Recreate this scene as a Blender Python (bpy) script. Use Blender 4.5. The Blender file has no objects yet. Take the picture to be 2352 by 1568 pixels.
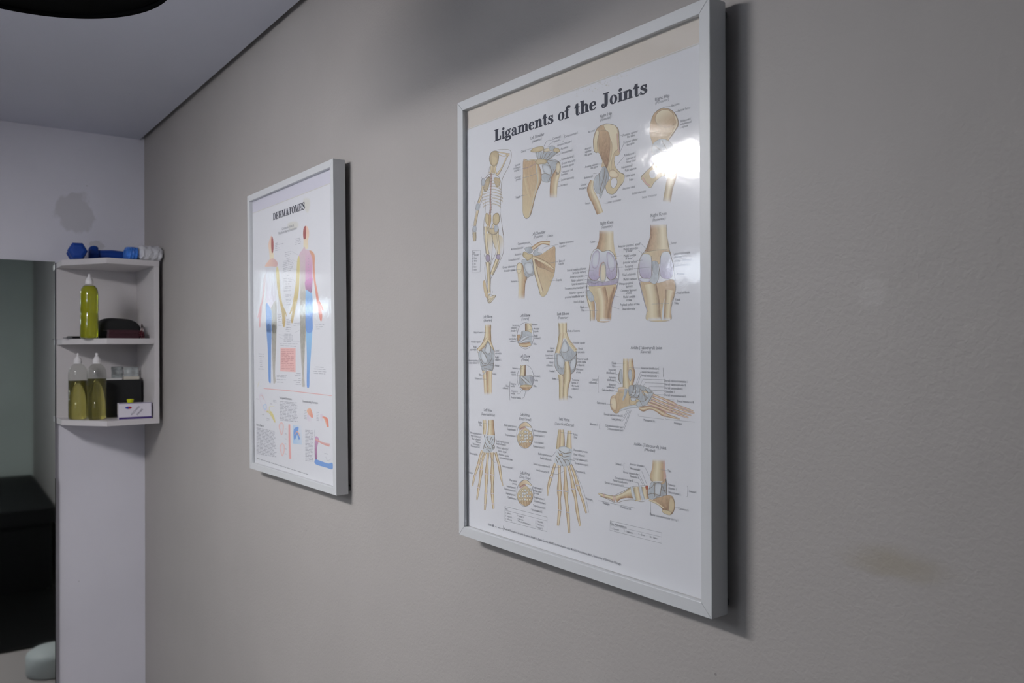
import bpy, bmesh, math, random
from mathutils import Vector, Matrix
from mathutils.geometry import tessellate_polygon

# ------------------------------------------------------------------ camera
SC = bpy.context.scene
COL = SC.collection
YAW, PITCH, ROLL = 0.926308, 0.012089, -0.00742
cam_d = bpy.data.cameras.new('camera'); cam = bpy.data.objects.new('camera', cam_d); COL.objects.link(cam)
cam_d.sensor_width = 36.0; cam_d.lens = 1896.323021 / 2352.0 * 36.0
cam_d.clip_start = 0.02
Fw = Vector((-math.sin(YAW) * math.cos(PITCH), math.cos(YAW) * math.cos(PITCH), math.sin(PITCH)))
Rt = Vector((math.cos(YAW), math.sin(YAW), 0)); Up = Rt.cross(Fw)
R2 = Rt * math.cos(ROLL) + Up * math.sin(ROLL); U2 = -Rt * math.sin(ROLL) + Up * math.cos(ROLL)
M = Matrix((R2, U2, -Fw)).transposed().to_4x4(); M.translation = Vector((3.4583, -0.794451, 1.603401))
cam.matrix_world = M
cam_d.dof.use_dof = True; cam_d.dof.focus_distance = 1.30; cam_d.dof.aperture_fstop = 9.0
SC.camera = cam

# ------------------------------------------------------------------ world, colour management
SC.view_settings.view_transform = 'Standard'; SC.view_settings.look = 'None'
SC.view_settings.exposure = 0.0; SC.view_settings.gamma = 1.0; SC.view_settings.use_curve_mapping = False
W = bpy.data.worlds.new('world'); SC.world = W; W.use_nodes = True
W.node_tree.nodes['Background'].inputs[0].default_value = (0.62, 0.72, 1.0, 1)
W.node_tree.nodes['Background'].inputs[1].default_value = 0.6

TUBE_X0, TUBE_X1, TUBE_Z = 1.46, 2.10, 2.262   # wall-mounted LED tube on the left wall, the room's main light
TUBE_STRENGTH = 89.0
TUBE_COL = (1.0, 0.975, 0.975)
RAD = math.radians
ROOM_X, ROOM_Y, ROOM_Z = 5.0, -1.52, 2.445

# ------------------------------------------------------------------ helpers
def srgb(r, g, b):
    f = lambda c: (c / 255 / 12.92) if c <= 10 else (((c / 255) + 0.055) / 1.055) ** 2.4
    return (f(r), f(g), f(b), 1.0)
def mat(name, col, rough=0.5, metal=0.0, noise=0.0, nscale=20, bump=0.0, bscale=200, spec=0.5, coat=0.0, trans=0.0, ior=1.45):
    m = bpy.data.materials.new(name); m.use_nodes = True; nt = m.node_tree; p = nt.nodes['Principled BSDF']
    p.inputs['Base Color'].default_value = col; p.inputs['Roughness'].default_value = rough; p.inputs['Metallic'].default_value = metal
    p.inputs['Specular IOR Level'].default_value = spec; p.inputs['Coat Weight'].default_value = coat
    p.inputs['Transmission Weight'].default_value = trans; p.inputs['IOR'].default_value = ior
    tc = nt.nodes.new('ShaderNodeTexCoord')
    if noise:
        n = nt.nodes.new('ShaderNodeTexNoise'); n.inputs['Scale'].default_value = nscale; n.inputs['Detail'].default_value = 6
        nt.links.new(tc.outputs['Object'], n.inputs['Vector'])
        r = nt.nodes.new('ShaderNodeMapRange'); r.inputs[3].default_value = 1 - noise; r.inputs[4].default_value = 1 + noise
        nt.links.new(n.outputs['Fac'], r.inputs[0])
        mx = nt.nodes.new('ShaderNodeVectorMath'); mx.operation = 'SCALE'; mx.inputs[0].default_value = col[:3]
        nt.links.new(r.outputs[0], mx.inputs['Scale']); nt.links.new(mx.outputs[0], p.inputs['Base Color'])
    if bump:
        n = nt.nodes.new('ShaderNodeTexNoise'); n.inputs['Scale'].default_value = bscale; n.inputs['Detail'].default_value = 4
        nt.links.new(tc.outputs['Object'], n.inputs['Vector'])
        b = nt.nodes.new('ShaderNodeBump'); b.inputs['Strength'].default_value = bump; b.inputs['Distance'].default_value = 0.002
        nt.links.new(n.outputs['Fac'], b.inputs['Height']); nt.links.new(b.outputs[0], p.inputs['Normal'])
    return m
def emis(name, col, s):
    m = bpy.data.materials.new(name); m.use_nodes = True; nt = m.node_tree; nt.nodes.clear()
    o = nt.nodes.new('ShaderNodeOutputMaterial'); e = nt.nodes.new('ShaderNodeEmission')
    e.inputs[0].default_value = (*col[:3], 1); e.inputs[1].default_value = s; nt.links.new(e.outputs[0], o.inputs[0]); return m
def link(name, me, m, parent=None, smooth=False):
    o = bpy.data.objects.new(name, me); COL.objects.link(o)
    for x in (m if isinstance(m, (list, tuple)) else [m]): me.materials.append(x)
    if smooth:
        for p in me.polygons: p.use_smooth = True
    if parent: o.parent = parent
    return o
def bmo(name, bm, m, parent=None, smooth=False, bevel=0, seg=2):
    if bevel:
        bmesh.ops.bevel(bm, geom=[e for e in bm.edges if e.calc_face_angle(0) > 0.5], offset=bevel, segments=seg, profile=0.5, affect='EDGES')
    bmesh.ops.recalc_face_normals(bm, faces=bm.faces)
    me = bpy.data.meshes.new(name); bm.to_mesh(me); bm.free()
    return link(name, me, m, parent, smooth)
def box(bm, a, b, mi=0):
    v = [bm.verts.new((x, y, z)) for x in (a[0], b[0]) for y in (a[1], b[1]) for z in (a[2], b[2])]
    for f in ((0,1,3,2),(4,6,7,5),(0,4,5,1),(2,3,7,6),(0,2,6,4),(1,5,7,3)):
        bm.faces.new([v[i] for i in f]).material_index = mi
def prism(bm, pts, z0, z1, mi=0):
    a = [bm.verts.new((x, y, z0)) for x, y in pts]; b = [bm.verts.new((x, y, z1)) for x, y in pts]; n = len(pts)
    bm.faces.new(a[::-1]).material_index = mi; bm.faces.new(b).material_index = mi
    for i in range(n): bm.faces.new((a[i], a[(i+1)%n], b[(i+1)%n], b[i])).material_index = mi
def lathe(bm, prof, n=40, cap=True, origin=(0,0,0), axis=None, sq=1.0):
    rings = []
    for r, z in prof:
        rings.append([bm.verts.new((r * math.cos(2*math.pi*i/n), r * sq * math.sin(2*math.pi*i/n), z)) for i in range(n)])
    for k in range(len(rings) - 1):
        for i in range(n): bm.faces.new((rings[k][i], rings[k][(i+1)%n], rings[k+1][(i+1)%n], rings[k+1][i]))
    if cap: bm.faces.new(rings[0][::-1]); bm.faces.new(rings[-1])
    vs = [v for r in rings for v in r]
    if axis is not None: bmesh.ops.rotate(bm, verts=vs, cent=(0,0,0), matrix=Vector((0,0,1)).rotation_difference(Vector(axis)).to_matrix())
    bmesh.ops.translate(bm, verts=vs, vec=origin)
    return vs
def tube(bm, pts, r, n=10):
    pts = [Vector(p) for p in pts]; rings = []
    for i, p in enumerate(pts):
        t = (pts[min(i+1, len(pts)-1)] - pts[max(i-1, 0)]).normalized(); a = t.orthogonal().normalized(); b = t.cross(a)
        if rings:
            a = (pa - t * pa.dot(t)).normalized(); b = t.cross(a)
        pa = a
        rings.append([bm.verts.new(p + (a * math.cos(2*math.pi*k/n) + b * math.sin(2*math.pi*k/n)) * r) for k in range(n)])
    for k in range(len(rings)-1):
        for i in range(n): bm.faces.new((rings[k][i], rings[k][(i+1)%n], rings[k+1][(i+1)%n], rings[k+1][i]))
    bm.faces.new(rings[0][::-1]); bm.faces.new(rings[-1])
def thing(name, label, cat, loc=(0,0,0), rotz=0, group=None):
    o = bpy.data.objects.new(name, None); COL.objects.link(o); o.empty_display_size = 0.05
    o.location = loc; o.rotation_euler = (0, 0, rotz); o['label'] = label; o['category'] = cat
    if group: o['group'] = group
    return o
def tag(o, label, cat, group=None):
    o['label'] = label; o['category'] = cat
    if group: o['group'] = group
    return o
def struct(name, bm, m, label=None, bevel=0):
    o = bmo(name, bm, m, bevel=bevel); o['kind'] = 'structure'
    if label: o['label'] = label
    return o

# ------------------------------------------------------------------ wall paint materials
def paint(name, base, stains=(), bump=0.25, rough=0.42, blotch=0.04, bdist=0.0008):
    """grey emulsion with roller texture; stains = (centre, size, colour, strength) with their own outline"""
    m = bpy.data.materials.new(name); m.use_nodes = True; nt = m.node_tree; p = nt.nodes['Principled BSDF']; L = nt.links
    p.inputs['Roughness'].default_value = rough; p.inputs['Specular IOR Level'].default_value = .3
    tc = nt.nodes.new('ShaderNodeTexCoord')
    n = nt.nodes.new('ShaderNodeTexNoise'); n.inputs['Scale'].default_value = 2.2; n.inputs['Detail'].default_value = 5; L.new(tc.outputs['Object'], n.inputs['Vector'])
    r = nt.nodes.new('ShaderNodeMapRange'); r.inputs[1].default_value = .3; r.inputs[2].default_value = .7; r.inputs[3].default_value = 1 - blotch; r.inputs[4].default_value = 1 + blotch; L.new(n.outputs['Fac'], r.inputs[0])
    mx = nt.nodes.new('ShaderNodeVectorMath'); mx.operation = 'SCALE'; mx.inputs[0].default_value = base[:3]; L.new(r.outputs[0], mx.inputs['Scale'])
    col = mx.outputs[0]
    for c, s, sc_, st, edge in stains:
        mp = nt.nodes.new('ShaderNodeMapping'); mp.vector_type = 'POINT'
        sb = nt.nodes.new('ShaderNodeVectorMath'); sb.operation = 'SUBTRACT'; sb.inputs[1].default_value = c; L.new(tc.outputs['Object'], sb.inputs[0])
        dv = nt.nodes.new('ShaderNodeVectorMath'); dv.operation = 'DIVIDE'; dv.inputs[1].default_value = s; L.new(sb.outputs[0], dv.inputs[0])
        nn = nt.nodes.new('ShaderNodeTexNoise'); nn.inputs['Scale'].default_value = 1.4; nn.inputs['Detail'].default_value = 6; L.new(dv.outputs[0], nn.inputs['Vector'])
        ns = nt.nodes.new('ShaderNodeVectorMath'); ns.operation = 'MULTIPLY_ADD'; ns.inputs[1].default_value = (1.1, 1.1, 1.1); L.new(nn.outputs['Color'], ns.inputs[0]); L.new(dv.outputs[0], ns.inputs[2])
        of = nt.nodes.new('ShaderNodeVectorMath'); of.operation = 'SUBTRACT'; of.inputs[1].default_value = (.55, .55, .55); L.new(ns.outputs[0], of.inputs[0])
        ln = nt.nodes.new('ShaderNodeVectorMath'); ln.operation = 'LENGTH'; L.new(of.outputs[0], ln.inputs[0])
        rr = nt.nodes.new('ShaderNodeMapRange'); rr.interpolation_type = 'SMOOTHSTEP'; rr.inputs[1].default_value = 1.0 - edge; rr.inputs[2].default_value = 1.0; rr.inputs[3].default_value = st; rr.inputs[4].default_value = 0; L.new(ln.outputs['Value'], rr.inputs[0])
        mm = nt.nodes.new('ShaderNodeMix'); mm.data_type = 'RGBA'; L.new(rr.outputs[0], mm.inputs[0]); L.new(col, mm.inputs[6]); mm.inputs[7].default_value = sc_
        col = mm.outputs[2]
    # tiny specks
    vo = nt.nodes.new('ShaderNodeTexVoronoi'); vo.inputs['Scale'].default_value = 9; L.new(tc.outputs['Object'], vo.inputs['Vector'])
    vr = nt.nodes.new('ShaderNodeMapRange'); vr.inputs[1].default_value = .012; vr.inputs[2].default_value = .02; vr.inputs[3].default_value = .45; vr.inputs[4].default_value = 0; L.new(vo.outputs['Distance'], vr.inputs[0])
    mm = nt.nodes.new('ShaderNodeMix'); mm.data_type = 'RGBA'; L.new(vr.outputs[0], mm.inputs[0]); L.new(col, mm.inputs[6]); mm.inputs[7].default_value = (.1, .09, .08, 1)
    L.new(mm.outputs[2], p.inputs['Base Color'])
    b1 = nt.nodes.new('ShaderNodeTexNoise'); b1.inputs['Scale'].default_value = 170; b1.inputs['Detail'].default_value = 3; b1.inputs['Distortion'].default_value = .6; L.new(tc.outputs['Object'], b1.inputs['Vector'])
    b2 = nt.nodes.new('ShaderNodeTexNoise'); b2.inputs['Scale'].default_value = 14; b2.inputs['Detail'].default_value = 4; L.new(tc.outputs['Object'], b2.inputs['Vector'])
    ad = nt.nodes.new('ShaderNodeMath'); ad.operation = 'MULTIPLY_ADD'; ad.inputs[1].default_value = 2.2; L.new(b2.outputs['Fac'], ad.inputs[0]); L.new(b1.outputs['Fac'], ad.inputs[2])
    b = nt.nodes.new('ShaderNodeBump'); b.inputs['Strength'].default_value = bump; b.inputs['Distance'].default_value = bdist; L.new(ad.outputs[0], b.inputs['Height']); L.new(b.outputs[0], p.inputs['Normal'])
    return m
M_grey = paint('grey wall paint', srgb(175, 170.5, 167), [((3.03, 0, 1.391), (.075, 1, .022), srgb(150, 138, 105), .35, .9), ((3.01, 0, 1.662), (.02, 1, .022), srgb(196, 193, 190), .3, .6)], bump=.5, bdist=.0012, rough=.55)
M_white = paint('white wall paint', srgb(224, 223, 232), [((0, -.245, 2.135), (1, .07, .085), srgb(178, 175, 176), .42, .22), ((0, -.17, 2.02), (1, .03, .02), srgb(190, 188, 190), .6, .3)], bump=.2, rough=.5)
M_ceil = paint('ceiling paint', srgb(206, 208, 220), bump=.08, rough=.6, blotch=.02)
M_gap = mat('raw plaster', srgb(120, 122, 118), .9)
M_floor = mat('floor tile', srgb(158, 150, 148), .35, noise=.06, nscale=3)

# ------------------------------------------------------------------ room shell
T = 0.12
WIN = [  # x0, x1, z0, z1 of the openings in the left wall
    (1.34, 2.00, 1.82, 1.94), (.35, 2.75, .12, .70), (2.20, 2.54, 1.80, 2.22)]  # low wide opening is added, its pane fills light into the lower walls
bm = bmesh.new(); box(bm, (-T, 0, -.1), (ROOM_X + T, T, 2.62)); struct('wall_right', bm, M_grey, 'grey painted wall the two framed charts hang on')
bm = bmesh.new(); box(bm, (-T, ROOM_Y - T, -.1), (0, 0, 2.62)); struct('wall_back', bm, M_white, 'white painted end wall with mirror and corner shelf')
RW = (-1.42, -.62, 1.0, 2.15)      # unseen window added behind the viewer to brighten the end wall
bm = bmesh.new()
for a in ((ROOM_Y - T, -.1, 0, RW[2]), (ROOM_Y - T, RW[3], 0, 2.62), (ROOM_Y - T, RW[2], RW[0], RW[3]), (RW[1], RW[2], 0, RW[3])): box(bm, (ROOM_X, a[0], a[1]), (ROOM_X + T, a[2], a[3]))
struct('wall_front', bm, paint('rear wall paint', srgb(212, 222, 216)), None)
# left wall with openings
bm = bmesh.new()
xs = sorted({0.0, ROOM_X} | {v for w in WIN for v in w[:2]}); zs = sorted({-.1, 2.62} | {v for w in WIN for v in w[2:]})
for i in range(len(xs)-1):
    for j in range(len(zs)-1):
        cx, cz = (xs[i]+xs[i+1])/2, (zs[j]+zs[j+1])/2
        if any(w[0] < cx < w[1] and w[2] < cz < w[3] for w in WIN): continue
        box(bm, (xs[i], ROOM_Y - T, zs[j]), (xs[i+1], ROOM_Y, zs[j+1]))
struct('wall_left', bm, paint('left wall paint', srgb(140, 141, 145)))
bm = bmesh.new(); box(bm, (-T, ROOM_Y - T, -.1), (ROOM_X + T, T, 0)); struct('floor', bm, M_floor)
bm = bmesh.new(); box(bm, (-.0, ROOM_Y, ROOM_Z), (ROOM_X, -.017, ROOM_Z + .03)); struct('ceiling', bm, M_ceil, 'pale plasterboard ceiling with a shadow gap along the grey wall')
bm = bmesh.new(); box(bm, (-T, ROOM_Y - T, 2.62), (ROOM_X + T, T, 2.7)); box(bm, (0, -.05, ROOM_Z + .03), (ROOM_X, 0, ROOM_Z + .05)); struct('trim_1', bm, M_gap)
# windows; the second is an added low fill pane
M_wf = mat('white window frame', srgb(225, 225, 228), .4)
GL = [10.0, .75, 6.0]
for k, (x0, x1, z0, z1) in enumerate(WIN):
    bm = bmesh.new(); y0, y1 = ROOM_Y - .09, ROOM_Y - .05; t = .015
    for a in ((x0, z0, x1, z0 + t), (x0, z1 - t, x1, z1), (x0, z0, x0 + t, z1), (x1 - t, z0, x1, z1)): box(bm, (a[0], y0, a[1]), (a[2], y1, a[3]))
    if k == 0:
        for i in range(1, 9): xx = x0 + (x1 - x0) * i / 9; box(bm, (xx - .005, y0, z0), (xx + .005, y0 + .010, z1))
    wo = struct('window_%d' % (k + 1), bm, M_wf)
    bm = bmesh.new(); box(bm, (x0 + t, y0 - .012, z0 + t), (x1 - t, y0 - .004, z1 - t))
    bmo('pane', bm, emis('frosted daylight pane %d' % k, (.82, .90, 1.0), GL[k]), wo)

bm = bmesh.new(); q0, q1, q2, q3 = RW
for a in ((q0, q2, q1, q2 + .04), (q0, q3 - .04, q1, q3), (q0, q2, q0 + .04, q3), (q1 - .04, q2, q1, q3), ((q0+q1)/2 - .02, q2, (q0+q1)/2 + .02, q3)): box(bm, (ROOM_X + .04, a[0], a[1]), (ROOM_X + .08, a[2], a[3]))
wo = struct('window_4', bm, M_wf)
bm = bmesh.new(); box(bm, (ROOM_X + .082, q0 + .01, q2 + .01), (ROOM_X + .09, q1 - .01, q3 - .01)); bmo('pane', bm, emis('added rear fill pane', (.74, .84, 1.0), .5), wo)  # glowing pane added as bluish fill, outside the mirror's view

# ------------------------------------------------------------------ wall batten that throws the key shadows, plus an added glare lamp
t = thing('batten_light', 'long white LED batten mounted high on the left wall, seen only as reflections', 'light', ((TUBE_X0 + TUBE_X1) / 2, ROOM_Y, TUBE_Z))
hl = (TUBE_X1 - TUBE_X0) / 2; M_lh = mat('white enamel', srgb(230, 230, 230), .4)
bm = bmesh.new(); P_ = [(0, -.045), (.020, -.040), (.160, .010), (.160, .026), (0, .040)]
a_ = [bm.verts.new((-hl - .012, y, z)) for y, z in P_]; b_ = [bm.verts.new((hl + .012, y, z)) for y, z in P_]
bm.faces.new(a_); bm.faces.new(b_[::-1])
for i in range(5): bm.faces.new((a_[i], b_[i], b_[(i+1)%5], a_[(i+1)%5]))
bmo('housing', bm, M_lh, t)
bm = bmesh.new(); v_ = [bm.verts.new(p) for p in ((-hl, .022, -.0430), (hl, .022, -.0430), (hl, .1595, .0060), (-hl, .1595, .0060))]
f_ = bm.faces.new(v_); r_ = bmesh.ops.extrude_face_region(bm, geom=[f_]); bmesh.ops.translate(bm, verts=[v for v in r_['geom'] if isinstance(v, bmesh.types.BMVert)], vec=(0, .0015, -.003)); bmo('diffuser', bm, emis('lit diffuser', TUBE_COL, TUBE_STRENGTH), t)
bm = bmesh.new(); box(bm, (-hl - .012, .1605, -.012), (hl + .012, .166, .026)); bmo('cutoff_lip', bm, M_lh, t)  # front edge added to cut the light reaching the upper wall
t = thing('added_glare_lamp', 'unseen small lamp added under the ceiling for a glare patch on the large chart', 'light', (1.41, ROOM_Y, 2.405))
bm = bmesh.new(); box(bm, (-.075, 0, -.028), (.075, .03, .028)); bmo('housing', bm, M_lh, t, bevel=.003)
bm = bmesh.new(); box(bm, (-.065, .0305, -.020), (.065, .033, .020)); bmo('diffuser', bm, emis('added glare panel', TUBE_COL, 22.0), t)  # made-up source, gives the glazing its upper glare patch
# black pendant whose rim shows in the top left corner
ph = 2.16; k_ = (ph - 1.6034) / .8416
t = thing('pendant_lamp', 'round matt black pendant shade hanging at top left corner', 'lamp', (3.458 - 2.032 * k_, -.7945 + .2175 * k_, ph))
rr = .306 * k_; M_blk = mat('matt black metal', (.001, .001, .0015, 1), .7, spec=.06)
bm = bmesh.new(); lathe(bm, [(rr - .003, .004), (rr, 0), (rr + .0005, .004), (rr - .004, .045), (rr * .8, .085), (rr * .4, .11), (.03, .12), (.02, .16), (.001, .16)], n=96, cap=False)
lathe(bm, [(.001, .118), (.03, .114), (rr * .4, .103), (rr * .8, .079), (rr - .007, .043), (rr - .003, .004)], n=96, cap=False); bmo('shade', bm, M_blk, t, True)
bm = bmesh.new(); lathe(bm, [(.001, .006), (rr - .006, .006), (rr - .006, .010), (.001, .010)], n=64, cap=False); bmo('louvre', bm, mat('black louvre disc', (.001, .001, .001, 1), .8, spec=.05), t)
bm = bmesh.new(); lathe(bm, [(.006, .155), (.006, ROOM_Z - ph)], n=12); bmo('rod', bm, M_blk, t, True)
bm = bmesh.new(); lathe(bm, [(.05, ROOM_Z - ph - .02), (.055, ROOM_Z - ph)], n=32); bmo('canopy', bm, M_blk, t)

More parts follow.
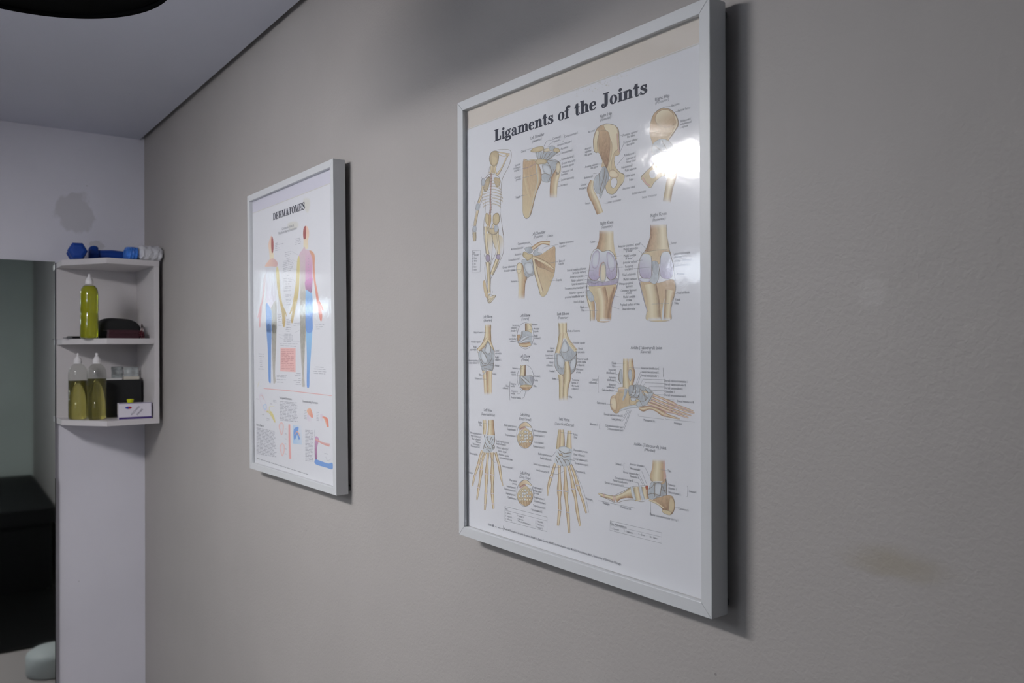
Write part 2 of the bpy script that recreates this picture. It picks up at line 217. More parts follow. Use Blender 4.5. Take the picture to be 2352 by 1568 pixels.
# ------------------------------------------------------------------ poster printing
LIGD = [
('G','Ligaments of the Joints',(944,6385),(4260,6351),179,'k'),('S',5,['n'],[(1023,6239),(1206,6211),(1338,6176),(1385,6113),(1362,6012),(1290,5905),(1200,5826),(1142,5754),(1119,5677),(1107,5543),(1094,5383),(1082,5249),(1115,5110),(1144,4972),(1160,4879)],[(1023,6243),(1206,6216),(1342,6179),(1393,6112),(1370,6009),(1298,5902),(1207,5823),(1150,5752),(1127,5675),(1115,5542),(1102,5382),(1090,5248),(1123,5110),(1152,4971),(1168,4878)],0),
('S',5,['n'],[(807,6014),(771,5910),(688,5855),(615,5860),(577,5816),(577,5732),(534,5627),(490,5536),(440,5472),(402,5392),(394,5295),(363,5200),(325,5105),(306,5008),(324,4966)],[(814,6012),(778,5907),(693,5851),(620,5856),(584,5814),(584,5731),(542,5625),(497,5533),(447,5470),(409,5391),(401,5293),(370,5198),(332,5104),(314,5007),(331,4966)],0),('S',5,['n'],[(600,5562),(575,5482),(538,5445),(513,5378),(463,5286),(425,5192),(412,5109)],[(607,5560),(582,5480),(545,5443),(520,5376),(470,5284),(433,5191),(420,5108)],0),
('S',5,['n'],[(665,5538),(684,5411),(671,5274),(638,5139),(628,5029),(644,4932)],[(672,5537),(691,5410),(678,5273),(646,5138),(635,5028),(652,4932)],0),('S',5,['n'],[(1069,5846),(1139,5915),(1230,6007),(1298,6102)],[(1064,5848),(1133,5918),(1225,6010),(1293,6104)],0),('B',2,'e','b',[(812,6191),(860,6231),(953,6236),(1034,6205),(1057,6133),(1040,6055),(987,6003),(905,6003),(835,6050),(802,6124)],(929,6123)),
('B',3,'b','y',[(871,6153),(953,6152),(1011,6101),(975,6025),(882,6035)],(938,6093)),('S',5,['n'],[(816,6189),(862,6228),(954,6234),(1031,6204),(1053,6134),(1037,6056),(984,6005),(906,6006),(838,6050),(806,6124),(816,6190)],[(808,6193),(857,6233),(953,6239),(1038,6206),(1061,6132),(1044,6053),(990,6001),(904,6001),(831,6049),(798,6125),(808,6192)],0),('S',2,['e','b','l','b','d'],[(828,6024),(825,5957),(785,5912)],[(879,6014),(867,5946),(844,5892)],0),
('S',2,['e','b','l','b','d'],[(946,6014),(928,5952),(945,5877)],[(1005,5996),(975,5944),(1004,5874)],0),('S',2,['b'],[(863,6017),(862,5894)],[(947,6003),(946,5880)],0),('S',2,['e','b','l','b','d'],[(1019,6197),(1157,6157),(1332,6089)],[(1027,6217),(1164,6174),(1348,6122)],0),('S',2,['e','b','l','b','d'],[(1029,6164),(1182,6104),(1334,6099)],[(1039,6178),(1183,6117),(1324,6122)],0),('S',2,['e','b','l','b','d'],[(1277,6112),(1192,6019),(1098,5928),(965,5863)],[(1313,6095),(1218,6006),(1128,5913),(1029,5826)],0),
('S',4,['n','p','n'],[(831,5900),(825,5763),(812,5628),(801,5491),(807,5354),(780,5248)],[(874,5892),(865,5756),(852,5621),(846,5485),(854,5346),(832,5238)],0),('S',6,['n'],[(806,5894),(881,5887)],[(805,5899),(880,5892)],0),('S',6,['n'],[(806,5853),(881,5846)],[(805,5858),(880,5851)],0),('S',6,['n'],[(805,5812),(881,5805)],[(804,5817),(880,5810)],0),('S',6,['n'],[(805,5770),(881,5764)],[(804,5775),(880,5769)],0),
('S',6,['n'],[(805,5729),(880,5723)],[(804,5734),(879,5728)],0),('S',6,['n'],[(804,5688),(880,5682)],[(803,5693),(879,5687)],0),('S',6,['n'],[(804,5647),(880,5641)],[(803,5652),(879,5646)],0),('S',6,['n'],[(804,5606),(880,5600)],[(803,5611),(879,5605)],0),('S',6,['n'],[(804,5564),(879,5559)],[(803,5569),(878,5564)],0),('S',6,['n'],[(803,5523),(879,5518)],[(802,5528),(878,5523)],0),('S',6,['n'],[(803,5482),(879,5477)],[(802,5487),(878,5482)],0),
('S',6,['n'],[(803,5441),(879,5436)],[(802,5446),(878,5441)],0),('S',6,['n'],[(803,5399),(878,5395)],[(802,5404),(877,5400)],0),('S',6,['n'],[(802,5358),(878,5354)],[(801,5363),(877,5359)],0),('S',6,['n'],[(802,5317),(878,5313)],[(801,5322),(877,5318)],0),('S',6,['n'],[(802,5276),(877,5272)],[(801,5281),(876,5277)],0),('B',3,'n','b',[(726,5841),(810,5848),(809,5752),(737,5639),(653,5637),(641,5736)],(730,5742)),
('B',3,'e','b',[(927,5815),(1078,5778),(1093,5694),(1019,5651),(950,5716)],(1014,5731)),('S',5,['n'],[(695,5843),(788,5887),(973,5848),(1075,5789)],[(686,5849),(784,5894),(976,5854),(1081,5793)],0),('S',4,['n','l','n'],[(867,5780),(970,5754),(1050,5705),(1036,5688)],[(869,5787),(978,5764),(1068,5709),(1049,5683)],0),('S',4,['n','l','n'],[(797,5784),(722,5792),(648,5770),(683,5738)],[(798,5777),(729,5782),(664,5764),(692,5741)],0),
('S',4,['n','l','n'],[(867,5733),(970,5707),(1069,5656),(1054,5639)],[(869,5741),(977,5718),(1085,5661),(1067,5634)],0),('S',4,['n','l','n'],[(796,5738),(722,5745),(634,5726),(669,5694)],[(798,5731),(729,5735),(649,5719),(678,5697)],0),('S',4,['n','l','n'],[(867,5686),(970,5661),(1088,5607),(1073,5590)],[(869,5694),(977,5672),(1102,5613),(1085,5586)],0),('S',4,['n','l','n'],[(796,5691),(722,5698),(620,5681),(654,5649)],[(798,5684),(728,5688),(634,5673),(663,5652)],0),
('S',4,['n','l','n'],[(867,5640),(970,5615),(1106,5558),(1091,5542)],[(869,5648),(976,5625),(1120,5565),(1103,5537)],0),('S',4,['n','l','n'],[(796,5644),(722,5651),(607,5636),(639,5604)],[(797,5637),(728,5641),(619,5628),(649,5607)],0),('S',4,['n','l','n'],[(866,5593),(969,5568),(1125,5509),(1109,5493)],[(868,5601),(976,5579),(1137,5517),(1121,5488)],0),('S',4,['n','l','n'],[(795,5597),(722,5604),(593,5591),(625,5558)],[(797,5590),(727,5594),(605,5582),(634,5561)],0),
('S',4,['n','l','n'],[(866,5547),(969,5522),(1143,5460),(1127,5445)],[(868,5555),(975,5533),(1155,5469),(1139,5440)],0),('S',4,['n','l','n'],[(795,5551),(722,5557),(579,5546),(610,5513)],[(797,5544),(727,5547),(590,5537),(620,5516)],0),('S',4,['n','l','n'],[(866,5500),(969,5476),(1143,5414),(1126,5399)],[(868,5508),(975,5487),(1154,5423),(1139,5394)],0),('S',4,['n','l','n'],[(795,5504),(722,5510),(579,5498),(610,5466)],[(796,5497),(726,5500),(589,5489),(619,5469)],0),
('S',4,['n','l','n'],[(865,5454),(968,5430),(1086,5377),(1071,5361)],[(867,5462),(975,5440),(1101,5384),(1084,5356)],0),('S',4,['n','l','n'],[(795,5457),(721,5463),(619,5445),(652,5413)],[(796,5450),(727,5453),(633,5437),(662,5416)],0),('S',4,['n','l','n'],[(865,5407),(968,5383),(1086,5331),(1071,5315)],[(867,5415),(975,5394),(1101,5338),(1084,5310)],0),('S',4,['n','l','n'],[(794,5410),(720,5416),(619,5397),(652,5366)],[(796,5403),(726,5406),(632,5390),(661,5369)],0),
('B',4,'g','w',[(605,5860),(671,5836),(685,5771),(641,5736),(580,5752),(569,5817)],(625,5795)),('S',2,['e','b','l','b','d'],[(595,5752),(556,5613),(462,5481)],[(648,5739),(603,5599),(523,5462)],0),('S',2,['e','b','l','b','d'],[(443,5368),(407,5225),(366,5102)],[(501,5355),(451,5215),(406,5094)],0),('S',2,['e','b','l','b','d'],[(433,5369),(386,5226),(342,5104)],[(462,5362),(408,5221),(365,5099)],0),
('B',5,'g','w',[(443,5471),(522,5453),(537,5403),(492,5352),(423,5368),(408,5419)],(471,5411)),('B',5,'g','w',[(336,5111),(411,5109),(431,5058),(410,5011),(330,5019),(321,5070)],(373,5063)),('B',3,'e','y',[(698,5277),(758,5263),(794,5190),(793,5093),(733,5086),(681,5162)],(743,5178)),('B',3,'e','y',[(895,5212),(947,5242),(1028,5240),(1067,5184),(1062,5103),(981,5058),(899,5095)],(983,5162)),('S',4,['e','o','e'],[(770,5248),(765,5153),(778,5054)],[(841,5239),(845,5141),(807,5050)],0),
('S',5,['n'],[(899,5209),(949,5239),(1026,5238),(1063,5184),(1058,5104),(980,5061),(896,5097),(824,5008)],[(892,5214),(945,5245),(1031,5242),(1072,5183),(1066,5101),(982,5055),(902,5092),(832,5005)],0),('S',2,['e','b','l','b','d'],[(724,5089),(716,5017),(772,4950),(814,4920)],[(767,5081),(749,5018),(812,4961),(841,4929)],0),('S',2,['e','b','l','b','d'],[(878,5084),(883,5003),(823,4951)],[(920,5079),(915,4995),(856,4937)],0),
('B',5,'g','w',[(922,5037),(992,5057),(1043,5017),(1015,4959),(945,4953)],(984,5005)),('X', 'A', (564, 5857), 35, 'L', 't', 0, 0, 0),('X', 'B', (384, 5479), 36, 'L', 't', 0, 0, 0),('X', 'C', (286, 5121), 35, 'L', 't', 0, 0, 0),('P',2,'o',[(1691,5966),(1814,5931),(1979,5902),(2030,5817),(2130,5635),(2103,5551),(2038,5484),(1976,5366),(1913,5221),(1861,5112),(1787,5069),(1735,5078),(1672,5161),(1666,5306),(1668,5566),(1675,5760)],'y',(1855,5924),(1745,5074),1),
('S',3,['w','y','o','d'],[(1980,5846),(2009,5677),(2015,5570),(1955,5424),(1883,5254),(1814,5108)],[(2060,5842),(2130,5664),(2102,5545),(1998,5410),(1923,5242),(1846,5098)],0),('S',3,['o','y'],[(1872,5371),(1841,5547),(1759,5738)],[(1832,5371),(1739,5548),(1697,5740)],0),('S',4,['n','l','n'],[(1689,5971),(1792,5921),(1918,5918),(1985,5891)],[(1694,5977),(1794,5939),(1917,5934),(1994,5909)],0),('S',5,['n'],[(2085,5555),(1972,5380),(1909,5222),(1846,5102),(1746,5072),(1686,5135)],[(2093,5551),(1981,5377),(1918,5219),(1854,5098),(1745,5066),(1678,5133)],0),
('S',4,['n','p','n'],[(1688,5830),(1816,5825),(1983,5847)],[(1685,5838),(1810,5836),(1974,5860)],0),('B',4,'e','y',[(1867,6057),(1919,6092),(2062,6093),(2162,6072),(2182,6030),(2122,6016),(1980,6023)],(2043,6055)),('B',4,'n','l',[(2162,6028),(2242,6031),(2321,6032),(2427,5996),(2359,5978),(2242,5981),(2182,5992)],(2277,6006)),('B',5,'q','w',[(2301,6045),(2389,6041),(2447,5999),(2398,5971),(2320,5992)],(2371,6010)),
('B',5,'e','y',[(2398,5990),(2485,5992),(2542,5950),(2513,5925),(2417,5949)],(2471,5961)),('P',3,'w',[(1980,6030),(2082,6013),(2281,5974),(2504,5945),(2475,5913),(2320,5867),(2221,5847),(2121,5871),(2030,5919)],'q',(2061,6015),(2320,5842),1),('S',5,['n'],[(2006,6018),(2036,5904)],[(2015,6017),(2045,5904)],0),('S',5,['n'],[(2057,6013),(2062,5900)],[(2066,6011),(2071,5899)],0),('S',5,['n'],[(2117,6005),(2087,5896)],[(2126,6002),(2096,5894)],0),
('S',5,['n'],[(2178,5992),(2117,5891)],[(2186,5988),(2126,5888)],0),('S',5,['n'],[(2247,5975),(2147,5874)],[(2255,5971),(2155,5870)],0),('S',5,['n'],[(2356,5962),(2207,5863)],[(2363,5957),(2215,5859)],0),('S',5,['n'],[(2492,5937),(2238,5852)],[(2497,5932),(2244,5847)],0),('B',6,'e','y',[(1989,5900),(2061,5913),(2161,5889),(2251,5854),(2221,5815),(2121,5826),(2040,5834),(1989,5856)],(2105,5861)),('P',3,'w',[(2241,5868),(2359,5860),(2513,5795),(2503,5735),(2454,5645),(2377,5583),(2298,5533),(2199,5548),(2130,5585),(2130,5673),(2180,5677),(2151,5745),(2141,5823)],'q',(2240,5730),(2415,5601),1),
('B',4,'q','h',[(2161,5807),(2280,5774),(2348,5687),(2318,5630),(2220,5671),(2151,5745)],(2247,5719)),('S',5,['n'],[(2236,5855),(2333,5726),(2342,5639),(2273,5538)],[(2246,5857),(2344,5727),(2353,5636),(2284,5534)],0),('S',5,['n'],[(2240,5865),(2396,5818),(2512,5789)],[(2242,5872),(2398,5825),(2513,5797)],0),('S',5,['n'],[(2131,5670),(2219,5668),(2337,5624)],[(2129,5676),(2220,5673),(2339,5629)],0),
('S',4,['d','o','b','l','b'],[(2497,5793),(2454,5703),(2351,5602),(2316,5473),(2309,5295)],[(2547,5782),(2562,5668),(2518,5545),(2482,5438),(2471,5269)],2),('B',5,'n','l',[(2465,5773),(2522,5788),(2554,5727),(2540,5643),(2492,5601),(2454,5669)],(2505,5700)),('S',5,['n'],[(2392,5703),(2422,5660),(2478,5640),(2449,5597)],[(2401,5705),(2429,5664),(2488,5640),(2459,5593)],0),('X', 'Left Shoulder', (1868, 6233), 46, 'L', 't', 1, 321, 0),
('X', '(Anterior)', (1915, 6178), 41, 'L', 't', 0, 214, 1),('X', 'Coronoid l.', (2380, 6127), 36, 'L', 't', 0, 0, 0),('X', 'Trapezoid l.', (2370, 6085), 35, 'L', 't', 0, 0, 0),('X', 'Coracoclavicular l.', (2647, 6107), 34, 'L', 't', 0, 0, 0),('X', 'Acromioclavicular l.', (2485, 6013), 35, 'L', 't', 0, 0, 0),('X', 'Acromion', (2561, 5949), 35, 'L', 't', 0, 0, 0),('X', 'Coracoacromial l.', (2561, 5888), 34, 'L', 't', 0, 0, 0),
('X', 'Coracohumeral l.', (2574, 5797), 35, 'L', 't', 0, 0, 0),('X', 'Greater tuberosity', (2579, 5735), 34, 'L', 't', 0, 0, 0),('X', 'Anterior capsule', (2579, 5686), 34, 'L', 't', 0, 0, 0),('X', 'Transverse l. of', (2572, 5613), 35, 'L', 't', 0, 0, 0),('X', 'humerus', (2572, 5579), 34, 'L', 't', 0, 0, 0),('X', 'Lesser tuberosity', (2568, 5503), 35, 'L', 't', 0, 0, 0),('X', 'Humerus', (2558, 5427), 35, 'L', 't', 0, 0, 0),
('X', 'Clavicle', (1762, 6078), 37, 'R', 't', 0, 0, 0),('X', 'Superior', (1618, 5898), 37, 'R', 't', 0, 0, 0),('X', 'transverse', (1618, 5856), 37, 'R', 't', 0, 0, 0),('X', 'scapular l.', (1622, 5819), 37, 'R', 't', 0, 0, 0),('X', 'Coracoid', (1621, 5709), 37, 'R', 't', 0, 0, 0),('X', 'process', (1626, 5675), 36, 'R', 't', 0, 0, 0),('X', 'Scapula', (1615, 5407), 37, 'R', 't', 0, 0, 0),('S',5,['t'],[(1763,6098),(1899,6097)],[(1761,6102),(1897,6101)],0),
('S',5,['t'],[(2359,6134),(2250,6138),(2179,6076)],[(2361,6129),(2255,6134),(2185,6072)],0),('S',5,['t'],[(2359,6090),(2318,6087),(2269,6046)],[(2361,6085),(2323,6083),(2274,6043)],0),('S',5,['t'],[(2611,6156),(2635,6159),(2625,6064),(2599,6067)],[(2609,6160),(2641,6158),(2631,6062),(2600,6062)],0),('S',5,['t'],[(2551,5887),(2455,5894)],[(2552,5882),(2456,5890)],0),('S',5,['t'],[(2559,5802),(2502,5797)],[(2562,5797),(2504,5792)],0),
('S',5,['t'],[(1644,5692),(1813,5690),(1989,5700)],[(1642,5696),(1811,5695),(1987,5705)],0),('S',5,['t'],[(1631,5423),(1780,5420)],[(1630,5428),(1778,5425)],0),('S',5,['t'],[(2548,5434),(2481,5437)],[(2549,5430),(2482,5433)],0),('S',5,['t'],[(1645,5829),(1709,5833)],[(1642,5833),(1706,5838)],0),('S',5,['t'],[(2565,5715),(2530,5714)],[(2566,5710),(2532,5710)],0),('S',5,['t'],[(2549,5508),(2491,5511)],[(2550,5504),(2492,5507)],0),
('P',2,'o',[(3259,5802),(3243,5928),(3269,6028),(3338,6108),(3456,6123),(3589,6101),(3686,6052),(3738,5979),(3743,5876),(3743,5763),(3755,5693),(3733,5663),(3668,5663),(3652,5598),(3675,5514),(3756,5433),(3827,5399),(3840,5352),(3811,5289),(3747,5242),(3666,5175),(3584,5170),(3518,5208),(3477,5295),(3535,5355),(3577,5394),(3470,5515),(3403,5572),(3420,5639),(3370,5741),(3328,5778)],'y',(3304,6080),(3666,5323),1),
('P',3,'l',[(3329,6074),(3286,6037),(3255,5926),(3268,5800),(3328,5778),(3320,5913),(3355,6023)],'y',(3269,6063),(3302,5788),1),('P',3,'l',[(3448,6113),(3589,6099),(3702,6020),(3725,5766),(3652,5712),(3603,5607),(3585,5472),(3545,5571),(3595,5677),(3604,5858)],'y',(3605,6063),(3602,5493),1),('P',3,'o',[(3355,6023),(3456,6048),(3555,5982),(3571,5796),(3545,5617),(3503,5532),(3437,5636),(3370,5764)],'d',(3372,6019),(3536,5527),1),
('S',4,['o','p'],[(3699,5952),(3706,5815),(3725,5697)],[(3721,5949),(3729,5812),(3754,5694)],0),('B',4,'W','W',[(3585,5347),(3618,5376),(3683,5365),(3707,5316),(3682,5263),(3625,5243),(3588,5289)],(3641,5314)),('S',5,['n'],[(3588,5345),(3619,5374),(3681,5364),(3704,5317),(3680,5265),(3626,5246),(3591,5289),(3588,5346)],[(3582,5348),(3616,5378),(3685,5367),(3710,5316),(3685,5262),(3625,5241),(3585,5289),(3582,5347)],0),
('B',3,'o','l',[(3553,5478),(3635,5487),(3731,5414),(3699,5374),(3601,5390),(3552,5421)],(3629,5427)),('S',2,['d','o','b','l','b'],[(3180,5421),(3112,5312),(3158,5182),(3223,5091),(3311,4932)],[(3248,5401),(3244,5297),(3302,5201),(3356,5111),(3437,4950)],0),('P',4,'w',[(3445,5565),(3520,5506),(3552,5398),(3519,5346),(3452,5252),(3384,5146),(3359,5208),(3299,5228),(3248,5341),(3275,5442),(3360,5487)],'q',(3266,5385),(3536,5400),1),
('S',6,['n'],[(3464,5539),(3447,5415),(3379,5275),(3361,5161)],[(3475,5537),(3458,5412),(3390,5272),(3372,5159)],0),('S',6,['n'],[(3356,5487),(3364,5347),(3371,5218)],[(3364,5486),(3372,5345),(3380,5217)],0),('S',6,['n'],[(3516,5485),(3465,5309),(3401,5214)],[(3523,5482),(3472,5306),(3408,5211)],0),('S',5,['n'],[(3329,5780),(3271,5801),(3246,5927),(3272,6027),(3341,6105),(3457,6121),(3588,6099),(3684,6051),(3734,5979),(3740,5876),(3752,5693)],[(3327,5775),(3265,5800),(3239,5929),(3266,6030),(3336,6110),(3455,6126),(3589,6103),(3689,6053),(3741,5979),(3747,5875),(3759,5692)],0),
('S',5,['n'],[(3648,5598),(3673,5514),(3753,5431),(3834,5390)],[(3655,5598),(3678,5515),(3758,5434),(3836,5393)],0),('S',5,['n'],[(3474,5294),(3516,5201),(3617,5162),(3684,5193),(3797,5278)],[(3480,5295),(3521,5203),(3616,5167),(3679,5197),(3792,5282)],0),('X', 'Right Hip', (3376, 6227), 41, 'L', 't', 1, 233, 0),('X', '(Anterior)', (3386, 6179), 37, 'L', 't', 0, 210, 1),('X', 'Right Hip', (4386, 6220), 39, 'L', 't', 1, 237, 0),
('X', '(Posterior)', (4390, 6176), 35, 'L', 't', 0, 226, 1),('X', 'Iliac crest', (3283, 6070), 33, 'R', 't', 0, 0, 0),('X', 'Anterior', (3204, 5851), 33, 'R', 't', 0, 0, 0),('X', 'superior', (3208, 5810), 34, 'R', 't', 0, 0, 0),('X', 'iliac spine', (3216, 5767), 33, 'R', 't', 0, 0, 0),('X', 'Anterior inferior', (3332, 5603), 33, 'R', 't', 0, 0, 0),('X', 'iliac spine', (3335, 5570), 33, 'R', 't', 0, 0, 0),
('X', 'Iliofemoral l.', (3240, 5455), 33, 'R', 't', 0, 0, 0),('X', 'Greater', (3109, 5367), 34, 'R', 't', 0, 0, 0),('X', 'trochanter', (3112, 5319), 34, 'R', 't', 0, 0, 0),('X', 'Femur', (3174, 5098), 33, 'R', 't', 0, 0, 0),('X', 'Posterior superior', (3814, 5891), 32, 'L', 't', 0, 0, 0),('X', 'iliac spine', (3893, 5855), 32, 'L', 't', 0, 0, 0),('X', 'Posterior inferior', (3826, 5792), 32, 'L', 't', 0, 0, 0),
('X', 'iliac spine', (3884, 5754), 32, 'L', 't', 0, 0, 0),('X', 'Pubofemoral l.', (3836, 5624), 32, 'L', 't', 0, 0, 0),('X', 'Ligament of', (3875, 5572), 32, 'L', 't', 0, 0, 0),('X', 'Femur head', (3872, 5530), 32, 'L', 't', 0, 0, 0),('X', 'Pubofemoral l.', (3788, 5473), 32, 'L', 't', 0, 0, 0),('X', 'Pubic tubercle', (3851, 5424), 32, 'L', 't', 0, 0, 0),('X', 'Ischial spine', (3859, 5351), 32, 'L', 't', 0, 0, 0),
('X', 'Pubis', (3929, 5290), 32, 'L', 't', 0, 0, 0),('X', 'Obturator canal', (3794, 5194), 32, 'L', 't', 0, 0, 0),('X', 'Ischium', (3584, 5118), 33, 'L', 't', 0, 0, 0),('X', 'Lesser trochanter', (3509, 5057), 33, 'L', 't', 0, 0, 0),('X', 'Ischial tuberosity', (3982, 5107), 31, 'L', 't', 0, 0, 0),('X', 'Lesser trochanter', (4158, 5033), 31, 'L', 't', 0, 0, 0),('X', 'Iliac crest', (4656, 6085), 30, 'L', 't', 0, 0, 0),
('X', 'Ilium or Femur', (4760, 5999), 29, 'L', 't', 0, 0, 0),('X', 'Iliofemoral l.', (4800, 5863), 29, 'L', 't', 0, 0, 0),('X', 'Ischiofemoral', (4793, 5827), 29, 'L', 't', 0, 0, 0),('X', 'l. capsule', (4793, 5791), 30, 'L', 't', 0, 0, 0),('S',5,['t'],[(3287,6105),(3389,6097)],[(3286,6108),(3388,6101)],0),('S',5,['t'],[(3749,5924),(3813,5892)],[(3751,5927),(3815,5895)],0),('S',5,['t'],[(3827,5793),(3763,5703)],[(3831,5790),(3767,5701)],0),
('S',5,['t'],[(3826,5622),(3706,5544)],[(3830,5619),(3710,5541)],0),('S',5,['t'],[(3217,5796),(3277,5793)],[(3216,5800),(3276,5797)],0),('S',5,['t'],[(3339,5611),(3407,5602)],[(3339,5614),(3406,5606)],0),('S',5,['t'],[(3241,5498),(3318,5492)],[(3240,5501),(3317,5496)],0),('S',5,['t'],[(3442,5073),(3500,5059)],[(3443,5076),(3501,5062)],0),('S',5,['t'],[(4646,6098),(4550,6111),(4493,6103)],[(4647,6094),(4551,6108),(4495,6099)],0),
('S',5,['t'],[(4752,6013),(4690,6011)],[(4754,6009),(4691,6007)],0),('P',2,'o',[(4378,6074),(4479,6104),(4607,6075),(4705,6001),(4759,5905),(4759,5821),(4662,5747),(4605,5684),(4661,5557),(4730,5450),(4701,5360),(4603,5261),(4490,5258),(4374,5212),(4300,5148),(4226,5202),(4136,5304),(4227,5366),(4345,5432),(4404,5551),(4332,5716),(4289,5855),(4319,6000)],'y',(4407,6067),(4546,5185),1),('P',3,'l',[(4407,6046),(4494,6080),(4607,6054),(4691,5983),(4732,5890),(4634,5847),(4493,5877),(4392,5963)],'o',(4479,6072),(4550,5865),1),
('S',4,['o','l','d'],[(4691,5980),(4725,5872),(4657,5776),(4594,5714)],[(4718,5980),(4766,5860),(4694,5754),(4617,5697)],0),('S',5,['n'],[(4380,6071),(4480,6100),(4606,6071),(4702,5998),(4757,5905),(4756,5823),(4659,5748),(4603,5686)],[(4376,6076),(4479,6105),(4608,6075),(4707,6000),(4762,5905),(4761,5820),(4664,5745),(4608,5682)],0),('P',4,'w',[(4347,5692),(4492,5728),(4633,5657),(4716,5515),(4715,5389),(4575,5350),(4404,5444),(4331,5565)],'q',(4376,5686),(4660,5378),1),
('S',6,['n'],[(4374,5663),(4517,5550),(4686,5414)],[(4378,5666),(4522,5553),(4690,5417)],0),('S',6,['n'],[(4489,5716),(4574,5582),(4700,5474)],[(4495,5718),(4579,5585),(4704,5477)],0),('S',6,['n'],[(4344,5582),(4459,5475),(4587,5357)],[(4349,5585),(4464,5478),(4592,5360)],0),('B',4,'W','W',[(4286,5345),(4345,5368),(4403,5336),(4403,5283),(4345,5260),(4293,5290)],(4346,5314)),('S',5,['n'],[(4139,5302),(4229,5364),(4348,5431)],[(4134,5306),(4225,5368),(4343,5434)],0),
('S',5,['n'],[(4224,5201),(4301,5145),(4376,5210),(4491,5256),(4604,5259)],[(4228,5204),(4299,5150),(4372,5214),(4488,5260),(4603,5263)],0),('S',4,['o','p','o'],[(4153,5296),(4212,5206),(4292,5161)],[(4180,5302),(4241,5220),(4308,5177)],0),('S',3,['e','b','l','b','d'],[(4590,5384),(4583,5252),(4547,5109),(4506,4943)],[(4756,5346),(4734,5209),(4671,5072),(4640,4909)],2),('S',2,['n','y','l','y','n'],[(324,5018),(318,4926),(355,4859)],[(421,5008),(425,4917),(403,4856)],2),
('S',5,['n'],[(349,5006),(338,4875)],[(356,5005),(344,4874)],0),('S',5,['n'],[(365,5005),(363,4873)],[(371,5004),(370,4872)],0),('S',5,['n'],[(382,5003),(392,4870)],[(389,5002),(399,4869)],0),('S',5,['n'],[(398,5001),(418,4867)],[(404,5001),(424,4867)],0),('B',3,'g','w',[(373,5104),(416,5081),(429,5034),(380,5007),(324,5046),(336,5090)],(376,5060)),('S',2,['n','y','l','y','n'],[(646,5072),(662,4936),(677,4772),(702,4616)],[(717,5066),(730,4931),(745,4770),(794,4616)],0),
('S',2,['n','y','l','y','n'],[(982,4999),(996,4857),(1027,4723),(996,4596)],[(1051,4993),(1050,4854),(1077,4719),(1085,4586)],0),('B',3,'n','y',[(759,5060),(820,5027),(941,5013),(1016,5022),(1038,4950),(971,4913),(880,4914),(789,4950),(743,5009)],(885,4984)),('S',2,['n','y','l','y','n'],[(686,4495),(716,4350),(735,4171),(744,3992)],[(794,4490),(793,4347),(802,4169),(821,3990)],0),('S',2,['n','y','n'],[(792,4479),(786,4258),(786,4009)],[(826,4476),(814,4256),(817,4007)],0),
('S',2,['n','y','l','y','n'],[(956,4529),(887,4418),(810,4299)],[(1040,4503),(958,4397),(882,4279)],0),('S',2,['n','y','n'],[(1029,4507),(960,4400),(865,4291)],[(1057,4499),(990,4390),(887,4283)],0),('P',1,'y',[(665,4937),(857,4916),(879,4782),(855,4554),(817,4504),(741,4617),(695,4710)],'W',(680,4890),(848,4608),1),('P',1,'y',[(880,4914),(1001,4910),(1149,4842),(1169,4667),(1088,4535),(999,4595),(969,4659),(925,4733)],'W',(1000,4858),(1177,4666),1),
('B',4,'n','u',[(694,4603),(748,4621),(802,4594),(814,4540),(786,4493),(732,4493),(691,4532),(685,4568)],(744,4555)),('B',4,'n','u',[(969,4580),(1021,4593),(1081,4583),(1088,4535),(1058,4502),(998,4516)],(1036,4551)),('S',5,['n'],[(631,5075),(638,4895),(676,4712),(683,4640)],[(638,5074),(645,4894),(683,4711),(690,4639)],0),('S',5,['n'],[(1139,5017),(1167,4884),(1177,4709),(1151,4582),(1084,4501),(994,4385),(904,4295),(827,4220)],[(1146,5017),(1174,4883),(1183,4709),(1158,4580),(1091,4499),(1001,4383),(910,4293),(833,4218)],0),
('S',5,['n'],[(877,4914),(876,4782),(860,4625),(828,4486),(805,4416)],[(884,4914),(883,4781),(867,4624),(835,4484),(812,4415)],0),('S',5,['n'],[(854,4916),(891,4798),(936,4723),(973,4650),(935,4583),(874,4518),(820,4433)],[(861,4916),(898,4798),(943,4723),(980,4649),(942,4581),(881,4516),(827,4431)],0),('S',5,['n'],[(674,4498),(655,4409),(665,4301),(688,4210),(711,4119),(733,4011)],[(681,4497),(662,4409),(672,4301),(695,4210),(718,4120),(740,4011)],0),
('S',5,['n'],[(805,4416),(819,4291),(823,4202),(810,4096),(818,4007)],[(812,4416),(827,4291),(831,4201),(818,4096),(825,4007)],0),('B',3,'o','y',[(613,4179),(645,4204),(676,4175),(706,4084),(744,3993),(751,3904),(690,3933),(644,4016),(621,4107)],(677,4066)),('B',3,'n','l',[(752,3957),(813,3981),(889,3951),(950,3957),(965,3930),(904,3888),(828,3838),(766,3832),(728,3878)],(844,3912)),('B',5,'g','W',[(790,3969),(844,3971),(856,3943),(813,3935)],(826,3954)),
('S',5,['n'],[(739,3858),(800,3900),(876,3905),(960,3937)],[(732,3861),(795,3904),(872,3909),(955,3941)],0),('S',5,['n'],[(769,3831),(815,3873),(876,3897)],[(763,3833),(810,3876),(872,3900)],0),('S',5,['t'],[(301,4709),(544,4694),(529,4352),(295,4354),(305,4711)],[(301,4714),(551,4695),(536,4350),(288,4353),(297,4712)],4),('S',5,['t'],[(300,4648),(544,4637)],[(300,4652),(544,4640)],4),('X', 'Key', (321, 4666), 32, 'L', 't', 1, 0, 0),
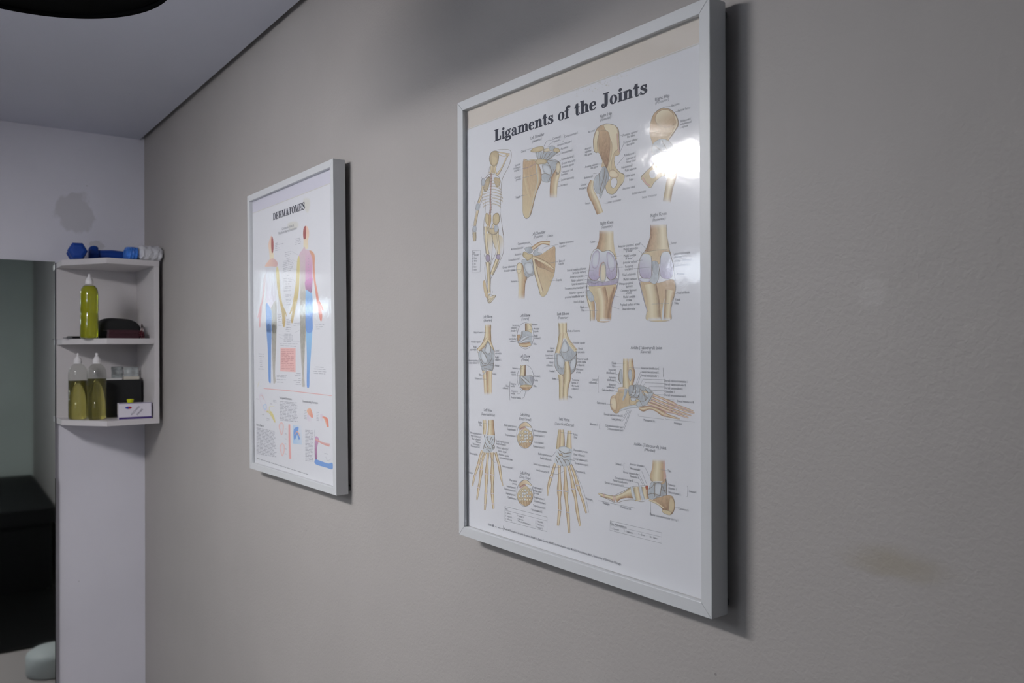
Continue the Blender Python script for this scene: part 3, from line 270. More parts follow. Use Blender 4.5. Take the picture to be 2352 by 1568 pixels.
('X', 'A  Shoulder', (313, 4617), 32, 'L', 't', 0, 0, 0),('X', 'B  Elbow', (313, 4570), 31, 'L', 't', 0, 0, 0),('X', 'C  Wrist', (312, 4524), 32, 'L', 't', 0, 0, 0),('X', 'D  Hip', (312, 4477), 31, 'L', 't', 0, 0, 0),('X', 'E  Knee', (312, 4429), 32, 'L', 't', 0, 0, 0),('X', 'F  Ankle', (311, 4383), 32, 'L', 't', 0, 0, 0),('X', 'E', (644, 4589), 35, 'L', 't', 0, 0, 0),('X', 'F', (871, 3987), 35, 'L', 't', 0, 0, 0),
('X', 'Left Shoulder', (1888, 4800), 45, 'L', 't', 1, 322, 0),('X', '(Posterior)', (1933, 4750), 41, 'L', 't', 0, 226, 1),('P',2,'o',[(2113,4499),(2268,4550),(2419,4584),(2431,4471),(2430,4311),(2404,4185),(2315,4038),(2239,3921),(2161,3875),(2084,3903),(2032,4029),(1954,4199),(1902,4351),(1889,4443),(1942,4480)],'y',(2381,4540),(2123,3893),1),('S',3,['y','l','d'],[(1903,4447),(1945,4260),(2027,4089),(2085,3938)],[(1955,4449),(2017,4266),(2090,4097),(2160,3947)],0),
('P',3,'d',[(1955,4438),(2087,4386),(2266,4299),(2405,4249),(2367,4212),(2189,4281),(2034,4325)],'o',(1969,4429),(2317,4239),1),('S',4,['l','y','d'],[(1902,4465),(2046,4412),(2225,4344),(2403,4251)],[(1930,4500),(2075,4447),(2257,4372),(2419,4262)],0),('S',4,['o','y'],[(2132,4490),(2273,4527),(2424,4565)],[(2120,4505),(2262,4541),(2414,4579)],0),('S',5,['d','o','l','o','d'],[(1921,4578),(2008,4609),(2103,4640),(2179,4639),(2301,4609)],[(1872,4622),(1958,4658),(2074,4689),(2179,4688),(2312,4677)],0),
('P',4,'w',[(1728,4632),(1890,4626),(1916,4573),(1849,4538),(1768,4562),(1728,4590)],'q',(1741,4623),(1863,4545),1),('B',4,'q','w',[(1916,4540),(1969,4577),(2049,4603),(2022,4539),(2126,4514),(2087,4493),(1956,4496)],(2018,4537)),('B',6,'e','y',[(1666,4546),(1700,4576),(1768,4553),(1822,4532),(1903,4517),(1916,4482),(1849,4447),(1781,4435),(1727,4473),(1672,4503)],(1781,4506)),('P',4,'w',[(1631,4439),(1713,4458),(1795,4426),(1902,4434),(1928,4283),(1927,4209),(1834,4190),(1793,4176),(1725,4197),(1685,4283),(1671,4368)],'q',(1726,4406),(1874,4204),1),
('B',5,'q','h',[(1699,4383),(1862,4396),(1915,4284),(1861,4221),(1766,4253)],(1821,4307)),('S',3,['b','l','b','o','d'],[(1548,4407),(1528,4316),(1539,4220),(1552,4126),(1554,3998),(1546,3862)],[(1630,4410),(1703,4328),(1773,4216),(1731,4110),(1714,3986),(1707,3853)],2),('B',4,'y','l',[(1533,4404),(1589,4417),(1637,4380),(1630,4304),(1574,4249),(1518,4295)],(1580,4342)),('S',5,['n'],[(1523,4252),(1517,4346),(1544,4402),(1601,4411),(1667,4368),(1687,4266),(1761,4178),(1706,4082)],[(1513,4253),(1507,4347),(1536,4406),(1604,4417),(1676,4369),(1696,4267),(1771,4177),(1715,4079)],0),
('S',5,['n'],[(1898,4434),(1950,4223),(2028,4029),(2079,3903)],[(1907,4434),(1959,4224),(2037,4030),(2088,3904)],0),('X', 'Coracoid process', (1837, 4689), 36, 'R', 't', 0, 0, 0),('X', 'Acromioclavicular l.', (1707, 4624), 37, 'R', 't', 0, 0, 0),('X', 'Acromion', (1631, 4533), 37, 'R', 't', 0, 0, 0),('X', 'Coracohumeral l.', (1603, 4461), 38, 'R', 't', 0, 0, 0),('X', 'Greater tuberosity', (1469, 4360), 37, 'R', 't', 0, 0, 0),
('X', 'Articular capsule', (1473, 4302), 37, 'R', 't', 0, 0, 0),('X', 'Humerus', (1517, 4127), 37, 'R', 't', 0, 0, 0),('X', 'Clavicle', (2262, 4737), 35, 'L', 't', 0, 0, 0),('X', 'Superior transverse', (2518, 4607), 35, 'L', 't', 0, 0, 0),('X', 'scapular l.', (2524, 4560), 35, 'L', 't', 0, 0, 0),('X', 'Spine of', (2511, 4351), 35, 'L', 't', 0, 0, 0),('X', 'scapula', (2504, 4314), 35, 'L', 't', 0, 0, 0),
('X', 'Scapula', (2453, 4083), 35, 'L', 't', 0, 0, 0),('S',5,['t'],[(1841,4691),(1894,4645)],[(1846,4693),(1899,4647)],0),('S',5,['t'],[(2247,4735),(2234,4699)],[(2253,4733),(2240,4698)],0),('S',5,['t'],[(2499,4607),(2203,4598),(2137,4563)],[(2500,4603),(2205,4594),(2142,4560)],0),('S',5,['t'],[(1645,4545),(1686,4542)],[(1645,4549),(1686,4546)],0),('S',5,['t'],[(2498,4362),(2317,4362)],[(2499,4358),(2318,4358)],0),
('S',5,['t'],[(1476,4377),(1532,4367)],[(1477,4381),(1533,4371)],0),('S',5,['t'],[(1477,4313),(1616,4313)],[(1476,4317),(1616,4317)],0),('S',5,['t'],[(1521,4140),(1573,4133)],[(1522,4144),(1574,4137)],0),('S',5,['t'],[(2441,4096),(2303,4097)],[(2441,4093),(2303,4093)],0),('X', 'Right Knee', (3375, 4781), 44, 'L', 't', 1, 255, 0),('X', '(Anterior)', (3396, 4731), 38, 'L', 't', 0, 213, 1),('X', 'Right Knee', (4304, 4777), 41, 'L', 't', 1, 268, 0),
('X', '(Posterior)', (4329, 4719), 36, 'L', 't', 0, 219, 1),('S',2,['d','o','b','l','b'],[(3356,4720),(3349,4587),(3293,4467),(3246,4339)],[(3632,4687),(3631,4550),(3654,4423),(3698,4302)],1),('P',3,'u',[(3262,4464),(3339,4468),(3415,4424),(3536,4429),(3625,4380),(3676,4283),(3697,4179),(3682,4087),(3623,4035),(3534,4045),(3489,4100),(3482,4215),(3460,4269),(3415,4278),(3376,4244),(3360,4098),(3306,4049),(3213,4049),(3142,4102),(3151,4218),(3183,4344),(3207,4416)],'h',(3291,4060),(3293,4419),1),
('B',4,'u','h',[(3246,4423),(3324,4448),(3362,4392),(3338,4268),(3291,4208),(3214,4235),(3207,4342)],(3283,4331)),('B',4,'u','h',[(3506,4400),(3595,4372),(3654,4285),(3653,4182),(3579,4146),(3520,4233)],(3585,4270)),('S',5,['d','p'],[(3378,4096),(3391,4199),(3405,4247),(3451,4275)],[(3342,4100),(3352,4206),(3379,4260),(3439,4286)],0),('B',6,'q','l',[(3384,4222),(3430,4271),(3475,4237),(3486,4100),(3459,4019),(3398,4012),(3371,4077)],(3429,4134)),
('P',4,'q',[(3134,4070),(3383,4023),(3504,4016),(3696,4046),(3681,3975),(3473,3966),(3165,3978)],'u',(3134,4070),(3134,3974),1),('P',3,'y',[(3150,3979),(3382,3966),(3681,3964),(3659,3853),(3592,3742),(3569,3629),(3561,3485),(3311,3490),(3296,3638),(3274,3745),(3196,3854)],'o',(3259,3957),(3620,3525),1),('S',4,['y','l','o','d'],[(3292,3930),(3359,3757),(3357,3489)],[(3471,3949),(3525,3761),(3523,3485)],2),
('S',4,['o','d','o'],[(3631,3941),(3518,3741),(3471,3490)],[(3673,3930),(3606,3725),(3575,3481)],2),('S',4,['b','l','b','o','d'],[(3095,3896),(3111,3761),(3159,3640),(3158,3493)],[(3140,3904),(3248,3778),(3262,3642),(3261,3491)],2),('B',5,'q','w',[(3102,3901),(3149,3920),(3227,3852),(3250,3777),(3180,3759),(3117,3826)],(3171,3839)),('S',5,['n'],[(3259,4466),(3196,4407),(3164,4282),(3131,4113),(3107,4008),(3082,3880),(3129,3750),(3176,3620),(3175,3493)],[(3265,4463),(3202,4405),(3171,4281),(3138,4112),(3114,4007),(3089,3880),(3136,3751),(3183,3621),(3182,3493)],0),
('S',5,['v'],[(3679,4292),(3722,4156),(3721,4034),(3662,3874),(3588,3702),(3565,3588)],[(3687,4293),(3730,4156),(3729,4033),(3670,3872),(3596,3700),(3573,3587)],0),('S',5,['v'],[(3123,4114),(3107,4008),(3098,3901)],[(3130,4113),(3114,4007),(3105,3901)],0),('S',5,['n'],[(3263,4461),(3338,4465),(3415,4421),(3535,4426),(3621,4378),(3671,4282),(3692,4179),(3677,4088)],[(3261,4467),(3340,4471),(3416,4427),(3537,4432),(3628,4381),(3680,4283),(3701,4178),(3686,4087)],0),
('S',5,['n'],[(3147,4099),(3211,4046),(3308,4046),(3364,4085)],[(3154,4103),(3215,4052),(3304,4052),(3357,4090)],0),('S',5,['n'],[(3500,4076),(3562,4029),(3656,4045),(3699,4095)],[(3508,4081),(3565,4037),(3649,4052),(3689,4099)],0),('S',5,['v'],[(3164,4028),(3260,4001),(3369,4021)],[(3167,4034),(3259,4008),(3366,4027)],0),('S',2,['d','o','b','l','b'],[(4295,4690),(4294,4557),(4252,4452),(4198,4355)],[(4564,4666),(4576,4527),(4603,4401),(4628,4288)],1),
('P',3,'y',[(4156,4324),(4297,4351),(4584,4344),(4622,4264),(4468,4181),(4310,4193),(4230,4258)],'o',(4297,4351),(4558,4174),1),('P',4,'u',[(4156,4314),(4230,4322),(4297,4292),(4317,4192),(4316,4046),(4269,4000),(4161,4016),(4107,4089),(4107,4209)],'h',(4120,4029),(4230,4298),1),('P',4,'u',[(4475,4277),(4520,4321),(4597,4314),(4641,4244),(4672,4127),(4659,4014),(4582,3980),(4467,4026),(4455,4162)],'h',(4557,3982),(4559,4308),1),
('P',5,'q',[(4317,4212),(4416,4204),(4441,4086),(4428,3990),(4375,3935),(4296,3959),(4282,3999),(4336,4074)],'w',(4323,4192),(4401,3953),1),('P',3,'o',[(4120,3979),(4282,3979),(4427,3941),(4659,3975),(4708,3877),(4695,3783),(4645,3690),(4625,3595),(4618,3471),(4240,3480),(4227,3608),(4174,3788)],'y',(4557,3934),(4293,3479),1),('S',4,['y','l','y','d'],[(4196,3932),(4248,3718),(4246,3476)],[(4393,3947),(4445,3725),(4471,3478)],2),
('S',4,['d','y','l','o'],[(4544,3856),(4537,3718),(4520,3476)],[(4695,3832),(4651,3705),(4627,3469)],2),('S',6,['h'],[(4525,3743),(4493,3600),(4480,3475)],[(4530,3743),(4519,3598),(4513,3473)],0),('B',5,'u','h',[(4106,4020),(4282,4009),(4269,3965),(4134,3978)],(4198,3993)),('S',5,['n'],[(4296,4684),(4282,4490),(4214,4379),(4133,4307),(4084,4191),(4076,4051),(4117,3909),(4170,3758),(4231,3607)],[(4302,4683),(4288,4488),(4220,4376),(4138,4304),(4090,4190),(4082,4051),(4123,3910),(4176,3759),(4236,3609)],0),
('S',5,['v'],[(4088,4010),(4142,3828),(4196,3687),(4236,3587)],[(4097,4011),(4151,3829),(4205,3689),(4244,3589)],0),('S',5,['n'],[(4564,4653),(4576,4460),(4619,4302),(4669,4165),(4694,4011),(4712,3877),(4680,3746),(4629,3615)],[(4569,4653),(4581,4460),(4625,4303),(4675,4165),(4699,4011),(4717,3877),(4685,3745),(4634,3614)],0),('S',5,['n'],[(4104,4068),(4160,4018),(4282,4006)],[(4110,4071),(4163,4024),(4283,4012)],0),
('S',5,['n'],[(4464,4278),(4450,4144),(4424,4029)],[(4472,4277),(4458,4142),(4432,4028)],0),('S',5,['n'],[(4313,4290),(4312,4036)],[(4321,4290),(4320,4036)],0),('X', 'Femur', (3278, 4558), 34, 'R', 't', 0, 0, 0),('X', 'Lateral condyle of femur', (3087, 4206), 35, 'R', 't', 0, 0, 0),('X', '(articular surface)', (3090, 4163), 35, 'R', 't', 0, 0, 0),('X', 'Anterior cruciate l.', (3063, 4107), 35, 'R', 't', 0, 0, 0),
('X', 'Fibular collateral l.', (3058, 4054), 34, 'R', 't', 0, 0, 0),('X', 'Lateral meniscus', (3058, 4004), 35, 'R', 't', 0, 0, 0),('X', 'Transverse intermeniscal l.', (3054, 3949), 34, 'R', 't', 0, 0, 0),('X', 'Anterior capsule of', (3054, 3882), 35, 'R', 't', 0, 0, 0),('X', 'proximal tibiofibular joint', (3053, 3828), 35, 'R', 't', 0, 0, 0),('X', 'Head of fibula', (3053, 3753), 35, 'R', 't', 0, 0, 0),
('X', 'Fibula', (3053, 3676), 35, 'R', 't', 0, 0, 0),('X', 'Tibia', (3052, 3633), 35, 'R', 't', 0, 0, 0),('X', 'Anterior cruciate l. attach', (4115, 4446), 33, 'R', 't', 0, 0, 0),('X', 'Medial epicondyle', (4081, 4400), 32, 'R', 't', 0, 0, 0),('X', 'of femur', (3984, 4373), 32, 'R', 't', 0, 0, 0),('X', 'Medial condyle', (4046, 4313), 33, 'R', 't', 0, 0, 0),('X', 'of femur', (3983, 4278), 33, 'R', 't', 0, 0, 0),
('X', '(articular surface)', (4066, 4228), 32, 'R', 't', 0, 0, 0),('X', 'Posterior', (3990, 4173), 33, 'R', 't', 0, 0, 0),('X', 'cruciate l.', (3989, 4139), 33, 'R', 't', 0, 0, 0),('X', 'Tibial collateral l.', (4045, 4068), 32, 'R', 't', 0, 0, 0),('X', 'Medial meniscus', (4054, 4007), 32, 'R', 't', 0, 0, 0),('X', 'Oblique popliteal', (3988, 3955), 32, 'R', 't', 0, 0, 0),('X', 'ligament', (3981, 3917), 33, 'R', 't', 0, 0, 0),
('X', 'Coronary ligament', (4051, 3863), 33, 'R', 't', 0, 0, 0),('X', 'of knee', (3967, 3828), 32, 'R', 't', 0, 0, 0),('X', 'Medial condyle', (4029, 3779), 32, 'R', 't', 0, 0, 0),('X', 'of tibia', (3966, 3737), 33, 'R', 't', 0, 0, 0),('X', 'Popliteal surface of tibia', (4105, 3680), 32, 'R', 't', 0, 0, 0),('X', 'Tibial tuberosity', (4022, 3623), 32, 'R', 't', 0, 0, 0),('X', 'Femur', (4642, 4404), 31, 'L', 't', 0, 0, 0),
('X', 'Lateral epicondyle', (4685, 4268), 31, 'L', 't', 0, 0, 0),('X', 'of femur', (4691, 4228), 31, 'L', 't', 0, 0, 0),('X', 'Fibular collateral l.', (4710, 4181), 31, 'L', 't', 0, 0, 0),('X', 'Lateral meniscus', (4709, 4124), 31, 'L', 't', 0, 0, 0),('X', 'Popliteus', (4734, 4018), 31, 'L', 't', 0, 0, 0),('X', 'Head of fibula', (4733, 3789), 31, 'L', 't', 0, 0, 0),('X', 'Fibula', (4707, 3707), 31, 'L', 't', 0, 0, 0),
('X', 'Tibia', (4688, 3664), 31, 'L', 't', 0, 0, 0),('S',5,['t'],[(3289,4561),(3340,4556)],[(3289,4565),(3340,4560)],0),('S',5,['t'],[(3095,4186),(3245,4180)],[(3095,4190),(3245,4184)],0),('S',5,['t'],[(3068,4121),(3291,4120)],[(3068,4124),(3291,4123)],0),('S',5,['t'],[(3063,4068),(3118,4064)],[(3063,4071),(3118,4068)],0),('S',5,['t'],[(3063,4014),(3150,4014)],[(3062,4018),(3150,4018)],0),('S',5,['t'],[(3062,3966),(3383,3964)],[(3062,3969),(3382,3967)],0),
('S',5,['t'],[(3062,3850),(3149,3846)],[(3062,3853),(3149,3849)],0),('S',5,['t'],[(3060,3681),(3140,3675)],[(3061,3685),(3140,3679)],0),('S',5,['t'],[(3060,3640),(3327,3631)],[(3060,3643),(3327,3635)],0),('S',5,['t'],[(4107,4481),(4222,4386)],[(4110,4483),(4226,4388)],0),('S',5,['t'],[(4086,4378),(4154,4332)],[(4089,4380),(4157,4335)],0),('S',5,['t'],[(3777,4338),(3595,4343)],[(3778,4334),(3595,4339)],0),
('S',5,['t'],[(4069,4250),(4162,4247)],[(4069,4253),(4162,4250)],0),('S',5,['t'],[(3813,4187),(3505,4194)],[(3813,4184),(3505,4191)],0),('S',5,['t'],[(4004,4150),(4297,4148)],[(4003,4153),(4296,4151)],0),('S',5,['t'],[(3798,3972),(3682,3992)],[(3797,3968),(3681,3988)],0),('S',5,['t'],[(3739,3799),(3622,3825)],[(3738,3796),(3621,3822)],0),('S',5,['t'],[(3739,3641),(3592,3682)],[(3737,3638),(3591,3679)],0),
('S',5,['t'],[(4597,4413),(4628,4401)],[(4598,4416),(4630,4404)],0),('S',5,['t'],[(4683,3801),(4726,3794)],[(4683,3804),(4727,3797)],0),('S',5,['t'],[(4314,3682),(4607,3679)],[(4314,3685),(4606,3682)],0),('X', 'Left Elbow', (610, 3596), 48, 'L', 't', 1, 259, 0),('X', '(Anterior)', (628, 3540), 45, 'L', 't', 0, 222, 1),('X', 'Left Elbow', (1593, 3593), 45, 'L', 't', 1, 252, 0),('X', '(Lateral)', (1629, 3539), 42, 'L', 't', 0, 180, 1),
('X', 'Left Elbow', (2469, 3592), 43, 'L', 't', 1, 257, 0),('X', '(Posterior)', (2481, 3537), 40, 'L', 't', 0, 228, 1),('X', 'Left Elbow', (1584, 2977), 45, 'L', 't', 1, 256, 0),('X', '(Medial)', (1622, 2923), 43, 'L', 't', 0, 184, 1),('S',2,['e','l','y','o','d'],[(658,3502),(659,3378),(642,3277),(601,3222)],[(828,3498),(826,3376),(833,3264),(817,3190)],1),('S',3,['o','l','y','d'],[(699,3284),(591,3194),(426,3097)],[(778,3256),(679,3154),(502,3055)],0),
('S',3,['l','y','o'],[(739,3243),(817,3158),(876,3052)],[(774,3254),(861,3169),(928,3063)],0),('P',3,'w',[(747,3227),(820,3142),(911,3058),(910,2952),(873,2760),(707,2767),(576,2752),(520,2859),(464,3032),(559,3076),(654,3131)],'q',(521,3054),(891,2782),1),('B',4,'q','h',[(747,3217),(820,3121),(801,3035),(727,3019),(653,3066),(691,3142)],(740,3100)),('B',4,'q','h',[(559,3076),(634,3034),(718,2949),(708,2874),(614,2872),(539,2968)],(629,2962)),
('S',6,['n'],[(743,3228),(686,3143),(648,3066),(726,3016),(806,3034),(825,3121),(752,3228)],[(752,3226),(696,3141),(658,3067),(729,3021),(797,3037),(816,3120),(743,3226)],0),('S',6,['n'],[(554,3077),(535,2967),(611,2870),(702,2866),(722,2928),(638,3025),(563,3078)],[(564,3076),(544,2969),(618,2874),(695,2870),(713,2927),(630,3022),(555,3075)],0),('S',6,['n'],[(497,2944),(611,2837),(748,2851),(851,2950),(852,3057)],[(506,2947),(617,2842),(742,2855),(842,2951),(843,3057)],0),
('S',6,['n'],[(539,2814),(671,2827),(801,2852),(893,2864)],[(538,2819),(669,2833),(799,2857),(891,2869)],0),('S',6,['n'],[(579,2750),(652,2784),(743,2775),(853,2757)],[(573,2755),(650,2789),(746,2781),(856,2762)],0),('S',2,['o','y','l','d'],[(576,2748),(611,2622),(635,2355)],[(688,2759),(708,2629),(718,2361)],2),('S',2,['d','o','y','l','o'],[(698,2752),(697,2627),(699,2359)],[(864,2753),(845,2631),(839,2366)],2),
('S',5,['w','q'],[(685,2771),(602,2692)],[(710,2762),(624,2685)],0),('S',5,['n'],[(906,3058),(906,2952),(868,2760)],[(916,3058),(915,2952),(878,2760)],0),('S',5,['e'],[(654,3486),(640,3293),(555,3175),(440,3093),(458,3032)],[(665,3485),(651,3292),(565,3172),(450,3091),(469,3033)],0),('S',5,['e'],[(823,3483),(816,3269),(870,3141),(910,3057)],[(833,3482),(827,3270),(880,3143),(920,3058)],0),('P',1,'W',[(1924,3302),(1911,3235),(1876,3176),(1823,3131),(1757,3108),(1687,3107),(1620,3131),(1565,3175),(1529,3236),(1517,3305),(1530,3374),(1567,3434),(1622,3478),(1689,3500),(1759,3499),(1825,3474),(1878,3429),(1912,3369)],None,0,0,1),
('S',6,['t'],[(1920,3302),(1908,3235),(1873,3177),(1821,3133),(1756,3110),(1688,3109),(1622,3132),(1568,3176),(1533,3236),(1521,3305),(1534,3373),(1570,3433),(1624,3476),(1690,3498),(1758,3497),(1823,3473),(1875,3428),(1909,3369),(1920,3302)],[(1927,3302),(1915,3234),(1880,3175),(1825,3130),(1758,3105),(1685,3105),(1617,3129),(1562,3174),(1526,3235),(1513,3305),(1526,3374),(1563,3435),(1619,3480),(1688,3503),(1760,3501),(1828,3476),(1881,3430),(1916,3370),(1927,3302)],0),
('P',1,'W',[(1920,2670),(1908,2602),(1873,2542),(1819,2495),(1753,2469),(1683,2466),(1616,2486),(1561,2529),(1525,2588),(1513,2657),(1526,2726),(1563,2788),(1618,2834),(1685,2859),(1756,2860),(1821,2838),(1874,2796),(1908,2737)],None,0,0,1),('S',6,['t'],[(1916,2670),(1904,2603),(1869,2543),(1817,2497),(1752,2471),(1684,2468),(1618,2488),(1564,2530),(1529,2589),(1517,2657),(1530,2726),(1566,2787),(1620,2832),(1686,2857),(1755,2858),(1819,2837),(1871,2794),(1905,2737),(1916,2670)],[(1924,2670),(1911,2602),(1876,2541),(1822,2494),(1754,2467),(1682,2463),(1613,2484),(1558,2528),(1522,2587),(1509,2656),(1522,2726),(1559,2789),(1615,2835),(1684,2861),(1757,2863),(1824,2840),(1877,2797),(1912,2738),(1924,2671)],0),
('S',2,['d','y','l','y'],[(1728,3490),(1732,3386),(1723,3288)],[(1867,3491),(1878,3384),(1869,3282)],0),('S',3,['d','n'],[(1713,3492),(1714,3376)],[(1752,3491),(1740,3376)],0),('P',3,'q',[(1624,3367),(1724,3376),(1869,3344),(1885,3245),(1852,3175),(1557,3185),(1540,3236),(1607,3286)],'w',(1574,3205),(1821,3335),1),('S',4,['n','w','h','q'],[(1568,3187),(1708,3249),(1814,3281)],[(1546,3203),(1672,3282),(1795,3309)],0),
('S',4,['n','w','h','q'],[(1579,3177),(1730,3205),(1869,3215)],[(1568,3192),(1716,3245),(1869,3235)],0),('B',4,'d','o',[(1521,3317),(1599,3317),(1574,3266),(1540,3205),(1520,3256)],(1551,3272)),('S',5,['o','y','o','d'],[(1561,3154),(1708,3134),(1861,3160)],[(1569,3195),(1703,3195),(1844,3209)],0),('S',5,['w','n'],[(1625,3369),(1592,3290),(1530,3208)],[(1657,3364),(1623,3282),(1551,3202)],0),('P',4,'o',[(1573,3175),(1706,3165),(1844,3175),(1787,3140),(1706,3132),(1623,3142)],'d',(1706,3175),(1706,3129),1),
('S',2,['e','l','y','d'],[(1596,2855),(1588,2761),(1571,2682)],[(1729,2858),(1736,2760),(1719,2676)],0),('S',3,['d','n'],[(1699,2858),(1690,2691)],[(1735,2858),(1723,2691)],0),('P',3,'q',[(1570,2677),(1653,2690),(1768,2703),(1882,2707),(1917,2668),(1881,2567),(1718,2541),(1586,2555),(1562,2626)],'w',(1586,2566),(1849,2676),1),('S',4,['h','w','n'],[(1604,2676),(1717,2618),(1820,2576)],[(1637,2701),(1753,2646),(1845,2595)],0),
('S',4,['n','w'],[(1759,2577),(1669,2638),(1613,2672)],[(1743,2567),(1637,2620),(1594,2663)],0),('B',4,'q','g',[(1817,2695),(1914,2688),(1913,2618),(1881,2587)],(1881,2647)),('S',5,['o','y','e'],[(1604,2521),(1735,2524),(1863,2532)],[(1601,2551),(1735,2568),(1866,2562)],0),('P',4,'d',[(1586,2540),(1718,2536),(1881,2552),(1816,2500),(1718,2480),(1636,2497)],'o',(1619,2537),(1783,2483),1),('S',2,['e','l','y','l','o'],[(2501,3492),(2512,3355),(2509,3256)],[(2680,3490),(2673,3357),(2698,3265)],1),
('S',3,['e','y','l','o'],[(2517,3342),(2480,3211),(2427,3057)],[(2604,3333),(2581,3197),(2514,3044)],0),('S',3,['l','y','l','o'],[(2615,3328),(2676,3232),(2744,3151),(2848,3068)],[(2682,3345),(2735,3251),(2809,3181),(2903,3097)],0),('P',2,'w',[(2626,3242),(2705,3185),(2777,3129),(2882,3073),(2882,2952),(2846,2830),(2775,2763),(2732,2884),(2646,2939),(2617,2863),(2601,2720),(2454,2801),(2403,2906),(2411,3041),(2515,3080)],'q',(2486,3070),(2817,2792),1),
('B',4,'q','h',[(2630,3232),(2705,3157),(2705,3081),(2632,3060),(2545,3080),(2575,3166)],(2632,3129)),('B',4,'q','h',[(2470,3032),(2559,3014),(2632,2929),(2587,2824),(2484,2879),(2448,2974)],(2530,2942)),('B',4,'q','h',[(2761,2931),(2847,2980),(2874,2924),(2832,2830),(2775,2810)],(2818,2895)),('S',6,['n'],[(2526,3079),(2585,2994),(2645,2956),(2763,2948),(2885,3034)],[(2533,3081),(2591,2996),(2648,2960),(2760,2952),(2879,3038)],0),
('S',6,['n'],[(2515,3068),(2647,3058),(2721,3089)],[(2516,3073),(2646,3063),(2717,3093)],0),('S',6,['n'],[(2467,3032),(2466,2878),(2510,2821)],[(2474,3032),(2473,2879),(2517,2823)],0),('S',6,['n'],[(2399,3041),(2399,2905),(2451,2800),(2599,2718)],[(2407,3041),(2406,2906),(2458,2803),(2604,2722)],0),('S',6,['n'],[(2879,3073),(2878,2924),(2842,2813),(2758,2755)],[(2886,3073),(2885,2924),(2849,2811),(2763,2751)],0),
('S',5,['e'],[(2498,3481),(2490,3281),(2467,3166),(2414,3051)],[(2507,3481),(2498,3280),(2476,3165),(2423,3050)],0),('S',5,['e'],[(2671,3478),(2680,3307),(2759,3193),(2879,3090)],[(2679,3478),(2689,3308),(2766,3196),(2886,3094)],0),('S',5,['e','y','l','y','d'],[(2632,2927),(2624,2823),(2616,2696),(2593,2552),(2588,2369)],[(2718,2933),(2753,2830),(2760,2693),(2709,2550),(2698,2373)],2),('S',4,['e','y','l','d'],[(2477,2741),(2501,2640),(2501,2363)],[(2608,2752),(2612,2645),(2595,2368)],2),
('S',4,['q','h'],[(2740,2912),(2756,2809)],[(2782,2914),(2779,2810)],0),('X', 'Body of humerus', (618, 3353), 35, 'R', 't', 0, 0, 0),('X', 'Articular capsule', (531, 3200), 35, 'R', 't', 0, 0, 0),('X', 'Medial', (416, 3113), 35, 'R', 't', 0, 0, 0),('X', 'epicondyle', (410, 3073), 36, 'R', 't', 0, 0, 0),('X', 'Anterior bundle of', (478, 2891), 36, 'R', 't', 0, 0, 0),('X', 'the ulnar collateral l.', (478, 2852), 36, 'R', 't', 0, 0, 0),
('X', 'Ulna', (556, 2665), 36, 'R', 't', 0, 0, 0),('X', 'Oblique cord', (575, 2601), 35, 'R', 't', 0, 0, 0),('X', 'Accessory', (1555, 3451), 33, 'R', 't', 0, 0, 0),('X', 'collateral l.', (1525, 3413), 33, 'R', 't', 0, 0, 0),('X', 'Annular l.', (1504, 3368), 34, 'R', 't', 0, 0, 0),('X', 'Radius', (1482, 3295), 33, 'R', 't', 0, 0, 0),('X', 'Lateral ulnar', (1498, 3246), 33, 'R', 't', 0, 0, 0),('X', 'collateral l.', (1506, 3207), 34, 'R', 't', 0, 0, 0),
('X', 'Humerus', (1534, 2793), 33, 'R', 't', 0, 0, 0),('X', 'Articular', (1478, 2731), 33, 'R', 't', 0, 0, 0),('X', 'capsule', (1483, 2698), 34, 'R', 't', 0, 0, 0),('X', 'Ulnar', (1306, 2513), 34, 'R', 't', 0, 0, 0),('X', 'collateral l.', (1306, 2478), 34, 'R', 't', 0, 0, 0),('X', 'Lateral', (2401, 3106), 31, 'R', 't', 0, 0, 0),('X', 'epicondyle', (2384, 3064), 31, 'R', 't', 0, 0, 0),('X', 'Lateral ulnar', (2378, 3002), 31, 'R', 't', 0, 0, 0),
('X', 'collateral l.', (2380, 2961), 32, 'R', 't', 0, 0, 0),('X', 'Radial', (2374, 2898), 31, 'R', 't', 0, 0, 0),('X', 'collateral l.', (2374, 2855), 32, 'R', 't', 0, 0, 0),('X', 'Annular l.', (2424, 2774), 31, 'R', 't', 0, 0, 0),('X', 'Radius', (2439, 2667), 31, 'R', 't', 0, 0, 0),('X', 'Lateral', (944, 3060), 34, 'L', 't', 0, 0, 0),('X', 'epicondyle', (943, 3018), 34, 'L', 't', 0, 0, 0),('X', 'Radial', (943, 2954), 35, 'L', 't', 0, 0, 0),
('X', 'collateral l.', (937, 2916), 35, 'L', 't', 0, 0, 0),('X', 'Annular l.', (928, 2823), 34, 'L', 't', 0, 0, 0),('X', 'Radius', (872, 2686), 35, 'L', 't', 0, 0, 0),('X', 'Humerus', (1883, 3456), 32, 'L', 't', 0, 0, 0),('X', 'Articular', (1927, 3393), 33, 'L', 't', 0, 0, 0),('X', 'capsule', (1934, 3356), 32, 'L', 't', 0, 0, 0),('X', 'Radial', (1933, 3290), 32, 'L', 't', 0, 0, 0),('X', 'collateral l.', (1936, 3252), 33, 'L', 't', 0, 0, 0),
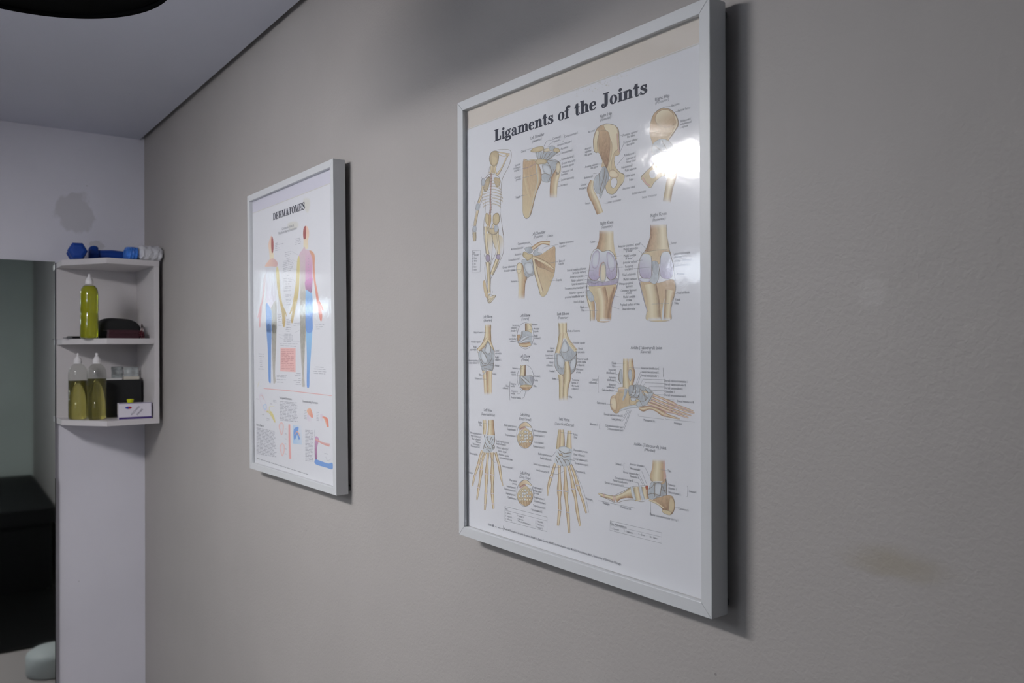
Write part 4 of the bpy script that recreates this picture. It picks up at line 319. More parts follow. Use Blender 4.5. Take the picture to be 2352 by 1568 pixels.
('X', 'Ulna', (1926, 3165), 32, 'L', 't', 0, 0, 0),('X', 'Annular l.', (1933, 2689), 32, 'L', 't', 0, 0, 0),('X', 'Radius', (1929, 2627), 32, 'L', 't', 0, 0, 0),('X', 'Ulna', (1916, 2539), 32, 'L', 't', 0, 0, 0),('X', 'Posterior', (1346, 2550), 34, 'L', 't', 0, 0, 0),('X', 'bundle', (1349, 2517), 34, 'L', 't', 0, 0, 0),('X', 'Transverse', (1352, 2439), 34, 'L', 't', 0, 0, 0),('X', 'bundle', (1352, 2404), 34, 'L', 't', 0, 0, 0),
('X', 'Anterior bundle', (1357, 2342), 34, 'L', 't', 0, 0, 0),('X', 'Body of humerus', (2713, 3351), 31, 'L', 't', 0, 0, 0),('X', 'Articular capsule', (2820, 3185), 31, 'L', 't', 0, 0, 0),('X', 'Medial', (2925, 3102), 30, 'L', 't', 0, 0, 0),('X', 'epicondyle', (2910, 3055), 30, 'L', 't', 0, 0, 0),('X', 'Posterior bundle', (2900, 2958), 30, 'L', 't', 0, 0, 0),('X', 'of the medial', (2903, 2917), 31, 'L', 't', 0, 0, 0),
('X', 'collateral l.', (2902, 2874), 31, 'L', 't', 0, 0, 0),('X', 'Olecranon', (2871, 2814), 31, 'L', 't', 0, 0, 0),('X', 'of ulna', (2876, 2773), 31, 'L', 't', 0, 0, 0),('X', 'Transverse', (2785, 2664), 30, 'L', 't', 0, 0, 0),('X', 'bundle of', (2781, 2622), 31, 'L', 't', 0, 0, 0),('X', 'the medial', (2781, 2581), 31, 'L', 't', 0, 0, 0),('X', 'collateral l.', (2780, 2540), 30, 'L', 't', 0, 0, 0),('X', 'Ulna', (2723, 2420), 31, 'L', 't', 0, 0, 0),
('S',5,['t'],[(627,3363),(692,3363)],[(627,3368),(692,3367)],0),('S',5,['t'],[(540,3210),(606,3202)],[(542,3214),(608,3206)],0),('S',5,['t'],[(421,3091),(454,3087)],[(423,3095),(455,3091)],0),('S',5,['t'],[(565,2674),(593,2671)],[(567,2679),(595,2675)],0),('S',5,['t'],[(584,2608),(697,2612)],[(584,2612),(697,2616)],0),('S',5,['t'],[(914,3066),(938,3064)],[(915,3070),(939,3068)],0),('S',5,['t'],[(804,2833),(918,2831)],[(804,2837),(919,2835)],0),
('S',5,['t'],[(1870,3466),(1825,3469)],[(1870,3462),(1825,3465)],0),('S',5,['t'],[(1917,3410),(1763,3382)],[(1919,3407),(1765,3379)],0),('S',5,['t'],[(1925,3300),(1772,3301)],[(1925,3296),(1772,3297)],0),('S',5,['t'],[(1925,3182),(1852,3182)],[(1925,3178),(1852,3178)],0),('S',5,['t'],[(1541,2801),(1662,2801)],[(1541,2805),(1663,2805)],0),('S',5,['t'],[(1486,2703),(1695,2701)],[(1487,2707),(1695,2705)],0),
('S',5,['t'],[(1346,2589),(1320,2586),(1319,2328),(1344,2325)],[(1346,2585),(1327,2586),(1325,2328),(1345,2329)],0),('S',5,['t'],[(2706,3360),(2648,3361)],[(2706,3357),(2648,3357)],0),('S',5,['t'],[(2813,3196),(2763,3198)],[(2812,3193),(2763,3194)],0),('S',5,['t'],[(2906,3112),(2878,3109)],[(2907,3109),(2879,3105)],0),('S',5,['t'],[(2453,2673),(2505,2671)],[(2454,2677),(2506,2675)],0),('S',5,['t'],[(2867,2825),(2711,2829)],[(2867,2821),(2710,2825)],0),
('S',5,['t'],[(2719,2433),(2673,2438)],[(2718,2430),(2672,2435)],0),('S',5,['t'],[(1510,2413),(1571,2421),(1630,2480)],[(1510,2417),(1567,2424),(1625,2482)],0),('S',5,['t'],[(1637,2352),(1696,2388),(1721,2460)],[(1633,2354),(1690,2389),(1715,2460)],0),('S',5,['t'],[(2388,2967),(2485,2969)],[(2388,2971),(2485,2972)],0),('X', 'Ankle (Talocrural) Joint', (3941, 3116), 40, 'L', 't', 1, 549, 0),('X', '(Lateral)', (4120, 3066), 36, 'L', 't', 0, 176, 1),
('S',2,['o','l','y','o','d'],[(3907,3005),(3895,2884),(3900,2791),(3905,2650)],[(3984,3006),(3995,2890),(4022,2794),(3982,2649)],1),('S',2,['n','w','q'],[(3749,2852),(3703,2735),(3760,2655)],[(3783,2850),(3794,2741),(3793,2662)],0),('S',4,['e','y','l','y','o'],[(3803,3005),(3800,2876),(3799,2754),(3793,2592)],[(3899,3004),(3890,2878),(3900,2761),(3938,2606)],1),('B',5,'q','w',[(3912,2847),(3956,2840),(3967,2761),(3933,2697),(3900,2759)],(3934,2781)),
('P',3,'o',[(3708,2600),(3776,2611),(3888,2576),(3932,2522),(3998,2486),(4107,2453),(4063,2404),(3954,2373),(3820,2349),(3740,2312),(3706,2274),(3637,2269),(3579,2318),(3556,2374),(3568,2464),(3615,2499),(3684,2510),(3707,2552)],'y',(3591,2424),(3943,2563),1),('S',4,['p','l','o'],[(3722,2580),(3787,2587),(3863,2587)],[(3716,2604),(3787,2619),(3868,2611)],0),('B',4,'o','l',[(3580,2464),(3650,2476),(3684,2381),(3660,2299),(3591,2327),(3568,2390)],(3622,2390)),
('S',4,['l','o'],[(3696,2556),(3653,2507),(3588,2478)],[(3719,2547),(3669,2495),(3595,2468)],0),('S',4,['q','h','w'],[(3733,2296),(3850,2326),(3978,2355),(4083,2362)],[(3725,2311),(3835,2359),(3973,2394),(4086,2385)],0),('S',5,['w','q'],[(3827,2599),(3819,2537),(3784,2447)],[(3882,2597),(3867,2531),(3811,2441)],0),('P',4,'q',[(3911,2632),(3999,2652),(4108,2656),(4214,2630),(4299,2602),(4350,2543),(4319,2480),(4235,2421),(4149,2393),(4107,2453),(3998,2494),(3910,2521)],'w',(3944,2602),(4266,2462),1),
('S',7,['n'],[(3994,2652),(3972,2557),(3907,2508)],[(4004,2651),(3981,2555),(3913,2503)],0),('S',7,['n'],[(4016,2644),(4027,2559),(3972,2503)],[(4025,2645),(4036,2558),(3980,2499)],0),('S',7,['n'],[(4081,2639),(4092,2562),(4059,2483)],[(4091,2640),(4101,2562),(4068,2481)],0),('S',7,['n'],[(4104,2607),(4167,2564),(4188,2488)],[(4111,2612),(4176,2567),(4197,2490)],0),('S',7,['n'],[(4190,2611),(4244,2566),(4298,2568)],[(4197,2615),(4248,2572),(4298,2575)],0),
('S',7,['n'],[(4274,2600),(4315,2542),(4231,2431)],[(4282,2603),(4324,2541),(4239,2428)],0),('S',7,['n'],[(4107,2450),(4194,2455),(4249,2505)],[(4107,2456),(4190,2461),(4242,2509)],0),('S',7,['n'],[(4148,2530),(4210,2512),(4188,2458)],[(4152,2536),(4218,2515),(4197,2457)],0),('S',7,['n'],[(3931,2487),(4020,2484),(4087,2504)],[(3933,2494),(4020,2491),(4084,2510)],0),('S',6,['w','h'],[(4007,2559),(4063,2600)],[(3990,2571),(4043,2614)],0),
('S',6,['w','h'],[(4072,2523),(4117,2556)],[(4055,2535),(4097,2569)],0),('S',6,['w','h'],[(4156,2557),(4240,2529)],[(4166,2573),(4252,2547)],0),('S',6,['w','h'],[(4188,2442),(4242,2467)],[(4176,2456),(4228,2484)],0),('S',6,['w','h'],[(3940,2530),(4016,2517)],[(3947,2547),(4024,2537)],0),('B',5,'o','y',[(4140,2580),(4214,2583),(4246,2546),(4171,2534)],(4193,2561)),('B',4,'o','y',[(3921,2490),(4042,2449),(3998,2400),(3921,2395)],(3970,2434)),
('B',5,'q','h',[(3943,2499),(4031,2496),(4031,2457),(3954,2445)],(3990,2474)),('P',6,'w',[(4036,2402),(4096,2452),(4149,2385),(4117,2360)],None,0,0,1),('S',5,['d','p','l','o','d'],[(4321,2526),(4457,2499),(4633,2442),(4717,2425),(4853,2394),(4978,2370)],[(4338,2558),(4470,2523),(4655,2479),(4729,2446),(4865,2419),(4986,2385)],0),('S',5,['d','p','l','o','d'],[(4299,2487),(4446,2452),(4616,2404),(4718,2394),(4873,2359),(4998,2350)],[(4318,2519),(4460,2477),(4633,2440),(4728,2417),(4882,2383),(5003,2364)],0),
('S',6,['d','p','l','o','d'],[(4278,2445),(4414,2418),(4584,2363),(4679,2361),(4814,2332),(4951,2318)],[(4297,2482),(4430,2447),(4604,2402),(4688,2386),(4825,2358),(4956,2331)],0),('S',6,['d','p','l','o','d'],[(4236,2409),(4393,2384),(4553,2336),(4658,2329),(4775,2307),(4903,2288)],[(4255,2451),(4410,2418),(4575,2380),(4669,2355),(4787,2333),(4909,2303)],0),('S',7,['d','o','l','o','d'],[(4079,2350),(4160,2320),(4264,2354),(4368,2339),(4485,2288),(4576,2280),(4768,2264)],[(4091,2381),(4160,2390),(4268,2400),(4393,2383),(4521,2344),(4591,2317),(4774,2278)],0),
('S',8,['p'],[(4661,2473),(4693,2455),(4679,2430)],[(4668,2480),(4704,2458),(4689,2428)],0),('S',8,['p'],[(4599,2396),(4618,2369),(4600,2356)],[(4609,2400),(4630,2370),(4608,2350)],0),('S',8,['p'],[(4548,2350),(4539,2320),(4509,2289)],[(4559,2349),(4549,2317),(4518,2284)],0),('S',8,['p'],[(4844,2418),(4859,2401)],[(4854,2423),(4868,2406)],0),('S',8,['p'],[(4756,2339),(4766,2318)],[(4767,2343),(4777,2321)],0),
('S',8,['p'],[(4708,2428),(4698,2405)],[(4719,2426),(4709,2403)],0),('X', 'Fibula', (3673, 2913), 32, 'R', 't', 0, 0, 0),('X', 'Tibia', (3663, 2872), 33, 'R', 't', 0, 0, 0),('X', 'Posterior', (3667, 2824), 32, 'R', 't', 0, 0, 0),('X', 'tibiofibular l.', (3668, 2784), 32, 'R', 't', 0, 0, 0),('X', 'Posterior', (3669, 2723), 32, 'R', 't', 0, 0, 0),('X', 'talofibular l.', (3668, 2687), 32, 'R', 't', 0, 0, 0),
('X', 'Lateral', (3305, 2682), 33, 'R', 't', 0, 0, 0),('X', 'collateral l.', (3303, 2640), 33, 'R', 't', 0, 0, 0),('X', 'Anterior', (3669, 2626), 32, 'R', 't', 0, 0, 0),('X', 'talofibular l.', (3662, 2593), 32, 'R', 't', 0, 0, 0),('X', 'Calcaneofibular l.', (3652, 2549), 32, 'R', 't', 0, 0, 0),('X', 'Calcaneus b.', (3486, 2371), 33, 'R', 't', 0, 0, 0),('X', 'Dorsal calcaneocuboid l.', (3797, 2226), 32, 'R', 't', 0, 0, 0),
('X', 'Long plantar l.', (3794, 2173), 32, 'R', 't', 0, 0, 0),('X', 'Calcaneonavicular part', (3798, 2076), 32, 'R', 't', 0, 0, 0),('X', 'Calcaneocuboid part', (3798, 2036), 32, 'R', 't', 0, 0, 0),('X', 'Bifurcate l.', (3314, 2071), 33, 'R', 't', 0, 0, 0),('X', 'Anterior tibiofibular l.', (4125, 2860), 31, 'L', 't', 0, 0, 0),('X', 'Lateral talocalcaneal l.', (4125, 2813), 31, 'L', 't', 0, 0, 0),('X', 'Dorsal talonavicular l.', (4121, 2766), 31, 'L', 't', 0, 0, 0),
('X', 'Dorsal calcaneonavicular l.', (4523, 2715), 31, 'L', 't', 0, 0, 0),('X', 'Dorsal cuneonavicular ll.', (4523, 2671), 31, 'L', 't', 0, 0, 0),('X', 'Dorsal cuneocuboid l.', (4523, 2626), 30, 'L', 't', 0, 0, 0),('X', 'Cuboideo. l.', (4525, 2582), 30, 'L', 't', 0, 0, 0),('X', 'Dorsal tarsometatarsal ll.', (4523, 2538), 30, 'L', 't', 0, 0, 0),('X', 'Dorsal metatarsal ll.', (4728, 2473), 29, 'L', 't', 0, 0, 0),
('X', 'Metatarsal bb.', (4170, 2201), 31, 'L', 't', 0, 0, 0),('X', 'Phalanges', (4678, 2202), 30, 'L', 't', 0, 0, 0),('S',5,['t'],[(3677,2924),(3845,2928)],[(3677,2928),(3845,2931)],4),('S',5,['t'],[(3669,2879),(3766,2880)],[(3669,2882),(3766,2883)],4),('S',5,['t'],[(3673,2782),(3719,2772)],[(3675,2786),(3721,2775)],4),('S',5,['t'],[(3674,2686),(3752,2649)],[(3677,2689),(3755,2651)],4),('S',5,['t'],[(3673,2597),(3708,2598)],[(3673,2600),(3708,2602)],4),
('S',5,['t'],[(3661,2548),(3792,2547)],[(3662,2551),(3793,2551)],4),('S',5,['t'],[(3491,2376),(3597,2379)],[(3492,2380),(3597,2383)],4),('S',5,['t'],[(3343,2751),(3324,2745),(3319,2533),(3337,2526)],[(3345,2748),(3329,2745),(3324,2534),(3340,2529)],4),('S',5,['t'],[(3322,2647),(3307,2646)],[(3322,2643),(3307,2643)],4),('S',5,['t'],[(4120,2875),(3912,2874)],[(4119,2872),(3912,2870)],4),('S',5,['t'],[(4117,2829),(4024,2653)],[(4121,2828),(4028,2652)],4),
('S',5,['t'],[(4117,2774),(4051,2647)],[(4121,2773),(4056,2646)],4),('S',5,['t'],[(4502,2888),(4503,2774)],[(4506,2888),(4508,2775)],4),('S',5,['t'],[(4517,2739),(4156,2734),(4111,2657)],[(4517,2735),(4157,2730),(4115,2656)],4),('S',5,['t'],[(4517,2696),(4198,2691),(4159,2644)],[(4517,2692),(4199,2688),(4163,2642)],4),('S',5,['t'],[(4517,2652),(4278,2645),(4245,2624)],[(4517,2648),(4278,2642),(4248,2622)],4),
('S',5,['t'],[(4517,2605),(4319,2599)],[(4517,2601),(4319,2595)],4),('S',5,['t'],[(4517,2553),(4371,2552)],[(4516,2550),(4371,2549)],4),('S',5,['t'],[(4684,2498),(4524,2497)],[(4684,2495),(4524,2494)],4),('S',5,['t'],[(3804,2212),(3878,2320)],[(3800,2213),(3874,2322)],4),('S',5,['t'],[(3804,2180),(3906,2322)],[(3800,2181),(3901,2323)],4),('S',5,['t'],[(3807,2084),(3928,2324)],[(3803,2085),(3923,2325)],4),
('S',5,['t'],[(3809,2044),(3950,2325)],[(3805,2045),(3946,2326)],4),('S',5,['t'],[(4066,2286),(4078,2254),(4513,2247),(4510,2271)],[(4070,2287),(4079,2257),(4513,2250),(4506,2270)],4),('S',5,['t'],[(4536,2268),(4548,2249),(5005,2250)],[(4540,2270),(4549,2253),(5005,2253)],4),('S',5,['t'],[(3364,2108),(3348,2101),(3344,2034),(3366,2030)],[(3366,2105),(3353,2101),(3349,2035),(3368,2034)],4),('X', 'Left Wrist', (625, 2095), 47, 'L', 't', 1, 227, 0),
('X', '(Superficial Volar)', (552, 2028), 43, 'L', 't', 0, 377, 1),('X', 'Left Wrist', (1591, 2086), 45, 'L', 't', 1, 229, 0),('X', '(Deep Dorsal)', (1554, 2027), 41, 'L', 't', 0, 301, 1),('X', 'Left Wrist', (2503, 2087), 44, 'L', 't', 1, 230, 0),('X', '(Superficial Dorsal)', (2409, 2020), 40, 'L', 't', 0, 414, 1),('X', 'Left Wrist', (1584, 1203), 45, 'L', 't', 1, 233, 0),('X', '(Deep Volar)', (1566, 1143), 41, 'L', 't', 0, 267, 1),
('S',2,['e','y','l','o'],[(583,1958),(597,1842),(589,1717)],[(680,1968),(689,1849),(671,1722)],1),('S',2,['e','l','y','o','d'],[(749,1971),(741,1853),(714,1713)],[(887,1983),(902,1867),(927,1732)],1),('P',3,'h',[(622,1705),(714,1713),(809,1708),(916,1731),(915,1635),(891,1510),(784,1444),(592,1437),(605,1564)],'w',(642,1679),(855,1479),1),('S',7,['n'],[(623,1704),(647,1610),(597,1480)],[(636,1707),(660,1611),(611,1480)],0),
('S',7,['n'],[(684,1681),(761,1603),(839,1695)],[(696,1685),(761,1611),(827,1697)],0),('S',7,['n'],[(708,1697),(782,1578),(886,1671)],[(720,1701),(788,1585),(875,1675)],0),('S',7,['n'],[(647,1594),(732,1518),(817,1499)],[(659,1599),(742,1525),(823,1506)],0),('S',7,['n'],[(826,1584),(862,1532),(924,1523)],[(839,1588),(873,1538),(928,1531)],0),('S',7,['n'],[(685,1485),(780,1454)],[(693,1492),(788,1461)],0),
('S',7,['n'],[(612,1534),(684,1500)],[(621,1540),(694,1506)],0),('S',7,['n'],[(897,1729),(916,1649),(873,1564)],[(910,1731),(929,1650),(886,1563)],0),('B',6,'n','w',[(844,1560),(915,1567),(914,1519),(855,1506)],(882,1538)),('B',6,'n','h',[(713,1540),(773,1546),(761,1503),(713,1498)],(740,1522)),('S',3,['e','o','l','y','d'],[(535,1458),(464,1316),(427,1229),(341,1048),(310,1001),(268,837)],[(600,1453),(521,1314),(508,1226),(393,1045),(373,1001),(303,838)],0),
('S',3,['e','o','l','y','d'],[(651,1449),(555,1283),(497,1137),(466,935),(428,832),(394,628)],[(701,1443),(602,1282),(594,1141),(524,938),(502,836),(434,631)],0),('S',3,['e','o','l','y','d'],[(696,1450),(680,1267),(635,1082),(636,873),(626,760),(617,494)],[(777,1455),(742,1272),(746,1093),(709,881),(708,770),(661,500)],0),('S',3,['e','o','l','y','d'],[(796,1444),(816,1282),(791,1086),(812,924),(804,784),(854,551)],[(890,1456),(882,1290),(905,1101),(882,933),(889,799),(901,561)],0),
('S',3,['e','o','l','y','d'],[(904,1450),(986,1296),(1002,1245),(1054,1090),(1126,952)],[(971,1469),(1049,1314),(1079,1262),(1108,1102),(1144,957)],0),('S',2,['e','o','l','y','d'],[(602,1441),(535,1294)],[(639,1439),(573,1293)],0),('S',6,['p','h','p'],[(432,1211),(486,1182)],[(454,1225),(508,1196)],0),('S',6,['p','h','p'],[(493,1138),(591,1136)],[(500,1156),(598,1153)],0),('S',6,['p','h','p'],[(638,1080),(734,1071)],[(648,1097),(744,1088)],0),
('S',6,['p','h','p'],[(790,1085),(892,1084)],[(797,1102),(898,1101)],0),('S',6,['p','h','p'],[(813,785),(884,789)],[(818,802),(889,806)],0),('S',6,['p','h','p'],[(626,765),(699,762)],[(636,782),(708,779)],0),('S',6,['p','h','p'],[(428,836),(495,824)],[(443,852),(509,841)],0),('S',6,['p','h','p'],[(1001,1262),(1058,1255)],[(1011,1278),(1069,1271)],0),('S',6,['p','h','p'],[(324,1019),(399,1012)],[(335,1036),(410,1029)],0),
('S',6,['p','h','p'],[(609,582),(665,577)],[(621,599),(677,594)],0),('S',6,['p','h','p'],[(847,625),(906,628)],[(853,642),(911,645)],0),('S',5,['t'],[(781,1387),(899,1304),(958,1299)],[(787,1390),(904,1307),(961,1303)],0),('S',2,['e','y','o','l','y','d'],[(2491,1965),(2456,1821),(2434,1670)],[(2609,1972),(2623,1831),(2624,1684)],1),('S',2,['e','y','l','o'],[(2689,1963),(2670,1839),(2652,1690)],[(2767,1967),(2766,1846),(2775,1702)],1),
('P',3,'h',[(2453,1657),(2549,1679),(2773,1702),(2763,1592),(2744,1480),(2585,1437),(2394,1464),(2414,1554)],'w',(2491,1649),(2679,1473),1),('B',4,'w','h',[(2491,1692),(2624,1724),(2736,1698),(2699,1646),(2548,1618)],(2620,1675)),('S',7,['n'],[(2458,1630),(2584,1569),(2736,1597)],[(2466,1636),(2588,1576),(2735,1605)],0),('S',7,['n'],[(2488,1657),(2623,1622),(2764,1649)],[(2494,1664),(2625,1629),(2763,1656)],0),
('S',7,['n'],[(2429,1565),(2505,1524),(2580,1435)],[(2437,1571),(2514,1530),(2590,1440)],0),('S',7,['n'],[(2475,1508),(2547,1552),(2619,1512)],[(2468,1513),(2549,1560),(2627,1518)],0),('S',7,['n'],[(2585,1520),(2695,1533),(2730,1477)],[(2586,1527),(2701,1539),(2740,1481)],0),('S',7,['n'],[(2418,1540),(2466,1471)],[(2429,1544),(2476,1475)],0),('S',7,['n'],[(2543,1615),(2571,1581)],[(2553,1620),(2582,1586)],0),
('S',7,['n'],[(2618,1513),(2655,1456)],[(2628,1517),(2666,1460)],0),('B',6,'d','y',[(2500,1600),(2558,1616),(2576,1590),(2519,1577)],(2539,1596)),('S',3,['e','o','l','y','d'],[(2384,1463),(2315,1311),(2277,1244),(2228,1096),(2232,962)],[(2443,1458),(2374,1307),(2352,1241),(2282,1098),(2248,964)],0),('S',3,['e','o','l','y','d'],[(2465,1435),(2474,1275),(2448,1074),(2472,941),(2467,793),(2445,567)],[(2534,1444),(2535,1284),(2558,1090),(2533,951),(2543,803),(2494,573)],0),
('S',3,['e','o','l','y','d'],[(2593,1437),(2609,1292),(2587,1092),(2620,962),(2647,782),(2694,505)],[(2653,1447),(2665,1301),(2699,1111),(2687,976),(2722,799),(2735,514)],0),('S',3,['e','o','l','y','d'],[(2671,1449),(2736,1306),(2760,1136),(2823,1015),(2854,839),(2926,642)],[(2724,1465),(2787,1320),(2853,1162),(2880,1030),(2919,856),(2965,654)],0),('S',3,['e','o','l','y','d'],[(2729,1473),(2818,1326),(2861,1198),(2938,1079),(2979,1001),(3059,843)],[(2777,1490),(2870,1344),(2934,1222),(2982,1095),(3030,1019),(3090,854)],0),
('S',6,['v','h','p'],[(2447,1072),(2558,1075)],[(2452,1089),(2563,1093)],0),('S',6,['v','h','p'],[(2588,1079),(2693,1082)],[(2593,1097),(2698,1100)],0),('S',6,['v','h','p'],[(2758,1134),(2850,1135)],[(2763,1151),(2855,1152)],0),('S',6,['v','h','p'],[(2858,1203),(2931,1200)],[(2865,1220),(2937,1218)],0),('S',6,['v','h','p'],[(2464,789),(2540,789)],[(2470,807),(2547,807)],0),('S',6,['v','h','p'],[(2644,788),(2718,788)],[(2650,805),(2725,805)],0),
('S',6,['v','h','p'],[(2288,1243),(2360,1240)],[(2295,1261),(2367,1258)],0),('S',5,['t'],[(2770,1495),(2914,1308),(3056,1065),(3125,862)],[(2774,1497),(2919,1310),(3060,1066),(3129,864)],0),('S',5,['t'],[(2315,1388),(2510,1408),(2559,1458)],[(2316,1392),(2508,1411),(2554,1459)],0),('S',5,['t'],[(2305,1299),(2471,1310),(2624,1379)],[(2306,1303),(2470,1314),(2621,1382)],0),('S',5,['t'],[(2837,1549),(2717,1553)],[(2835,1544),(2716,1548)],0),
('S',5,['t'],[(2540,1912),(2792,1917)],[(2541,1917),(2793,1922)],0),('S',5,['t'],[(594,1892),(810,1898)],[(595,1897),(811,1902)],0),('S',5,['t'],[(2338,1544),(2445,1643)],[(2334,1546),(2441,1644)],0),('P',1,'W',[(1904,1819),(1891,1750),(1856,1687),(1803,1637),(1737,1607),(1666,1600),(1599,1617),(1544,1657),(1508,1714),(1496,1782),(1509,1853),(1546,1917),(1601,1966),(1668,1996),(1739,2001),(1805,1982),(1858,1942),(1892,1885)],None,0,0,1),
('S',6,['t'],[(1900,1819),(1888,1750),(1853,1688),(1800,1639),(1736,1609),(1667,1602),(1602,1619),(1548,1658),(1512,1715),(1500,1783),(1513,1853),(1549,1916),(1604,1965),(1669,1993),(1738,1999),(1802,1980),(1855,1941),(1889,1885),(1900,1818)],[(1907,1819),(1895,1750),(1860,1686),(1805,1636),(1738,1605),(1665,1597),(1596,1615),(1541,1655),(1505,1713),(1492,1782),(1505,1853),(1542,1918),(1599,1968),(1667,1998),(1740,2003),(1807,1984),(1861,1943),(1896,1886),(1907,1819)],0),
('P',2,'o',[(1547,1892),(1601,1955),(1704,1999),(1803,1978),(1865,1925),(1792,1938),(1703,1938),(1622,1905)],'l',(1558,1893),(1834,1993),1),('P',2,'y',[(1513,1771),(1579,1842),(1708,1912),(1813,1875),(1885,1817),(1891,1740),(1832,1657),(1727,1608),(1620,1623),(1535,1681)],'o',(1622,1846),(1748,1623),1),('S',3,['p','d'],[(1578,1860),(1674,1902),(1740,1918)],[(1559,1876),(1656,1927),(1739,1929)],0),('B',4,'e','l',[(1551,1837),(1566,1858),(1596,1859),(1609,1839),(1590,1820),(1562,1820)],(1579,1839)),
('B',4,'e','h',[(1561,1787),(1576,1808),(1606,1810),(1619,1790),(1599,1771),(1572,1771)],(1589,1790)),('B',4,'n','l',[(1555,1733),(1571,1754),(1601,1756),(1614,1736),(1594,1717),(1566,1717)],(1584,1736)),('B',4,'e','h',[(1563,1687),(1578,1708),(1608,1709),(1621,1690),(1602,1671),(1574,1671)],(1591,1689)),('B',4,'e','l',[(1608,1841),(1623,1862),(1653,1864),(1666,1844),(1646,1825),(1618,1825)],(1636,1844)),
('B',4,'e','l',[(1613,1795),(1628,1816),(1658,1817),(1671,1798),(1652,1779),(1624,1779)],(1641,1797)),('B',4,'e','l',[(1608,1746),(1623,1767),(1653,1769),(1666,1749),(1647,1730),(1619,1730)],(1636,1749)),('B',4,'e','h',[(1625,1695),(1640,1716),(1670,1717),(1682,1698),(1663,1679),(1635,1679)],(1652,1697)),('B',4,'n','h',[(1682,1850),(1697,1871),(1727,1872),(1740,1853),(1721,1834),(1693,1834)],(1710,1852)),
('B',4,'e','h',[(1680,1791),(1695,1812),(1725,1813),(1737,1794),(1718,1775),(1691,1775)],(1708,1793)),('B',4,'e','h',[(1677,1745),(1692,1766),(1722,1768),(1734,1748),(1715,1729),(1687,1729)],(1704,1748)),('B',4,'e','h',[(1677,1706),(1692,1727),(1722,1729),(1734,1709),(1715,1690),(1688,1690)],(1705,1709)),('B',4,'e','h',[(1736,1846),(1751,1867),(1781,1868),(1793,1849),(1774,1830),(1747,1830)],(1764,1848)),
('B',4,'e','h',[(1734,1802),(1749,1823),(1778,1824),(1791,1804),(1772,1786),(1744,1786)],(1761,1804)),('B',4,'e','h',[(1735,1760),(1750,1781),(1779,1782),(1792,1763),(1773,1744),(1745,1744)],(1762,1762)),('B',4,'n','l',[(1731,1705),(1746,1726),(1776,1727),(1788,1708),(1769,1689),(1742,1689)],(1759,1707)),('B',4,'n','l',[(1811,1853),(1826,1873),(1855,1874),(1868,1855),(1849,1836),(1822,1837)],(1838,1855)),
('B',4,'e','h',[(1800,1806),(1815,1827),(1844,1828),(1857,1808),(1838,1790),(1811,1790)],(1828,1808)),('B',4,'e','l',[(1798,1759),(1812,1780),(1842,1781),(1854,1762),(1835,1743),(1808,1743)],(1825,1761)),('B',4,'e','h',[(1800,1715),(1815,1735),(1844,1737),(1857,1717),(1838,1699),(1811,1699)],(1827,1717)),('S',5,['d','o','y','d'],[(1552,1661),(1565,1630)],[(1604,1669),(1599,1635)],0),('S',5,['d','o','y','d'],[(1614,1668),(1627,1618)],[(1666,1674),(1661,1623)],0),
('S',5,['d','o','y','d'],[(1676,1674),(1689,1606)],[(1727,1680),(1723,1611)],0),('S',5,['d','o','y','d'],[(1738,1680),(1750,1631)],[(1788,1686),(1784,1635)],0),('S',5,['d','o','y','d'],[(1799,1685),(1811,1655)],[(1849,1693),(1845,1660)],0),('P',1,'W',[(1899,955),(1886,885),(1851,820),(1798,768),(1731,734),(1661,722),(1594,736),(1539,772),(1503,828),(1491,896),(1504,967),(1540,1033),(1596,1086),(1663,1118),(1734,1128),(1800,1113),(1853,1076),(1887,1021)],None,0,0,1),
('S',6,['t'],[(1895,954),(1883,885),(1848,821),(1795,769),(1730,736),(1662,725),(1596,738),(1542,774),(1507,829),(1495,896),(1508,967),(1544,1032),(1598,1084),(1664,1116),(1733,1125),(1797,1111),(1849,1074),(1883,1020),(1895,954)],[(1902,955),(1890,885),(1854,820),(1800,766),(1732,731),(1660,720),(1591,734),(1535,771),(1499,827),(1487,895),(1500,967),(1537,1034),(1593,1087),(1662,1121),(1735,1130),(1802,1115),(1856,1077),(1891,1022),(1902,956)],0),
('P',2,'o',[(1541,1008),(1596,1075),(1698,1124),(1797,1108),(1860,1059),(1787,1068),(1698,1062),(1617,1025)],'l',(1552,1010),(1829,1125),1),('P',2,'y',[(1508,885),(1573,960),(1702,1037),(1807,1006),(1880,952),(1886,876),(1827,789),(1722,734),(1615,744),(1529,796)],'o',(1616,966),(1743,750),1),('S',3,['p','d'],[(1572,977),(1668,1025),(1734,1045)],[(1553,992),(1651,1050),(1734,1055)],0),('B',4,'n','l',[(1556,951),(1572,973),(1602,976),(1615,957),(1595,937),(1567,936)],(1585,955)),
('B',4,'n','l',[(1547,906),(1563,928),(1593,931),(1606,912),(1586,892),(1558,891)],(1575,910)),('B',4,'e','h',[(1540,855),(1555,877),(1585,880),(1598,861),(1579,841),(1550,840)],(1568,859)),('B',4,'n','l',[(1551,804),(1566,826),(1597,829),(1609,810),(1590,790),(1562,788)],(1579,808)),('B',4,'n','l',[(1611,953),(1626,974),(1656,977),(1669,958),(1649,938),(1621,937)],(1639,956)),('B',4,'n','h',[(1615,907),(1630,929),(1660,932),(1673,913),(1654,893),(1626,892)],(1643,911)),
